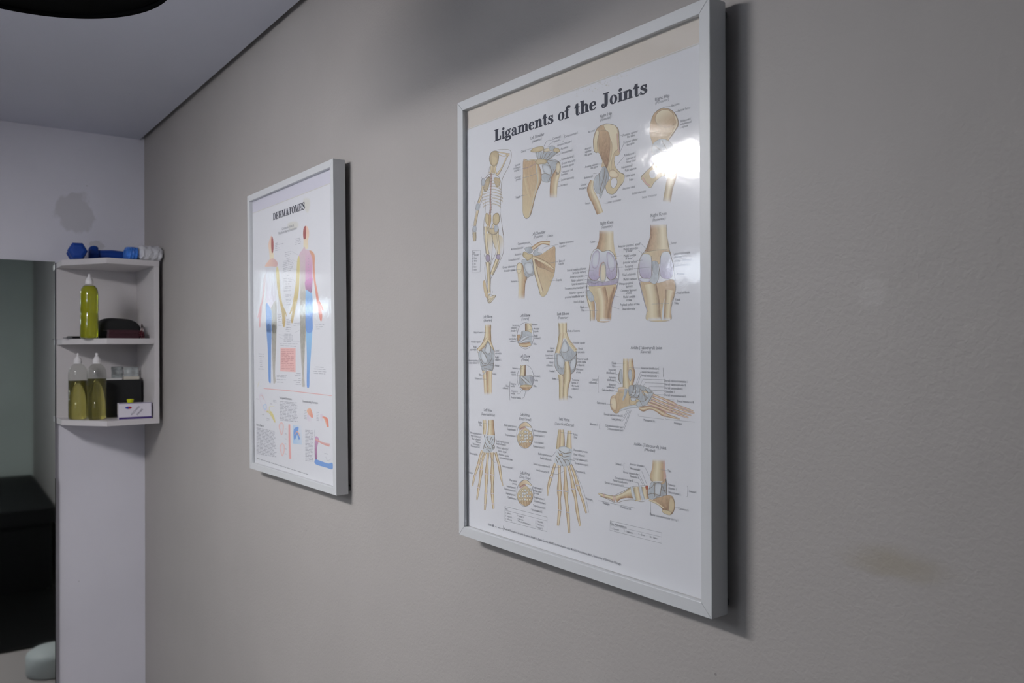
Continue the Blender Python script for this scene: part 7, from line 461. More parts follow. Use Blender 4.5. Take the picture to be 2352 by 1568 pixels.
('S',1,['g'],[(2758,1752),(3012,1756)],[(2762,1766),(3016,1770)],4),('S',1,['g'],[(1936,1703),(2172,1707)],[(1940,1718),(2176,1722)],4),('S',1,['g'],[(2216,1708),(2352,1710)],[(2220,1723),(2356,1725)],4),('S',1,['g'],[(2397,1711),(2507,1713)],[(2400,1726),(2510,1728)],4),('S',1,['g'],[(2550,1714),(2822,1719)],[(2554,1728),(2826,1733)],4),('S',1,['g'],[(2865,1719),(3009,1722)],[(2869,1734),(3013,1736)],4),
('S',1,['g'],[(3051,1723),(3064,1723)],[(3055,1737),(3067,1737)],4),('S',1,['g'],[(1935,1667),(2221,1673)],[(1939,1682),(2225,1688)],4),('S',1,['g'],[(2265,1674),(2432,1677)],[(2269,1689),(2436,1692)],4),('S',1,['g'],[(2476,1678),(2766,1683)],[(2480,1693),(2770,1698)],4),('S',1,['g'],[(2809,1684),(2970,1687)],[(2813,1699),(2974,1702)],4),('S',1,['g'],[(1934,1632),(2089,1635)],[(1938,1647),(2092,1650)],4),
('S',1,['g'],[(2134,1636),(2428,1642)],[(2138,1651),(2432,1657)],4),('S',1,['g'],[(2472,1643),(2712,1648)],[(2476,1658),(2716,1663)],4),('S',1,['g'],[(2755,1649),(3003,1654)],[(2758,1664),(3006,1669)],4),('S',1,['g'],[(1933,1596),(2106,1600)],[(1937,1612),(2110,1615)],4),('S',1,['g'],[(2151,1601),(2333,1605)],[(2155,1616),(2337,1620)],4),('S',1,['g'],[(2378,1606),(2519,1609)],[(2382,1621),(2523,1624)],4),
('S',1,['g'],[(2563,1610),(2699,1613)],[(2567,1625),(2702,1628)],4),('S',1,['g'],[(2742,1614),(2861,1617)],[(2745,1629),(2864,1632)],4),('S',1,['g'],[(2903,1618),(2978,1619)],[(2907,1632),(2982,1634)],4),('S',1,['g'],[(1932,1561),(2047,1564)],[(1936,1576),(2051,1579)],4),('S',1,['g'],[(2092,1565),(2337,1570)],[(2096,1580),(2341,1585)],4),('S',1,['g'],[(2381,1571),(2555,1576)],[(2385,1586),(2559,1590)],4),
('S',1,['g'],[(2599,1577),(2765,1581)],[(2603,1591),(2769,1595)],4),('S',1,['g'],[(2808,1582),(3009,1586)],[(2811,1596),(3013,1601)],4),('S',1,['g'],[(1931,1525),(2108,1530)],[(1935,1541),(2112,1545)],4),('S',1,['g'],[(2153,1531),(2358,1536)],[(2157,1546),(2362,1551)],4),('S',1,['g'],[(2402,1537),(2646,1543)],[(2406,1552),(2650,1558)],4),('S',1,['g'],[(2689,1544),(2807,1547)],[(2693,1559),(2811,1562)],4),
('S',1,['g'],[(2850,1548),(3022,1553)],[(2853,1563),(3026,1567)],4),('S',1,['g'],[(1930,1490),(2192,1497)],[(1934,1505),(2196,1512)],4),('S',1,['g'],[(2237,1498),(2511,1505)],[(2241,1513),(2515,1520)],4),('S',1,['g'],[(2554,1506),(2666,1509)],[(2558,1521),(2670,1524)],4),('S',1,['g'],[(2709,1511),(2962,1517)],[(2713,1525),(2966,1532)],4),('S',1,['g'],[(3004,1518),(3071,1520)],[(3008,1533),(3075,1535)],4),
('S',1,['g'],[(1930,1455),(2045,1458)],[(1934,1470),(2049,1473)],4),('S',1,['g'],[(2091,1459),(2212,1462)],[(2094,1474),(2216,1477)],4),('S',1,['g'],[(2257,1464),(2403,1468)],[(2261,1479),(2407,1483)],4),('S',1,['g'],[(2447,1469),(2737,1477)],[(2451,1484),(2740,1492)],4),('S',1,['g'],[(2780,1478),(2922,1482)],[(2783,1493),(2926,1497)],4),('S',1,['g'],[(2965,1483),(3009,1485)],[(2968,1498),(3013,1499)],4),
('S',1,['g'],[(1929,1419),(2228,1428)],[(1933,1434),(2232,1443)],4),('S',1,['g'],[(2273,1429),(2450,1434)],[(2277,1444),(2454,1449)],4),('S',1,['g'],[(2494,1436),(2670,1441)],[(2498,1451),(2674,1456)],4),('S',1,['g'],[(2713,1442),(2917,1448)],[(2717,1457),(2921,1463)],4),('S',1,['g'],[(2960,1449),(2970,1449)],[(2963,1464),(2974,1464)],4),('S',1,['g'],[(1928,1384),(2189,1392)],[(1932,1399),(2193,1407)],4),
('S',1,['g'],[(2234,1393),(2499,1401)],[(2238,1408),(2503,1416)],4),('S',1,['g'],[(2542,1402),(2812,1411)],[(2546,1417),(2816,1425)],4),('S',1,['g'],[(2855,1412),(2967,1415)],[(2859,1427),(2971,1430)],4),('S',1,['g'],[(3009,1417),(3059,1418)],[(3013,1431),(3063,1433)],4),('X', 'Dermatome testing / Examination', (3368, 1899), 51, 'L', 't', 1, 861, 0),('X', 'Nerve Fibers of', (309, 1141), 57, 'L', 't', 1, 548, 0),
('S',1,['g'],[(312,1073),(623,1074)],[(321,1090),(632,1090)],4),('S',1,['g'],[(674,1074),(904,1074)],[(683,1090),(913,1090)],4),('S',1,['g'],[(954,1074),(1132,1074)],[(962,1090),(1141,1090)],4),('S',1,['g'],[(1180,1074),(1301,1075)],[(1189,1090),(1310,1090)],4),('S',1,['g'],[(1349,1075),(1566,1075)],[(1358,1090),(1574,1091)],4),('S',1,['g'],[(311,1037),(608,1037)],[(320,1053),(618,1054)],4),('S',1,['g'],[(659,1037),(865,1038)],[(668,1054),(874,1054)],4),
('S',1,['g'],[(915,1038),(1202,1039)],[(924,1054),(1211,1055)],4),('S',1,['g'],[(1250,1039),(1427,1039)],[(1259,1055),(1435,1055)],4),('S',1,['g'],[(1474,1040),(1616,1040)],[(1483,1055),(1625,1056)],4),('S',1,['g'],[(310,1000),(531,1001)],[(319,1016),(540,1017)],4),('S',1,['g'],[(581,1001),(825,1002)],[(591,1017),(834,1018)],4),('S',1,['g'],[(875,1002),(1144,1003)],[(884,1018),(1153,1019)],4),('S',1,['g'],[(1192,1003),(1353,1004)],[(1201,1019),(1362,1020)],4),
('S',1,['g'],[(1401,1004),(1574,1005)],[(1410,1020),(1583,1020)],4),('S',1,['g'],[(309,963),(497,964)],[(318,979),(506,980)],4),('S',1,['g'],[(548,964),(850,966)],[(557,980),(859,982)],4),('S',1,['g'],[(899,966),(1169,968)],[(908,982),(1177,983)],4),('S',1,['g'],[(1217,968),(1513,969)],[(1226,984),(1521,985)],4),('S',1,['g'],[(1560,970),(1561,970)],[(1568,985),(1570,985)],4),('S',1,['g'],[(308,926),(614,928)],[(317,943),(624,944)],4),
('S',1,['g'],[(665,929),(965,931)],[(674,945),(974,947)],4),('S',1,['g'],[(1014,931),(1230,932)],[(1023,947),(1239,948)],4),('S',1,['g'],[(1278,933),(1418,934)],[(1287,948),(1426,949)],4),('S',1,['g'],[(1465,934),(1623,935)],[(1474,950),(1632,951)],4),('S',1,['g'],[(1670,935),(1673,935)],[(1679,951),(1681,951)],4),('S',1,['g'],[(307,889),(647,892)],[(316,906),(656,908)],4),('S',1,['g'],[(697,893),(950,895)],[(706,909),(959,911)],4),
('S',1,['g'],[(999,895),(1164,896)],[(1008,911),(1173,912)],4),('S',1,['g'],[(1212,897),(1469,899)],[(1221,913),(1478,914)],4),('S',1,['g'],[(1516,899),(1641,900)],[(1525,915),(1649,916)],4),('S',1,['g'],[(306,853),(637,856)],[(315,869),(646,872)],4),('S',1,['g'],[(687,856),(924,858)],[(696,872),(933,874)],4),('S',1,['g'],[(973,859),(1232,861)],[(982,875),(1241,877)],4),('S',1,['g'],[(1280,862),(1538,864)],[(1289,878),(1547,880)],4),
('S',1,['g'],[(305,816),(650,819)],[(314,832),(660,836)],4),('S',1,['g'],[(701,820),(832,821)],[(710,836),(841,838)],4),('S',1,['g'],[(882,822),(1082,824)],[(890,838),(1091,840)],4),('S',1,['g'],[(1131,825),(1378,827)],[(1140,841),(1387,843)],4),('S',1,['g'],[(1426,828),(1558,829)],[(1434,844),(1566,845)],4),('S',1,['g'],[(304,779),(452,781)],[(313,795),(462,797)],4),('S',1,['g'],[(504,781),(823,785)],[(513,798),(832,801)],4),
('S',1,['g'],[(873,786),(1109,789)],[(882,802),(1117,805)],4),('S',1,['g'],[(1157,789),(1303,791)],[(1166,805),(1311,807)],4),('S',1,['g'],[(1350,792),(1591,795)],[(1359,807),(1600,810)],4),('S',1,['g'],[(303,742),(475,744)],[(312,759),(485,761)],4),('S',1,['g'],[(526,745),(759,748)],[(535,761),(768,764)],4),('S',1,['g'],[(809,749),(963,751)],[(818,765),(972,767)],4),('S',1,['g'],[(1012,752),(1179,754)],[(1021,768),(1187,770)],4),
('S',1,['g'],[(1227,755),(1527,759)],[(1236,770),(1535,774)],4),('S',1,['g'],[(1574,759),(1634,760)],[(1582,775),(1642,776)],4),('S',1,['g'],[(302,693),(465,698)],[(310,710),(472,714)],4),('S',1,['g'],[(516,699),(785,706)],[(523,715),(793,722)],4),('S',1,['g'],[(835,707),(974,711)],[(843,723),(982,727)],4),('S',1,['g'],[(1024,712),(1259,718)],[(1031,728),(1266,734)],4),('S',1,['g'],[(1307,719),(1502,724)],[(1314,735),(1510,740)],4),
('S',1,['g'],[(1549,726),(1641,728)],[(1557,741),(1648,744)],4),('S',1,['g'],[(301,657),(438,661)],[(309,673),(446,677)],4),('S',1,['g'],[(489,662),(712,668)],[(497,678),(720,684)],4),('S',1,['g'],[(762,669),(902,673)],[(770,686),(909,689)],4),('S',1,['g'],[(951,675),(1093,678)],[(959,691),(1100,694)],4),('S',1,['g'],[(1142,680),(1352,685)],[(1149,696),(1359,701)],4),('S',1,['g'],[(1399,687),(1603,692)],[(1407,703),(1610,708)],4),
('S',1,['g'],[(300,620),(479,625)],[(308,637),(487,642)],4),('S',1,['g'],[(530,627),(794,634)],[(538,643),(802,651)],4),('S',1,['g'],[(844,636),(1170,645)],[(851,652),(1178,661)],4),('S',1,['g'],[(1218,647),(1459,653)],[(1226,662),(1466,669)],4),('S',1,['g'],[(1506,655),(1679,660)],[(1514,671),(1686,675)],4),('S',1,['g'],[(299,584),(438,588)],[(307,600),(446,604)],4),('S',1,['g'],[(489,590),(805,599)],[(497,606),(813,615)],4),
('S',1,['g'],[(855,600),(1040,606)],[(862,617),(1048,622)],4),('S',1,['g'],[(1089,607),(1241,612)],[(1097,623),(1249,628)],4),('S',1,['g'],[(1289,613),(1433,618)],[(1297,629),(1441,634)],4),('S',1,['g'],[(1481,619),(1507,620)],[(1488,635),(1514,636)],4),('S',1,['g'],[(298,547),(467,553)],[(306,564),(475,569)],4),('S',1,['g'],[(518,554),(773,562)],[(526,571),(781,578)],4),('S',1,['g'],[(823,564),(1084,572)],[(830,580),(1091,588)],4),
('S',1,['g'],[(1132,573),(1332,580)],[(1140,589),(1339,595)],4),('S',1,['g'],[(1379,581),(1538,586)],[(1387,597),(1545,602)],4),('S',1,['g'],[(297,511),(439,515)],[(305,527),(447,532)],4),('S',1,['g'],[(490,517),(663,523)],[(498,533),(671,539)],4),('S',1,['g'],[(713,524),(985,533)],[(721,541),(993,549)],4),('S',1,['g'],[(1034,535),(1247,542)],[(1042,551),(1254,558)],4),('S',1,['g'],[(1295,543),(1479,549)],[(1302,559),(1487,565)],4),
('S',1,['g'],[(1527,551),(1689,556)],[(1534,567),(1696,572)],4),('S',1,['g'],[(296,474),(492,481)],[(304,491),(500,497)],4),('S',1,['g'],[(543,483),(843,493)],[(551,499),(851,509)],4),('S',1,['g'],[(893,495),(1165,504)],[(901,511),(1173,520)],4),('S',1,['g'],[(1214,505),(1385,511)],[(1221,521),(1392,527)],4),('S',1,['g'],[(1432,513),(1610,519)],[(1440,529),(1617,535)],4),('S',1,['g'],[(295,438),(619,449)],[(303,454),(627,465)],4),
('S',1,['g'],[(669,451),(953,461)],[(677,467),(960,477)],4),('S',1,['g'],[(1002,463),(1185,469)],[(1010,479),(1193,485)],4),('S',1,['g'],[(1234,471),(1557,482)],[(1241,487),(1564,498)],4),('S',1,['g'],[(294,401),(516,409)],[(302,418),(524,426)],4),('S',1,['g'],[(567,411),(859,422)],[(575,428),(867,438)],4),('S',1,['g'],[(908,424),(1064,429)],[(916,440),(1072,445)],4),('S',1,['g'],[(1113,431),(1337,439)],[(1120,447),(1344,455)],4),
('S',1,['g'],[(1385,441),(1511,446)],[(1392,457),(1519,462)],4),('S',1,['g'],[(1559,448),(1675,452)],[(1566,463),(1682,467)],4),('S',1,['g'],[(3502,1250),(3769,1259)],[(3506,1264),(3773,1273)],4),('S',1,['g'],[(3809,1260),(3928,1264)],[(3813,1275),(3932,1279)],4),('S',1,['g'],[(3501,1216),(3617,1221)],[(3505,1231),(3620,1235)],4),('S',1,['g'],[(3656,1222),(3798,1227)],[(3660,1236),(3802,1241)],4),('S',1,['g'],[(3837,1228),(3922,1231)],[(3841,1242),(3926,1245)],4),
('S',1,['g'],[(3501,1183),(3713,1191)],[(3504,1197),(3716,1205)],4),('S',1,['g'],[(3752,1192),(3929,1199)],[(3756,1206),(3932,1213)],4),('S',1,['g'],[(3500,1149),(3686,1157)],[(3504,1164),(3690,1171)],4),('S',1,['g'],[(3726,1158),(3857,1163)],[(3730,1172),(3861,1177)],4),('S',1,['g'],[(3896,1165),(3932,1166)],[(3900,1179),(3936,1180)],4),('S',1,['g'],[(3499,1116),(3640,1121)],[(3503,1130),(3644,1136)],4),
('S',1,['g'],[(3680,1123),(3782,1127)],[(3684,1137),(3786,1141)],4),('S',1,['g'],[(3821,1129),(3947,1134)],[(3825,1143),(3951,1148)],4),('S',1,['g'],[(3498,1082),(3755,1093)],[(3502,1097),(3759,1107)],4),('S',1,['g'],[(3794,1095),(3932,1100)],[(3798,1109),(3936,1114)],4),('S',1,['g'],[(3497,1049),(3643,1055)],[(3501,1063),(3646,1069)],4),('S',1,['g'],[(3682,1057),(3945,1068)],[(3686,1071),(3948,1082)],4),
('S',1,['g'],[(3496,1015),(3705,1024)],[(3500,1030),(3708,1039)],4),('S',1,['g'],[(3744,1026),(3907,1033)],[(3748,1040),(3911,1047)],4),('S',1,['g'],[(3946,1035),(3946,1035)],[(3949,1049),(3950,1049)],4),('S',1,['g'],[(3496,982),(3716,992)],[(3499,996),(3720,1006)],4),('S',1,['g'],[(3756,994),(3933,1002)],[(3759,1008),(3937,1016)],4),('S',1,['g'],[(3495,948),(3752,960)],[(3499,963),(3755,974)],4),('S',1,['g'],[(3791,962),(3918,968)],[(3795,976),(3922,982)],4),
('S',1,['g'],[(3494,915),(3606,920)],[(3498,929),(3609,934)],4),('S',1,['g'],[(3645,922),(3907,935)],[(3649,936),(3910,949)],4),('S',1,['g'],[(3493,881),(3627,888)],[(3497,896),(3631,902)],4),('S',1,['g'],[(3667,890),(3924,903)],[(3671,904),(3928,917)],4),('S',1,['g'],[(3492,848),(3719,859)],[(3496,862),(3723,873)],4),('S',1,['g'],[(3759,861),(3919,869)],[(3763,875),(3923,884)],4),('S',1,['g'],[(3491,814),(3654,823)],[(3495,829),(3658,837)],4),
('S',1,['g'],[(3694,825),(3931,837)],[(3698,839),(3935,851)],4),('S',1,['g'],[(3491,781),(3724,793)],[(3494,795),(3728,807)],4),('S',1,['g'],[(3763,795),(3878,801)],[(3767,809),(3882,816)],4),('S',1,['g'],[(3917,804),(3937,805)],[(3921,818),(3941,819)],4),('S',1,['g'],[(3490,747),(3755,762)],[(3494,761),(3759,776)],4),('S',1,['g'],[(3795,764),(3911,770)],[(3798,778),(3915,784)],4),('S',1,['g'],[(3489,714),(3624,721)],[(3493,728),(3628,735)],4),
('S',1,['g'],[(3664,723),(3788,730)],[(3667,738),(3792,745)],4),('S',1,['g'],[(3828,733),(3919,738)],[(3831,747),(3923,752)],4),('S',1,['g'],[(3488,680),(3601,687)],[(3492,694),(3605,701)],4),('S',1,['g'],[(3641,689),(3895,704)],[(3645,703),(3899,718)],4),('S',1,['g'],[(3487,646),(3710,660)],[(3491,661),(3714,674)],4),('S',1,['g'],[(3749,662),(3885,670)],[(3753,676),(3889,684)],4),('S',1,['g'],[(3486,613),(3589,619)],[(3490,627),(3593,633)],4),
('S',1,['g'],[(3629,622),(3787,631)],[(3633,636),(3791,645)],4),('S',1,['g'],[(3827,634),(3928,640)],[(3830,648),(3932,654)],4),('S',1,['g'],[(3486,579),(3652,590)],[(3490,594),(3656,604)],4),('S',1,['g'],[(3692,592),(3920,606)],[(3695,606),(3923,620)],4),('S',1,['g'],[(3485,546),(3616,554)],[(3489,560),(3620,568)],4),('S',1,['g'],[(3656,557),(3823,567)],[(3659,571),(3827,581)],4),('S',1,['g'],[(3862,570),(3898,572)],[(3866,584),(3902,586)],4),
('B',1,'Q','W',[(2040,1348),(2171,1292),(2153,1138),(2047,1032),(1945,1122),(1889,1259)],(2041,1199)),('S',5,['Q'],[(2027,1343),(2155,1290),(2136,1138),(2047,1039),(1962,1125),(1906,1259),(2054,1345)],[(2054,1352),(2188,1295),(2169,1138),(2047,1026),(1929,1120),(1872,1259),(2026,1350)],0),('B',1,'Q','W',[(2086,834),(2217,782),(2198,628),(2093,520),(1992,608),(1935,743)],(2087,686)),('S',5,['Q'],[(2073,829),(2200,779),(2182,627),(2093,526),(2008,611),(1952,743),(2100,832)],[(2100,840),(2233,785),(2215,628),(2093,514),(1975,605),(1918,742),(2072,837)],0),
('S',1,['W','Q','r2','Q','W'],[(2462,1317),(2459,926),(2477,488)],[(2633,1330),(2645,943),(2676,511)],0),('P',1,'D2',[(2760,1327),(3294,1348),(3296,904),(2763,885)],'W',(2820,957),(3239,1312),0),('P',2,'C1',[(2827,1229),(3104,1303),(3032,1136),(2890,990),(2821,1012)],None,0,0,1),('S',3,['C3','C1'],[(3000,1143),(3113,1001)],[(3064,1157),(3216,1025)],0),('S',3,['N','T'],[(2874,1092),(3026,1176),(3183,1090)],[(2842,1100),(3040,1204),(3218,1102)],0),
('P',2,'O2',[(3614,1732),(3809,1782),(3934,1646),(3900,1566),(3645,1655)],'N',(3679,1736),(3900,1566),1),('P',1,'P2',[(3644,1642),(3900,1566),(3865,1447),(3641,1498)],'W',(3708,1606),(3834,1458),1),('P',1,'P2',[(4352,1670),(4522,1655),(4458,1525),(4372,1468)],'W',(4400,1648),(4396,1470),1),('S',2,['O2','N','N'],[(4444,1614),(4572,1565),(4691,1410)],[(4477,1638),(4731,1610),(4795,1427)],0),('S',1,['g'],[(3447,1705),(3566,1702)],[(3452,1715),(3571,1712)],4),
('S',1,['g'],[(3446,1668),(3590,1664)],[(3451,1678),(3596,1674)],4),('S',1,['g'],[(3445,1631),(3589,1628)],[(3450,1641),(3595,1638)],4),('S',1,['g'],[(3444,1594),(3589,1591)],[(3449,1604),(3594,1601)],4),('S',1,['g'],[(3443,1557),(3588,1554)],[(3448,1567),(3593,1564)],4),('S',1,['g'],[(3442,1520),(3587,1517)],[(3447,1530),(3592,1527)],4),('S',1,['g'],[(4140,1704),(4277,1701)],[(4145,1714),(4282,1711)],4),
('S',1,['g'],[(4140,1668),(4276,1665)],[(4144,1678),(4281,1675)],4),('S',1,['g'],[(4139,1632),(4275,1629)],[(4144,1642),(4280,1639)],4),('S',1,['g'],[(4138,1597),(4235,1594)],[(4143,1606),(4240,1604)],4),('S',1,['g'],[(4273,1594),(4274,1594)],[(4277,1604),(4279,1604)],4),('S',1,['g'],[(4137,1561),(4273,1558)],[(4142,1571),(4278,1568)],4),('S',1,['g'],[(4136,1525),(4272,1522)],[(4141,1535),(4277,1532)],4),
('P',2,'P3',[(4047,1125),(4265,1117),(4167,917),(4161,660),(4035,622)],'K',(4141,1120),(4130,657),1),('S',3,['N','p','N2'],[(4052,1082),(4424,1021),(4811,994)],[(4104,1121),(4469,1066),(4857,1060)],0),('P',3,'C1',[(4054,637),(4376,631),(4736,619),(4959,655),(4956,518),(4615,518),(4052,533)],'C3',(4130,657),(4910,538),1),('S',1,['g'],[(4547,815),(4725,817)],[(4553,827),(4731,829)],4),('S',5,['g'],[(4026,1303),(4021,1123)],[(4040,1304),(4036,1124)],0),
('S',5,['g'],[(4615,756),(4706,676),(4917,735)],[(4626,759),(4710,681),(4913,739)],0),('S',1,['g'],[(2254,1196),(2370,1195)],[(2260,1206),(2376,1206)],4),('S',1,['g'],[(2251,1074),(2367,1074)],[(2257,1084),(2373,1084)],4),('S',1,['g'],[(2248,951),(2364,952)],[(2253,962),(2369,963)],4),('S',1,['g'],[(2245,829),(2361,830)],[(2250,840),(2366,841)],4),('S',1,['g'],[(2241,707),(2358,709)],[(2247,718),(2363,720)],4),
('S',1,['g'],[(2238,585),(2354,587)],[(2244,595),(2360,598)],4),('S',1,['g'],[(291,1839),(493,1834)],[(298,1851),(499,1845)],4),('S',1,['g'],[(1036,1369),(1243,1367)],[(1043,1380),(1249,1378)],4),('S',1,['g'],[(1035,1328),(1175,1327)],[(1042,1339),(1181,1338)],4),('S',1,['g'],[(1224,1327),(1242,1326)],[(1230,1338),(1248,1338)],4),('S',1,['g'],[(1506,1855),(1720,1849)],[(1512,1866),(1726,1860)],4),('S',1,['g'],[(1505,1821),(1640,1817)],[(1511,1832),(1646,1828)],4),
('S',1,['g'],[(1686,1816),(1719,1815)],[(1692,1827),(1725,1826)],4),('S',1,['g'],[(714,1452),(877,1450)],[(721,1463),(884,1461)],4),('S',1,['g'],[(1285,1759),(1441,1755)],[(1291,1770),(1447,1766)],4),('S',1,['t'],[(304,275),(516,273)],[(319,293),(531,291)],4),('S',1,['t'],[(567,273),(723,271)],[(582,290),(738,289)],4),('S',1,['t'],[(773,271),(1083,268)],[(788,288),(1098,285)],4),('S',1,['t'],[(1132,267),(1254,266)],[(1146,284),(1268,283)],4),
('S',1,['t'],[(1302,265),(1525,263)],[(1316,283),(1539,280)],4),('S',1,['t'],[(1573,263),(1871,260)],[(1586,280),(1884,276)],4),('S',1,['t'],[(1917,259),(2046,258)],[(1930,276),(2059,275)],4),('S',1,['t'],[(2091,257),(2311,255)],[(2105,274),(2324,272)],4),('S',1,['t'],[(2356,255),(2583,252)],[(2369,271),(2596,269)],4),('S',1,['t'],[(2626,252),(2741,251)],[(2639,268),(2754,267)],4),('S',1,['t'],[(2784,250),(2960,249)],[(2796,267),(2972,265)],4),
('S',1,['t'],[(3002,248),(3233,246)],[(3014,264),(3245,262)],4),('S',1,['t'],[(3274,246),(3456,244)],[(3286,261),(3468,259)],4),('S',1,['t'],[(3497,243),(3637,242)],[(3508,259),(3649,258)],4),]
WH = (176, 176, 187)
PAL = dict(W=(178,178,188), t=(120,121,132), k=(38,42,60), g=(138,138,152), n=(118,106,96), p=(178,140,142), y=(178,162,130), l=(190,178,154), b=(172,154,124), o=(170,140,110), d=(138,104,82), e=(148,130,98), q=(138,142,152), w=(154,160,170), h=(172,176,186), v=(122,114,138), u=(146,134,166), r=(165,80,60), s=(158,152,142),
  R=(150,72,70), T=(196,160,144), Y=(198,182,156), M=(178,152,168), V=(172,96,160), K=(130,84,124), O=(186,132,104), N=(200,112,98), N2=(190,140,146), Y2=(184,172,112), Y3=(168,140,82), G2=(158,154,152), G3=(132,128,120), C1=(88,128,196), C2=(110,158,208), C3=(92,130,192), P2=(176,164,182), P3=(168,120,158), Q=(200,148,148), S=(172,112,114), r2=(196,122,122), D2=(128,164,210), O2=(196,156,132), s2=(174,172,168), DB=(40,46,52))
def ink(c):
    if isinstance(c, tuple): return c
    r = PAL[c]; l = sum(r) / 3; r = [l + (k - l) * .74 for k in r]
    a = srgb(*r); w = srgb(180, 179, 183)
    return tuple(min(.9, a[i] / w[i] * .82) for i in range(3)) + (1,)
class Sheet:
    """collects ink polygons (x right, z up in metres on the sheet) in layers a few hundredths of a millimetre apart"""
    def __init__(s): s.v = []; s.f = []; s.c = []
    def vert(s, p, lay, c): s.v.append((p[0], -lay * .00003, p[1])); s.c.append(c); return len(s.v) - 1
    def tri(s, *i): s.f.append(i)
def crom(P, closed, k=4):
    n = len(P); out = []
    if n < 3: return list(P)
    R = range(n) if closed else range(n - 1)
    for i in R:
        if closed: a, b, c, d = P[i-1], P[i], P[(i+1) % n], P[(i+2) % n]
        else: a, b, c, d = P[max(i-1, 0)], P[i], P[i+1], P[min(i+2, n-1)]
        for j in range(k):
            t = j / k
            out.append(tuple(.5 * (2*b[m] + (c[m]-a[m])*t + (2*a[m]-5*b[m]+4*c[m]-d[m])*t*t + (3*b[m]-a[m]-3*c[m]+d[m])*t**3) for m in (0, 1)))
    if not closed: out.append(P[-1])
    return out
mixc = lambda a, b, t: tuple(a[i] * (1-t) + b[i] * t for i in range(4))
U = .0001
def poly(sh, P, lay, cf):
    P = [Vector((a, b, 0)) for a, b in P]
    ids = [sh.vert((q.x, q.y), lay, cf(q)) for q in P]
    for tr in tessellate_polygon([P]): sh.tri(*[ids[i] for i in tr])
def ribbon(sh, Lp, Rp, lay, cols, fade=0):
    n = len(Lp); m = len(cols); cc = [ink(c) for c in cols]
    if m == 1: cc = cc * 2; m = 2
    wh = ink('W'); rows = []
    for i in range(n):
        f = 0; s = i / max(1, n-1)
        if fade == 1: f = max(0, 1 - s / .12)
        if fade == 2: f = max(0, (s - .88) / .12)
        rows.append([sh.vert((Lp[i][0] + (Rp[i][0]-Lp[i][0]) * j/(m-1), Lp[i][1] + (Rp[i][1]-Lp[i][1]) * j/(m-1)), lay, mixc(cc[j], wh, f)) for j in range(m)])
    for i in range(n-1):
        for j in range(m-1): sh.tri(rows[i][j], rows[i][j+1], rows[i+1][j+1], rows[i+1][j])
# --- title lettering: heavy slab serif drawn from bars and tapered strokes (unit = cap height)
def stroke(P, w):
    A = crom(P, False, 5); W_ = crom([(x, 0) for x in w], False, 5); L_, R_ = [], []
    for i in range(len(A)):
        a, b = A[max(i-1, 0)], A[min(i+1, len(A)-1)]; dx, dy = b[0]-a[0], b[1]-a[1]; h = math.hypot(dx, dy) or 1
        q = W_[min(i, len(W_)-1)][0] / 2; L_.append((A[i][0] - dy/h*q, A[i][1] + dx/h*q)); R_.append((A[i][0] + dy/h*q, A[i][1] - dx/h*q))
    return ('s', L_, R_)
def rc(x0, y0, x1, y1): return ('s', [(x0, y0), (x1, y0)], [(x0, y1), (x1, y1)])
def oval(cx, cy, rx, ry, th, tn):
    P = [(cx + rx*math.cos(a), cy + ry*math.sin(a)) for a in [math.pi/2 + i*math.pi/8 for i in range(17)]]
    O = []; I = []
    for i in range(17):
        a = math.pi/2 + i*math.pi/8; O.append((cx + rx*math.cos(a), cy + ry*math.sin(a))); I.append((cx + (rx-th)*math.cos(a), cy + (ry-tn)*math.sin(a)))
    return ('s', crom(O, False, 3), crom(I, False, 3))
def dot(cx, cy, r): return ('s', [(cx + r*math.cos(a), cy + r*math.sin(a)) for a in [i*math.pi/8 for i in range(9)]], [(cx + r*math.cos(a), cy - r*math.sin(a)) for a in [i*math.pi/8 for i in range(9)]])
xh = .66; sw = .20; sf = .07
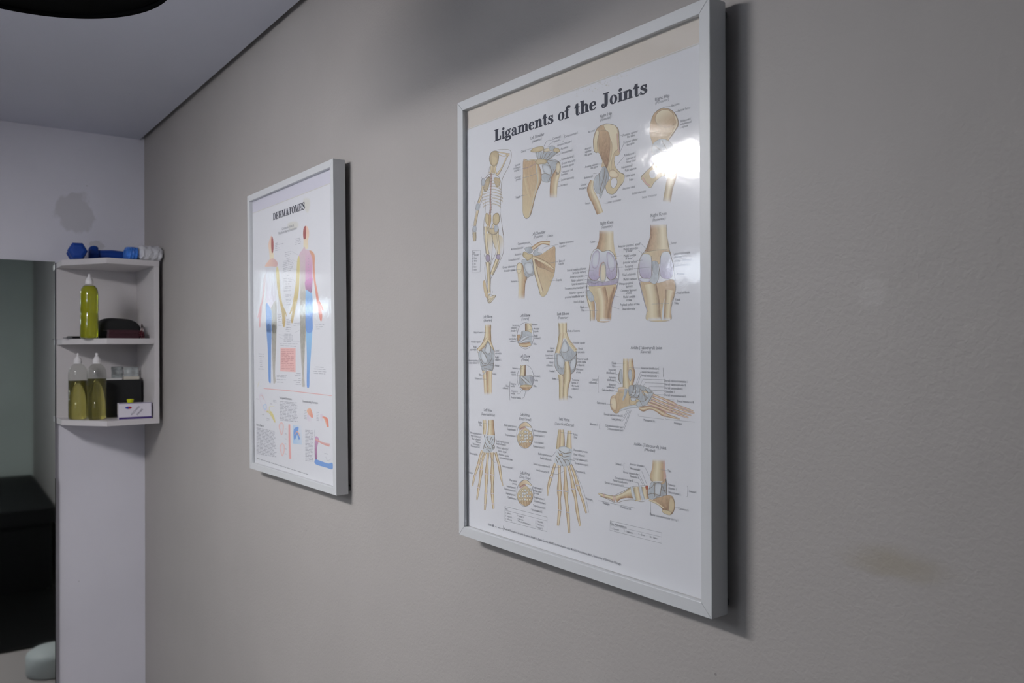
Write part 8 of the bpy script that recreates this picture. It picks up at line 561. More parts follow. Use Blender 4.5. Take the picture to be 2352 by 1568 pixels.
GLY = {
 'L': (.78, [rc(.12,0,.36,1), rc(0,0,.74,sf), rc(0,1-sf,.48,1), ('s', [(.74,.0),(.74,.34)], [(.58,.0),(.69,.34)]), rc(.36,0,.66,.11)]),
 'J': (.66, [rc(.28,.25,.52,1), rc(.16,1-sf,.64,1), stroke([(.40,.30),(.38,.10),(.26,-.03),(.12,.0),(.08,.1)], [.24,.22,.10,.09,.1]), dot(.12,.15,.11)]),
 'i': (.40, [rc(.11,0,.31,xh), rc(.02,0,.40,sf), rc(.02,xh-sf,.22,xh), dot(.21,.87,.12)]),
 'g': (.66, [oval(.27,.43,.26,.23,.15,.06), stroke([(.42,.58),(.52,.66),(.62,.62)], [.08,.09,.13]), stroke([(.14,.24),(.08,.12),(.2,.06),(.42,.06),(.54,-.03),(.5,-.17),(.28,-.22),(.08,-.17),(.06,-.05),(.16,.03)], [.07,.12,.16,.15,.15,.13,.08,.12,.1,.06])]),
 'a': (.64, [stroke([(.1,.5),(.16,.62),(.3,.64),(.41,.55),(.42,.4),(.42,.12)], [.13,.08,.07,.15,.20,.20]), dot(.13,.49,.09), stroke([(.40,.40),(.2,.33),(.1,.2),(.16,.06),(.3,.04),(.42,.16)], [.05,.09,.17,.15,.07,.05]), stroke([(.42,.16),(.48,.03),(.64,.05)], [.2,.12,.06])]),
 'm': (1.14, [rc(.1,0,.30,xh), rc(.01,0,.39,sf), rc(.01,xh-sf,.2,xh), stroke([(.28,.5),(.38,.62),(.5,.63),(.57,.52),(.57,.4)], [.05,.1,.12,.19,.2]), rc(.47,0,.67,.44), rc(.40,0,.75,sf), stroke([(.65,.5),(.75,.62),(.87,.63),(.94,.52),(.94,.4)], [.05,.1,.12,.19,.2]), rc(.84,0,1.04,.44), rc(.77,0,1.13,sf)]),
 'n': (.77, [rc(.1,0,.30,xh), rc(.01,0,.38,sf), rc(.01,xh-sf,.2,xh), stroke([(.28,.5),(.38,.62),(.5,.63),(.57,.52),(.57,.4)], [.05,.1,.12,.19,.2]), rc(.47,0,.67,.44), rc(.40,0,.76,sf)]),
 'h': (.77, [rc(.1,0,.30,1), rc(.01,0,.38,sf), rc(.01,1-sf,.2,1), stroke([(.28,.5),(.38,.62),(.5,.63),(.57,.52),(.57,.4)], [.05,.1,.12,.19,.2]), rc(.47,0,.67,.44), rc(.40,0,.76,sf)]),
 'e': (.60, [stroke([(.50,.36),(.47,.56),(.32,.64),(.14,.54),(.11,.33),(.16,.12),(.32,.03),(.46,.07),(.54,.18)], [.12,.12,.06,.16,.2,.17,.08,.06,.05]), rc(.16,.32,.55,.39)]),
 't': (.48, [rc(.12,.14,.32,.9), rc(.0,xh-.08,.44,xh), stroke([(.22,.2),(.25,.05),(.36,.02),(.47,.14)], [.2,.13,.07,.05]), ('s',[(.0,.60),(.16,.9)],[(.2,.60),(.2,.9)])]),
 's': (.54, [stroke([(.45,.48),(.34,.62),(.18,.62),(.12,.50),(.2,.40),(.36,.31),(.45,.19),(.36,.05),(.2,.03),(.07,.17)], [.04,.07,.09,.16,.17,.18,.17,.09,.07,.04]), rc(.42,.42,.48,.67), rc(.03,.0,.09,.25)]),
 'o': (.62, [oval(.31,.33,.29,.34,.17,.06)]),
 'f': (.48, [rc(.1,0,.30,.76), rc(.01,0,.40,sf), rc(.0,xh-.07,.42,xh), stroke([(.2,.72),(.22,.9),(.36,.96),(.44,.9)], [.2,.14,.07,.08]), dot(.43,.87,.09)]),
 'D': (.88, [rc(.1,0,.34,1), rc(0,0,.45,sf), rc(0,1-sf,.45,1), stroke([(.34,.965),(.56,.93),(.72,.72),(.75,.5),(.72,.28),(.56,.07),(.34,.035)], [.07,.1,.2,.24,.2,.1,.07])]),
 'E': (.80, [rc(.1,0,.34,1), rc(0,0,.7,sf), rc(0,1-sf,.7,1), rc(.62,0,.72,.3), rc(.62,.7,.72,1), rc(.3,.46,.55,.54), rc(.5,.36,.57,.64)]),
 'R': (.92, [rc(.1,0,.34,1), rc(0,0,.45,sf), rc(0,1-sf,.45,1), stroke([(.34,.965),(.6,.92),(.68,.75),(.6,.57),(.34,.52)], [.07,.12,.22,.12,.07]), stroke([(.45,.53),(.62,.4),(.68,.1),(.8,.03),(.92,.08)], [.07,.18,.22,.1,.05])]),
 'M': (1.12, [rc(.1,0,.18,1), rc(0,0,.28,sf), rc(0,1-sf,.3,1), ('s',[(.12,1),(.48,.02)],[(.38,1),(.58,.02)]), ('s',[(.48,.02),(.84,1)],[(.56,.02),(.92,1)]), rc(.76,0,1.0,1), rc(.68,0,1.1,sf), rc(.8,1-sf,1.1,1)]),
 'A': (.90, [('s',[(.38,1),(.08,0)],[(.48,1),(.17,0)]), ('s',[(.36,1),(.60,0)],[(.54,1),(.86,0)]), rc(0,0,.28,sf), rc(.50,0,.94,sf), rc(.22,.28,.64,.35)]),
 'T': (.80, [rc(.29,0,.53,1), rc(.19,0,.63,sf), rc(.0,1-sf,.82,1), ('s',[(.0,1),(.03,.68)],[(.14,1),(.07,.68)]), ('s',[(.68,1),(.75,.68)],[(.82,1),(.79,.68)])]),
 'O': (.88, [oval(.43,.5,.41,.52,.22,.07)]),
 'S': (.72, [stroke([(.6,.74),(.48,.94),(.26,.96),(.13,.8),(.24,.62),(.48,.46),(.60,.24),(.46,.04),(.22,.05),(.08,.27)], [.05,.09,.1,.2,.22,.24,.2,.1,.08,.05]), rc(.58,.66,.64,1.0), rc(.04,.0,.1,.33)]),
 ' ': (.36, [])}
def title(sh, s, a, b, H, c):
    tot = sum(GLY[ch][0] + .04 for ch in s); sx = (b[0] - a[0]) / tot; x = 0; n = len(s)
    for ch in s:
        w, parts = GLY[ch]; y0 = a[1] + (b[1] - a[1]) * x / tot
        for k, (_, L_, R_) in enumerate(parts):
            f = lambda q: (a[0] + (x + q[0]) * sx, y0 + q[1] * H)
            for dx, dy in ((0, 0), (-.020, 0), (.020, 0), (0, .012)):
                g = lambda q: f((q[0] + dx, q[1] + dy)); ribbon(sh, [g(q) for q in L_], [g(q) for q in R_], 6 + k * .15 + dx * 3 + dy, [c])
        x += w + .04
_tc = {}
def text_mesh(s, bold, it):
    key = (s, bold, it)
    if key not in _tc:
        cu = bpy.data.curves.new('t', 'FONT'); cu.body = s; cu.size = 1; cu.resolution_u = 2; cu.offset = .014 if bold else .0; cu.shear = .25 if it else 0
        o = bpy.data.objects.new('t', cu); me = o.to_mesh()
        vs = [(v.co.x, v.co.y) for v in me.vertices]; fs = [tuple(p.vertices) for p in me.polygons]
        o.to_mesh_clear(); bpy.data.objects.remove(o); bpy.data.curves.remove(cu); _tc[key] = (vs, fs)
    return _tc[key]
def text(sh, s, a, H, al, c, b, wd, it, lay=7):
    vs, fs = text_mesh(s, b, it)
    if not vs: return
    x0 = min(v[0] for v in vs); x1 = max(v[0] for v in vs); k = H / .70; kx = wd / (x1 - x0) if wd else k * .80
    off = a[0] - (x0 if al == 'L' else x1) * kx; base = len(sh.v); cc = ink(c)
    for v in vs: sh.vert((off + v[0] * kx, a[1] + v[1] * k), lay, cc)
    for f in fs: sh.tri(*[base + i for i in f])
def outline(sh, P, lay, w=.00042, c='n'):
    n = len(P); L_, R_ = [], []
    for i in range(n + 1):
        a, b, m = P[(i-1) % n], P[(i+1) % n], P[i % n]; dx, dy = b[0]-a[0], b[1]-a[1]; h = math.hypot(dx, dy) or 1; k = w * (.5 + .5 * abs(math.sin(i * .37))) / 2
        L_.append((m[0] - dy/h*k, m[1] + dx/h*k)); R_.append((m[0] + dy/h*k, m[1] - dx/h*k))
    ribbon(sh, L_, R_, lay, [c])
def draw(ops):
    sh = Sheet()
    for i, o in enumerate(ops):
        s = lambda P: [(p[0] * U, p[1] * U) for p in P]
        if o[0] == 'P':
            _, lay, c, P, c2, a, b, sm = o; P = s(P); P = crom(P, True, 4) if sm else P; lay += (i % 16) / 20; A = ink(c)
            if c in 'oylwqued' and lay >= 2 and sm: outline(sh, P, lay + .04)
            if c2 and a:
                B = ink(c2); pa = Vector((a[0]*U, a[1]*U, 0)); pb = Vector((b[0]*U, b[1]*U, 0)); d = pb - pa; L2 = d.length_squared or 1
                poly(sh, P, lay, lambda q: mixc(A, B, min(1, max(0, (q - pa).dot(d) / L2))))
            else:
                B = ink(c2) if c2 else A; xs_ = [q[0] for q in P]; lo, hi = min(xs_), max(xs_)
                poly(sh, P, lay, lambda q: mixc(A, B, (q.x - lo) / (hi - lo + 1e-9)))
        elif o[0] == 'B':
            _, lay, c, cm, P, ct = o; P = crom(s(P), True, 4); lay += (i % 16) / 20; A, B = ink(c), ink(cm); ct = (ct[0]*U, ct[1]*U); n = len(P)
            if c in 'oylwqued' and lay >= 2: outline(sh, P, lay + .04, .0003)
            r0 = [sh.vert(q, lay, A) for q in P]; r1 = [sh.vert((ct[0] + (q[0]-ct[0])*.72, ct[1] + (q[1]-ct[1])*.72), lay, mixc(A, B, .75)) for q in P]; cc = sh.vert(ct, lay, B)
            for k in range(n): sh.tri(r0[k], r0[(k+1)%n], r1[(k+1)%n], r1[k]); sh.tri(r1[k], r1[(k+1)%n], cc)
        elif o[0] == 'S':
            _, lay, cols, L_, R_, fd = o; lay += (i % 16) / 20; L_, R_ = s(L_), s(R_)
            if fd != 4: L_, R_ = crom(L_, False, 4), crom(R_, False, 4)
            ribbon(sh, L_, R_, lay, cols, fd)
        elif o[0] == 'X': text(sh, o[1], (o[2][0]*U, o[2][1]*U), o[3]*U, o[4], o[5], o[6], o[7]*U, o[8])
        elif o[0] == 'G': title(sh, o[1], (o[2][0]*U, o[2][1]*U), (o[3][0]*U, o[3][1]*U), o[4]*U, o[5])
    return sh
def print_mat():
    m = bpy.data.materials.new('printed sheet'); m.use_nodes = True; nt = m.node_tree; p = nt.nodes['Principled BSDF']
    a = nt.nodes.new('ShaderNodeVertexColor'); a.layer_name = 'ink'; 
    L = nt.links; tc = nt.nodes.new('ShaderNodeTexCoord'); mp = nt.nodes.new('ShaderNodeMapping'); mp.inputs['Scale'].default_value = (260, 260, 130); L.new(tc.outputs['Object'], mp.inputs['Vector'])
    n = nt.nodes.new('ShaderNodeTexNoise'); n.inputs['Scale'].default_value = 1; n.inputs['Detail'].default_value = 5; n.inputs['Distortion'].default_value = 1.2; L.new(mp.outputs[0], n.inputs['Vector'])
    sep = nt.nodes.new('ShaderNodeSeparateColor'); sep.mode = 'HSV'; L.new(a.outputs[0], sep.inputs[0])
    amt = nt.nodes.new('ShaderNodeMapRange'); amt.inputs[1].default_value = .80; amt.inputs[2].default_value = .45; amt.inputs[3].default_value = 0; amt.inputs[4].default_value = 1.1; L.new(sep.outputs[2], amt.inputs[0])
    nn = nt.nodes.new('ShaderNodeMath'); nn.operation = 'SUBTRACT'; nn.inputs[1].default_value = .52; L.new(n.outputs['Fac'], nn.inputs[0])
    mm = nt.nodes.new('ShaderNodeMath'); mm.operation = 'MULTIPLY_ADD'; mm.inputs[2].default_value = 1.0; L.new(nn.outputs[0], mm.inputs[0]); L.new(amt.outputs[0], mm.inputs[1])
    vs_ = nt.nodes.new('ShaderNodeVectorMath'); vs_.operation = 'SCALE'; L.new(a.outputs[0], vs_.inputs[0]); L.new(mm.outputs[0], vs_.inputs['Scale']); L.new(vs_.outputs[0], p.inputs['Base Color']); p.inputs['Roughness'].default_value = .5; p.inputs['Specular IOR Level'].default_value = .25
    return m
M_print = print_mat()
def glass_mat():
    """clear acrylic front: transparent with a Fresnel gloss, slightly rippled"""
    m = bpy.data.materials.new('acrylic glazing'); m.use_nodes = True; nt = m.node_tree; nt.nodes.clear(); L = nt.links
    o = nt.nodes.new('ShaderNodeOutputMaterial'); mx = nt.nodes.new('ShaderNodeMixShader'); tr = nt.nodes.new('ShaderNodeBsdfTransparent'); gl = nt.nodes.new('ShaderNodeBsdfGlossy')
    gl.inputs['Roughness'].default_value = .075; lw = nt.nodes.new('ShaderNodeLayerWeight'); lw.inputs[0].default_value = .5
    pw = nt.nodes.new('ShaderNodeMath'); pw.operation = 'POWER'; pw.inputs[1].default_value = 5; L.new(lw.outputs['Facing'], pw.inputs[0])
    mu = nt.nodes.new('ShaderNodeMath'); mu.operation = 'MULTIPLY_ADD'; mu.inputs[1].default_value = .9; mu.inputs[2].default_value = .07; mu.use_clamp = True
    tc = nt.nodes.new('ShaderNodeTexCoord'); n = nt.nodes.new('ShaderNodeTexNoise'); n.inputs['Scale'].default_value = 22; n.inputs['Detail'].default_value = 5; L.new(tc.outputs['Object'], n.inputs['Vector'])
    b = nt.nodes.new('ShaderNodeBump'); b.inputs['Strength'].default_value = .26; b.inputs['Distance'].default_value = .0012; L.new(n.outputs['Fac'], b.inputs['Height']); L.new(b.outputs[0], gl.inputs['Normal'])
    L.new(pw.outputs[0], mu.inputs[0]); L.new(mu.outputs[0], mx.inputs[0]); L.new(tr.outputs[0], mx.inputs[1]); L.new(gl.outputs[0], mx.inputs[2]); L.new(mx.outputs[0], o.inputs[0])
    m2 = bpy.data.materials.new('glazing edge'); m2.use_nodes = True; nt = m2.node_tree; nt.nodes.clear(); o = nt.nodes.new('ShaderNodeOutputMaterial'); tr = nt.nodes.new('ShaderNodeBsdfTransparent'); nt.links.new(tr.outputs[0], o.inputs[0])
    return [m, m2]
M_glass = glass_mat()
M_frame = mat('white frame foil', srgb(208, 210, 212), .38, noise=.015, nscale=30, bump=.04, bscale=300)
M_cream = mat('cream backing board', srgb(222, 214, 204), .6, noise=.02)
M_lav = mat('pale backing board', srgb(220, 219, 231), .6, noise=.01)
FW, FH, FD, FR, GAP = 0.532008, .72, 0.028462, 0.0158, .008
def framed(name, label, q, ops, board):
    x, z, rot, lean = q
    t = thing(name, label, 'framed chart', (0, 0, 0), group='framed charts on the grey wall')
    uu = Vector((math.cos(rot), -math.sin(rot)*math.sin(lean), math.sin(rot))); vv = Vector((-math.sin(rot), -math.cos(rot)*math.sin(lean), math.cos(rot))); nn = uu.cross(vv)
    uu.normalize(); vv.normalize(); yy = vv.cross(uu)
    Mx = Matrix((uu, yy, vv)).transposed().to_4x4(); Mx.translation = (x, -GAP, z); t.matrix_world = Mx
    D, r = FD, FR
    # local: x right, y into the wall (room side is -y), z up
    def rail(quad):
        bm = bmesh.new(); a = [bm.verts.new((u, -D, v)) for u, v in quad]; b = [bm.verts.new((u, 0, v)) for u, v in quad]
        bm.faces.new(a[::-1]); bm.faces.new(b)
        for i in range(4): bm.faces.new((a[i], a[(i+1)%4], b[(i+1)%4], b[i]))
        bmesh.ops.recalc_face_normals(bm, faces=bm.faces)
        return bmo('rail', bm, M_frame, t, bevel=.0007, seg=2)
    W_, H_ = FW, FH; e = .00015
    rail([(e, 0), (W_-e, 0), (W_-r-e, r), (r+e, r)]); rail([(e, H_), (W_-e, H_), (W_-r-e, H_-r), (r+e, H_-r)])
    rail([(0, e), (r, r+e), (r, H_-r-e), (0, H_-e)]); rail([(W_, e), (W_-r, r+e), (W_-r, H_-r-e), (W_, H_-e)])
    bm = bmesh.new(); box(bm, (r, -D + .0092, r), (W_-r, -D + .013, H_-r)); bmo('backing_board', bm, board, t)
    # printed sheet: paper plus ink
    sh = draw(ops); x0, x1, y0, y1 = .0164, .5108, .0163, .6745
    if name == 'dermatomes_chart_frame': x0, x1, y0, y1 = .0166, W_-.0166, .0163, .6742
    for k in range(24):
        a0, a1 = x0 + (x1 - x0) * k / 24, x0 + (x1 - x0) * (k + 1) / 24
        ribbon(sh, [(a0, y1 - .0006), (a1, y1 - .0006)], [(a0, y1 - .0030), (a1, y1 - .0026)], 1, ['s', 'W'])  # grey-tan line inked along the sheet top: edge shadow and brownish band
    me = bpy.data.meshes.new('poster'); wc = ink('W'); vs = [(x0, 0, y0), (x1, 0, y0), (x1, 0, y1), (x0, 0, y1), (x0, .0003, y0), (x1, .0003, y0), (x1, .0003, y1), (x0, .0003, y1)]
    fs = [(0,1,2,3), (7,6,5,4), (0,4,5,1), (1,5,6,2), (2,6,7,3), (3,7,4,0)]; cs = [wc] * 8
    base = 8; me.from_pydata(vs + sh.v, [], fs + [tuple(base + i for i in f) for f in sh.f]); me.update()
    ca = me.color_attributes.new('ink', 'FLOAT_COLOR', 'POINT'); flat = [k for c in cs + sh.c for k in c]; ca.data.foreach_set('color', flat)
    o = link('poster', me, M_print, t); o.location = (0, -D + .0085, 0)
    bm = bmesh.new(); box(bm, (r, -D + .0052, r), (W_-r, -D + .0072, H_-r), 1)
    bm.faces.ensure_lookup_table()
    for f in bm.faces:
        if all(abs(v.co.y - (-D + .0052)) < 1e-6 for v in f.verts): f.material_index = 0
    g = bmo('glazing', bm, M_glass, t)
    for u, v in ((.03, .03), (W_-.03, .03), (.03, H_-.03), (W_-.03, H_-.03)):
        bm = bmesh.new(); lathe(bm, [(.006, -.001), (.006, GAP - abs(v*math.sin(lean))*0 + .0)], n=16, axis=(0, 1, 0), origin=(u - (.02 if u < .1 else -.02) , 0, v - (.018 if v < .1 else -.018))); bmo('bumper', bm, mat('felt', srgb(90, 90, 90), .9), t)
    return t
lig = framed('ligaments_chart_frame', 'large white-framed anatomy chart titled Ligaments of the Joints, nearest to the viewer', (2.298058,1.298842,-0.012339,0.00465), LIGD, M_cream)
der = framed('dermatomes_chart_frame', 'smaller-looking white-framed chart titled DERMATOMES, between corner shelf and the ligaments chart', (1.290184,1.300085,-0.002178,0.006698), DERD, M_lav)

# ------------------------------------------------------------------ corner shelf
M_mel = mat('white melamine', srgb(214, 210, 212), .45, noise=.01)
zb, zl, zm0, zm1, zt0, zt1 = 1.3527, 1.3712, 1.6405, 1.6600, 1.9223, 1.9423
SX, SY = .288, -.309
t = thing('corner_shelf', 'white three-tier corner shelf with angled fronts mounted beside mirror', 'shelf', (0, 0, zb))
def plan(x_in=0.012, y_out=-.016): return [(x_in, y_out), (SX, y_out), (.307, -.194), (.135, SY), (x_in, SY)]
for nm, a, b in (('bottom_board', zb, zl), ('middle_board', zm0, zm1), ('top_board', zt0, zt1)):
    bm = bmesh.new()
    pl = [(.0145, -.0335), (SX - .002, -.0335), (.305, -.194), (.134, SY + .002), (.0145, SY + .002)] if nm == 'middle_board' else [(.0, -.016), (SX, -.016), (.307, -.194), (.135, SY), (.0, SY)]
    prism(bm, pl, a - zb, b - zb); bmo(nm, bm, M_mel, t, bevel=.0006)
bm = bmesh.new(); box(bm, (0, SY, zl - zb + .0002), (.014, -.016, zt0 - zb - .0002)); bmo('back_panel', bm, M_mel, t, bevel=.0005)
bm = bmesh.new(); box(bm, (.0142, -.033, zl - zb + .0002), (SX - .001, -.016, zt0 - zb - .0002)); bmo('side_panel', bm, M_mel, t, bevel=.0005)
# ------------------------------------------------------------------ mirror
M_mir = bpy.data.materials.new('mirror silver'); M_mir.use_nodes = True; p = M_mir.node_tree.nodes['Principled BSDF']; p.inputs['Base Color'].default_value = (.82, .88, .86, 1); p.inputs['Metallic'].default_value = 1; p.inputs['Roughness'].default_value = .03
t = thing('wall_mirror', 'large frameless greenish mirror on end wall left of corner shelf', 'mirror', (0, -1.15, .05))
t.rotation_euler = (0, 0, -RAD(1.2)); t.location = (.0005, -1.15, .05)
bm = bmesh.new(); box(bm, (.0005, -.36, 0), (.0045, .836, 1.896)); bmo('mirror_glass', bm, M_mir, t, bevel=.0008)
bm = bmesh.new(); box(bm, (.0, .8365, 0), (.006, .8385, 1.10)); bmo('edge_strip', bm, mat('dark edge strip', srgb(30, 32, 34), .5), t)

# ------------------------------------------------------------------ bottles
M_capw = mat('white plastic', srgb(232, 230, 232), .35)
def clear(name, col, rough=.05, ior=1.45):
    m = bpy.data.materials.new(name); m.use_nodes = True; nt = m.node_tree; nt.nodes.clear(); L = nt.links
    o = nt.nodes.new('ShaderNodeOutputMaterial'); mx = nt.nodes.new('ShaderNodeMixShader'); tr = nt.nodes.new('ShaderNodeBsdfTransparent'); gl = nt.nodes.new('ShaderNodeBsdfGlossy'); lw = nt.nodes.new('ShaderNodeLayerWeight')
    tr.inputs[0].default_value = col; gl.inputs['Roughness'].default_value = rough; lw.inputs[0].default_value = .5; pw = nt.nodes.new('ShaderNodeMath'); pw.operation = 'POWER'; pw.inputs[1].default_value = 4; L.new(lw.outputs['Facing'], pw.inputs[0]); mu = nt.nodes.new('ShaderNodeMath'); mu.operation = 'MULTIPLY_ADD'; mu.inputs[1].default_value = .7; mu.inputs[2].default_value = .05; L.new(pw.outputs[0], mu.inputs[0]); L.new(mu.outputs[0], mx.inputs[0]); L.new(tr.outputs[0], mx.inputs[1]); L.new(gl.outputs[0], mx.inputs[2]); L.new(mx.outputs[0], o.inputs[0]); return m
M_pet = clear('clear bottle plastic', (.93, .94, .92, 1))
M_oil = mat('yellow oil', srgb(222, 214, 128), .05, trans=.92, ior=1.33)
M_oilg = mat('lime yellow oil', srgb(198, 200, 44), .12, trans=.6, ior=1.33)
def bottle(label, loc, r, h, hcap, fill, oil, waist=False):
    t = thing('squeeze_bottle', label, 'bottle', loc, group='squeeze bottles on the corner shelf')
    sh = h * .93
    body = [(r*.86, .0), (r*.97, .003), (r, .010)]
    if waist: body += [(r, h*.42), (r*.965, h*.45), (r*.965, h*.49), (r, h*.52)]
    body += [(r, h*.80), (r*.97, h*.86), (r*.86, h*.92), (r*.62, h*.975), (r*.36, h), (r*.34, h + .006)]
    bm = bmesh.new(); lathe(bm, body, n=48); bmo('bottle_body', bm, M_pet, t, True)
    q = [(a - .0012, b + .0012) for a, b in body if b < h * fill]; q.append((q[-1][0] if fill < .8 else r*.62, h * fill))
    bm = bmesh.new(); lathe(bm, q, n=48); o = bmo('liquid', bm, oil, t, True)
    bm = bmesh.new(); lathe(bm, [(r*.42, h + .001), (r*.42, h + .012), (r*.36, h + .018), (r*.20, h + .026), (r*.13, hcap - .012), (r*.15, hcap - .011), (r*.15, hcap - .003), (r*.08, hcap)], n=28); bmo('nozzle_cap', bm, M_capw, t)
    return t
# ---- middle board
bottle('lime-yellow filled squeeze bottle on the middle shelf board', (.238, -.2375, zm1), .0300, .190, .228, .975, M_oilg, True)
t = thing('soft_pouch', 'black rounded zip pouch lying on middle shelf board behind bottle', 'pouch', (.160, -.129, zm1), RAD(4))
M_pch = mat('black cordura', srgb(28, 29, 30), .7, bump=.3, bscale=400)
bm = bmesh.new()
N = 26; rings = []
for i in range(N + 1):
    u = -1 + 2 * i / N; e = (1 - abs(u) ** 3.4) ** .45 if abs(u) < 1 else 0
    hh = .076 * (.35 + .65 * e) * (1 - .06 * u) * (1 if abs(u) < 1 else .9); dd = .046 * (.6 + .4 * e)
    rings.append([bm.verts.new((dd * math.copysign(abs(math.cos(a)) ** .6, math.cos(a)), u * .0745, hh * .5 + hh * .5 * math.copysign(abs(math.sin(a)) ** .55, math.sin(a)))) for a in [k * 2 * math.pi / 24 for k in range(24)]])
for i in range(N):
    for k in range(24): bm.faces.new((rings[i][k], rings[i][(k+1)%24], rings[i+1][(k+1)%24], rings[i+1][k]))
bm.faces.new(rings[0][::-1]); bm.faces.new(rings[-1]); pb = bmo('pouch_body', bm, M_pch, t, True)
bm = bmesh.new(); tube(bm, [(.048, u * .07, .032 - .003 * abs(u)) for u in [-.9, -.6, -.3, 0, .3, .6, .9]], .0022); bmo('zip', bm, mat('dark zip', srgb(52, 50, 50), .5), t, True)
t = thing('maroon_case', 'dark maroon case lying in front of the black pouch', 'case', (.235, -.126, zm1), RAD(3))
M_mar = mat('maroon leatherette', srgb(62, 28, 38), .45, noise=.1, bump=.2, bscale=300)
bm = bmesh.new(); box(bm, (-.014, -.052, .0), (.014, .05, .017)); bmo('case_base', bm, M_mar, t, bevel=.004, seg=3)
bm = bmesh.new(); box(bm, (-.0135, -.051, .0175), (.0135, .049, .031)); bmo('case_lid', bm, M_mar, t, bevel=.005, seg=3)
# string of dark red beads
bm = bmesh.new(); R_ = random.Random(3)
for k in range(22):
    a = k * .9; rr_ = .010; c = (rr_ * math.cos(a) * (1 - k / 60), rr_ * math.sin(a) * (1 - k / 60), .0045 + k * .0011)
    bmesh.ops.create_icosphere(bm, subdivisions=2, radius=.0042, matrix=Matrix.Translation(c))
bmesh.ops.create_icosphere(bm, subdivisions=2, radius=.003, matrix=Matrix.Translation((.004, .002, .035)))
o = bmo('bead_string', bm, mat('dark red beads', srgb(88, 36, 46), .25), None, True); o.location = (.235, -.066, zm1); tag(o, 'small heap of dark red beads at right end of middle board', 'beads')
t = thing('small_dropper', 'tiny clear vial with dark tip standing behind the red beads', 'vial', (.20, -.055, zm1))
bm = bmesh.new(); lathe(bm, [(.006, 0), (.006, .034), (.003, .040)], n=20); bmo('vial_body', bm, mat('frosted vial', srgb(200, 190, 188), .3), t, True)
bm = bmesh.new(); lathe(bm, [(.0034, .040), (.0034, .048), (.0015, .056)], n=16); bmo('vial_tip', bm, mat('dark tip', srgb(60, 45, 45), .4), t, True)
# scissors-like grey clip and black marker at the left
t = thing('nail_scissors', 'small grey metal scissors lying at left of the lime-yellow bottle', 'scissors', (.150, -.285, zm1))
M_st = mat('brushed steel', srgb(150, 150, 155), .35, metal=.8)
for s in (-1, 1):
    bm = bmesh.new(); tube(bm, [(.02 + .006 * math.cos(a), .008 * s + .006 * math.sin(a) - .01, .003) for a in [k * math.pi / 6 for k in range(13)]], .0014, 8); bmo('finger_loop', bm, M_st, t, True)
    bm = bmesh.new(); tube(bm, [(.014, .006 * s - .01, .003), (0, -.002 * s - .006, .0032), (-.02, -.001 * s, .003)], .0016, 8); bmo('blade', bm, M_st, t, True)
t = thing('black_pen', 'short black pen lying behind the lime-yellow bottle', 'pen', (.13, -.262, zm1 + .0052))
bm = bmesh.new(); lathe(bm, [(.0035, -.03), (.005, -.026), (.005, .012)], n=16, axis=(.35, 1, 0)); bmo('pen_barrel', bm, mat('black plastic', srgb(18, 18, 20), .35), t, True)
bm = bmesh.new(); lathe(bm, [(.0051, .0125), (.0051, .030), (.003, .033)], n=16, axis=(.35, 1, 0)); bmo('pen_cap', bm, mat('black cap', srgb(24, 24, 26), .3), t, True)
# ---- bottom board
bottle('clear squeeze bottle of pale yellow oil, leftmost on the bottom board', (.135, -.257, zl), .0315, .199, .238, .70, M_oil)
bottle('fuller clear squeeze bottle of darker oil, beside the black box on bottom board', (.192, -.2055, zl), .0315, .199, .238, .735, M_oil)
t = thing('black_box', 'plain black cardboard box standing open at the back of bottom board', 'box', (.100, -.100, zl), RAD(-6))
M_bb = mat('black card', srgb(20, 21, 24), .5, noise=.05)
for nm, a, b in (('box_front', (.030, -.062, .0), (.033, .060, .138)), ('box_back', (-.033, -.062, 0), (-.030, .060, .138)), ('box_side', (-.030, -.062, 0), (.030, -.059, .138)), ('box_side', (-.030, .057, 0), (.030, .060, .138)), ('box_bottom', (-.030, -.059, 0), (.030, .057, .003))):
    bm = bmesh.new(); box(bm, a, b); bmo(nm, bm, M_bb, t)
M_pack = mat('pale card', srgb(206, 200, 188), .6)
for i, (y0, y1, h, nm, lb) in enumerate(((-.056, -.004, .144, 'white_carton', 'flat white carton edge poking out of the black box, left one'), (.0, .054, .149, 'cream_carton', 'cream carton poking out of the black box, right one'))):
    bm = bmesh.new(); box(bm, (-.022, y0, .0035), (.024, y1, h)); o = bmo(nm, bm, M_capw if i == 0 else M_pack, None, bevel=.0015); o.matrix_world = Matrix.Translation((.100, -.100, zl)) @ Matrix.Rotation(RAD(-6), 4, 'Z'); tag(o, lb, 'carton', 'cartons standing in the black box')
M_sach = mat('translucent sachet', srgb(196, 202, 204), .25, trans=.35)
for i, (yy, w, h, dz, rx) in enumerate(((-.118, .044, .042, .1442, 5), (-.070, .050, .034, .1492, -4))):
    bm = bmesh.new(); g = bmesh.ops.create_grid(bm, x_segments=8, y_segments=8, size=.5)
    for v in bm.verts:
        x, y = v.co.x, v.co.y; v.co = Vector((.0035 * math.sin(x * 9 + i * 2) + .002 * math.cos(y * 11), x * w, (y + .5) * h))
    fr = bm.faces[:]; bmesh.ops.solidify(bm, geom=fr, thickness=.004)
    o = bmo('plastic_sachet', bm, M_sach, None, True); o.location = (.098, yy, zl + dz + .0005); o.rotation_euler = (0, RAD(-3), RAD(rx)); tag(o, ('crumpled clear sachet standing on the white carton end', 'folded clear sachet standing on the cream carton end')[i], 'sachet', 'clear sachets above the black box')
t = thing('swab_box', 'small white and purple box of alcohol swabs at front of bottom board', 'box', (.2525, -.0925, zl), RAD(-2))
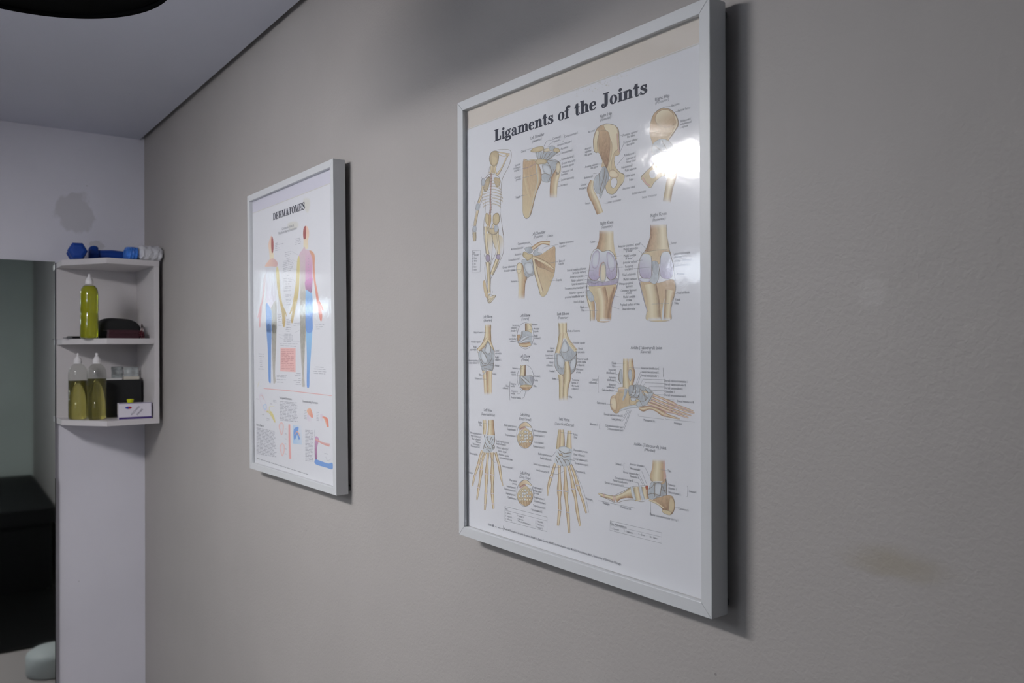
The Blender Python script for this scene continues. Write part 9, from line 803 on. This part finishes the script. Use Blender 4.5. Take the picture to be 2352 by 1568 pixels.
M_wc = mat('white glossy card', srgb(226, 222, 232), .35); M_pu = mat('purple ink', srgb(70, 50, 120), .4); M_rd = mat('red ink', srgb(170, 30, 60), .4); M_bl = mat('blue ink', srgb(40, 60, 170), .4)
bw, bh, bd = .0545, .058, .016
bm = bmesh.new(); box(bm, (-bd, -bw, 0), (bd, bw, bh)); bmo('carton', bm, M_wc, t, bevel=.0006)
bm = bmesh.new(); box(bm, (bd, -bw, .0005), (bd + .0002, bw, .0075)); box(bm, (bd, -bw, bh - .0022), (bd + .0002, bw, bh - .0004)); box(bm, (bd, bw - .0012, .007), (bd + .0002, bw, bh - .0022)); box(bm, (-bd, -bw - .0002, .004), (-bd + .006, -bw, .016)); bmo('purple_band', bm, M_pu, t)
def ell(bm, cy, cz, ry, rz, a0=0, a1=2 * math.pi, x=bd + .0004):
    P = [(cy + ry * math.cos(a0 + (a1 - a0) * k / 16), cz + rz * math.sin(a0 + (a1 - a0) * k / 16)) for k in range(17 if a1 - a0 < 6 else 16)]
    f = bm.faces.new([bm.verts.new((x, y, z)) for y, z in P]); r_ = bmesh.ops.extrude_face_region(bm, geom=[f]); bmesh.ops.translate(bm, verts=[v for v in r_['geom'] if isinstance(v, bmesh.types.BMVert)], vec=(-.0003, 0, 0))
bm = bmesh.new(); ell(bm, -.023, .041, .011, .0045, math.pi / 2, 3 * math.pi / 2); bmo('blue_mark', bm, M_bl, t)
bm = bmesh.new(); ell(bm, -.023, .041, .011, .0045, -math.pi / 2, math.pi / 2); bmo('red_mark', bm, M_rd, t)
def wall_text(name, s, size, mtl, parent, place):
    vs, fs = text_mesh(s, 1, 0); me = bpy.data.meshes.new(name); me.from_pydata([place(x * size, y * size) for x, y in vs], [], fs); me.update(); return link(name, me, mtl, parent)
ca, sa = math.cos(RAD(48)), math.sin(RAD(48))
for s, y0, z0 in (('ALCOHOL', -.012, .013), ('SWABS', .007, .012)): wall_text('lettering', s, .0088, mat('grey lettering', srgb(90, 84, 110), .5), t, lambda x, y: (bd + .0003, y0 + x * ca - y * sa, z0 + x * sa + y * ca))
o = None
bm = bmesh.new(); lathe(bm, [(.0085, 0), (.0105, .002), (.0118, .011), (.011, .013)], n=24); o = bmo('bottle_cap', bm, mat('lime plastic', srgb(196, 200, 20), .4), None, True); o.location = (.2525, -.107, zl + bh); tag(o, 'lime-green screw cap sitting on the swab box', 'cap')
# ---- top board : dumbbells and crumpled packet
M_db = mat('blue neoprene', srgb(8, 62, 150), .45, noise=.06, nscale=60)
def dumbbell(label, loc, axis, head, hl, bar, rot=0.0):
    t = thing('dumbbell', label, 'dumbbell', loc, group='dumbbells on top of the shelf'); ax = Vector(axis).normalized(); Q = ax.to_track_quat('Z', 'Y').to_matrix().to_4x4() @ Matrix.Rotation(rot, 4, 'Z')
    for s, nm in ((1, 'head'), (-1, 'head')):
        bm = bmesh.new(); n = 6; prof = [(head*.62, bar/2 + hl), (head*.92, bar/2 + hl*.86), (head, bar/2 + hl*.6), (head, bar/2 + hl*.3), (head*.86, bar/2 + hl*.06), (head*.5, bar/2)]
        lathe(bm, [(r, s * z) for r, z in prof], n=6); bmesh.ops.transform(bm, matrix=Q, verts=bm.verts); bmo(nm, bm, M_db, t, bevel=.0016, seg=2)
    bm = bmesh.new(); lathe(bm, [(.0175, -bar/2 - .004), (.0175, -bar/2 + .012), (.0200, 0), (.0175, bar/2 - .012), (.0175, bar/2 + .004)], n=24); bmesh.ops.transform(bm, matrix=Q, verts=bm.verts); bmo('handle', bm, M_db, t, True)
    return t
dumbbell('blue hex dumbbell with its end facing the viewer, leftmost on shelf top', (.150, -.2625, zt1 + .0285), (1, -.12, .0), .0325, .034, .068, RAD(0))
dumbbell('blue hex dumbbell lying sideways, half hidden behind crumpled packet', (.104, -.136, zt1 + .0303), (.04, 1, 0), .0345, .032, .096, RAD(0))
t = thing('crumpled_packet', 'crumpled white plastic packet with blue printed end on shelf top', 'packet', (.268, -.057, zt1), RAD(4))
def packet(y0, y1, d, h, seed, amp=.004):
    bm = bmesh.new(); R_ = random.Random(seed); N, K = 22, 28; rings = []
    ph_ = [R_.uniform(0, 6.3) for _ in range(8)]
    for i in range(N + 1):
        u = i / N; y = y0 + (y1 - y0) * u; e = min(1, .62 + 3.2 * min(u, 1 - u)); ring = []
        for k in range(K):
            a = 2 * math.pi * k / K; ca_, sa_ = math.cos(a), math.sin(a)
            w = amp * (abs(math.sin(u * 9 + 3 * a + ph_[0])) - .5 + .6 * math.sin(u * 23 - 2 * a + ph_[1]) + .5 * abs(math.sin(5 * a + u * 7 + ph_[2])))
            w += R_.uniform(-.0011, .0011)
            zz = max(0, h/2 + (h/2 * e + w) * math.copysign(abs(sa_) ** .7, sa_))
            ring.append(bm.verts.new(((d * e + w) * math.copysign(abs(ca_) ** .7, ca_), y + w * .5 + R_.uniform(-.0015, .0015), zz)))
        rings.append(ring)
    for i in range(N):
        for k in range(K): bm.faces.new((rings[i][k], rings[i][(k+1)%K], rings[i+1][(k+1)%K], rings[i+1][k]))
    bm.faces.new(rings[0][::-1]); bm.faces.new(rings[-1]); return bm
M_pl = mat('white crinkled plastic', srgb(206, 206, 212), .3, noise=.10, nscale=45)
bmo('packet_body', packet(-.034, .052, .040, .052, 5, .0018), M_pl, t)
bmo('printed_end', packet(-.070, -.0335, .036, .044, 9, .0010), mat('blue and white print', srgb(60, 120, 210), .3, noise=.75, nscale=38), t)

# ------------------------------------------------------------------ things the mirror shows: black couch and stool behind the viewer
t = thing('treatment_couch', 'black padded treatment couch against the rear wall, seen only in mirror', 'couch', (3.95, -.38, 0))
M_vin = mat('black vinyl', srgb(8, 8, 9), .6, spec=.2)
bm = bmesh.new(); box(bm, (-.95, -.36, .46), (.95, .36, .56)); bmo('mattress', bm, M_vin, t, bevel=.03, seg=4)
bm = bmesh.new(); box(bm, (-.93, -.34, .016), (.93, .34, .457)); bmo('cabinet_base', bm, mat('dark laminate', srgb(8, 8, 9), .6, spec=.2), t, bevel=.004)
bm = bmesh.new(); box(bm, (-.9, -.31, 0), (.9, .31, .0155)); bmo('plinth', bm, M_vin, t)
M_st2 = mat('white seat vinyl', srgb(170, 174, 174), .5)
t = thing('footstool', 'low white round footstool on the floor, seen only as a pale blur in mirror', 'footstool', (1.36, -.19, 0))
bm = bmesh.new(); lathe(bm, [(.11, .0), (.125, .01), (.125, .09), (.12, .105), (.10, .12), (.02, .13)], n=36); bmo('stool_body', bm, M_st2, t, True)

bm = bmesh.new(); box(bm, (1.80, -1.1, .0005), (3.02, -.02, .014)); o = bmo('floor_mat', bm, mat('black rubber mat', srgb(9, 9, 9), .8, spec=.1), None, bevel=.004); tag(o, 'black rubber floor mat beside the couch, seen only in mirror', 'mat')
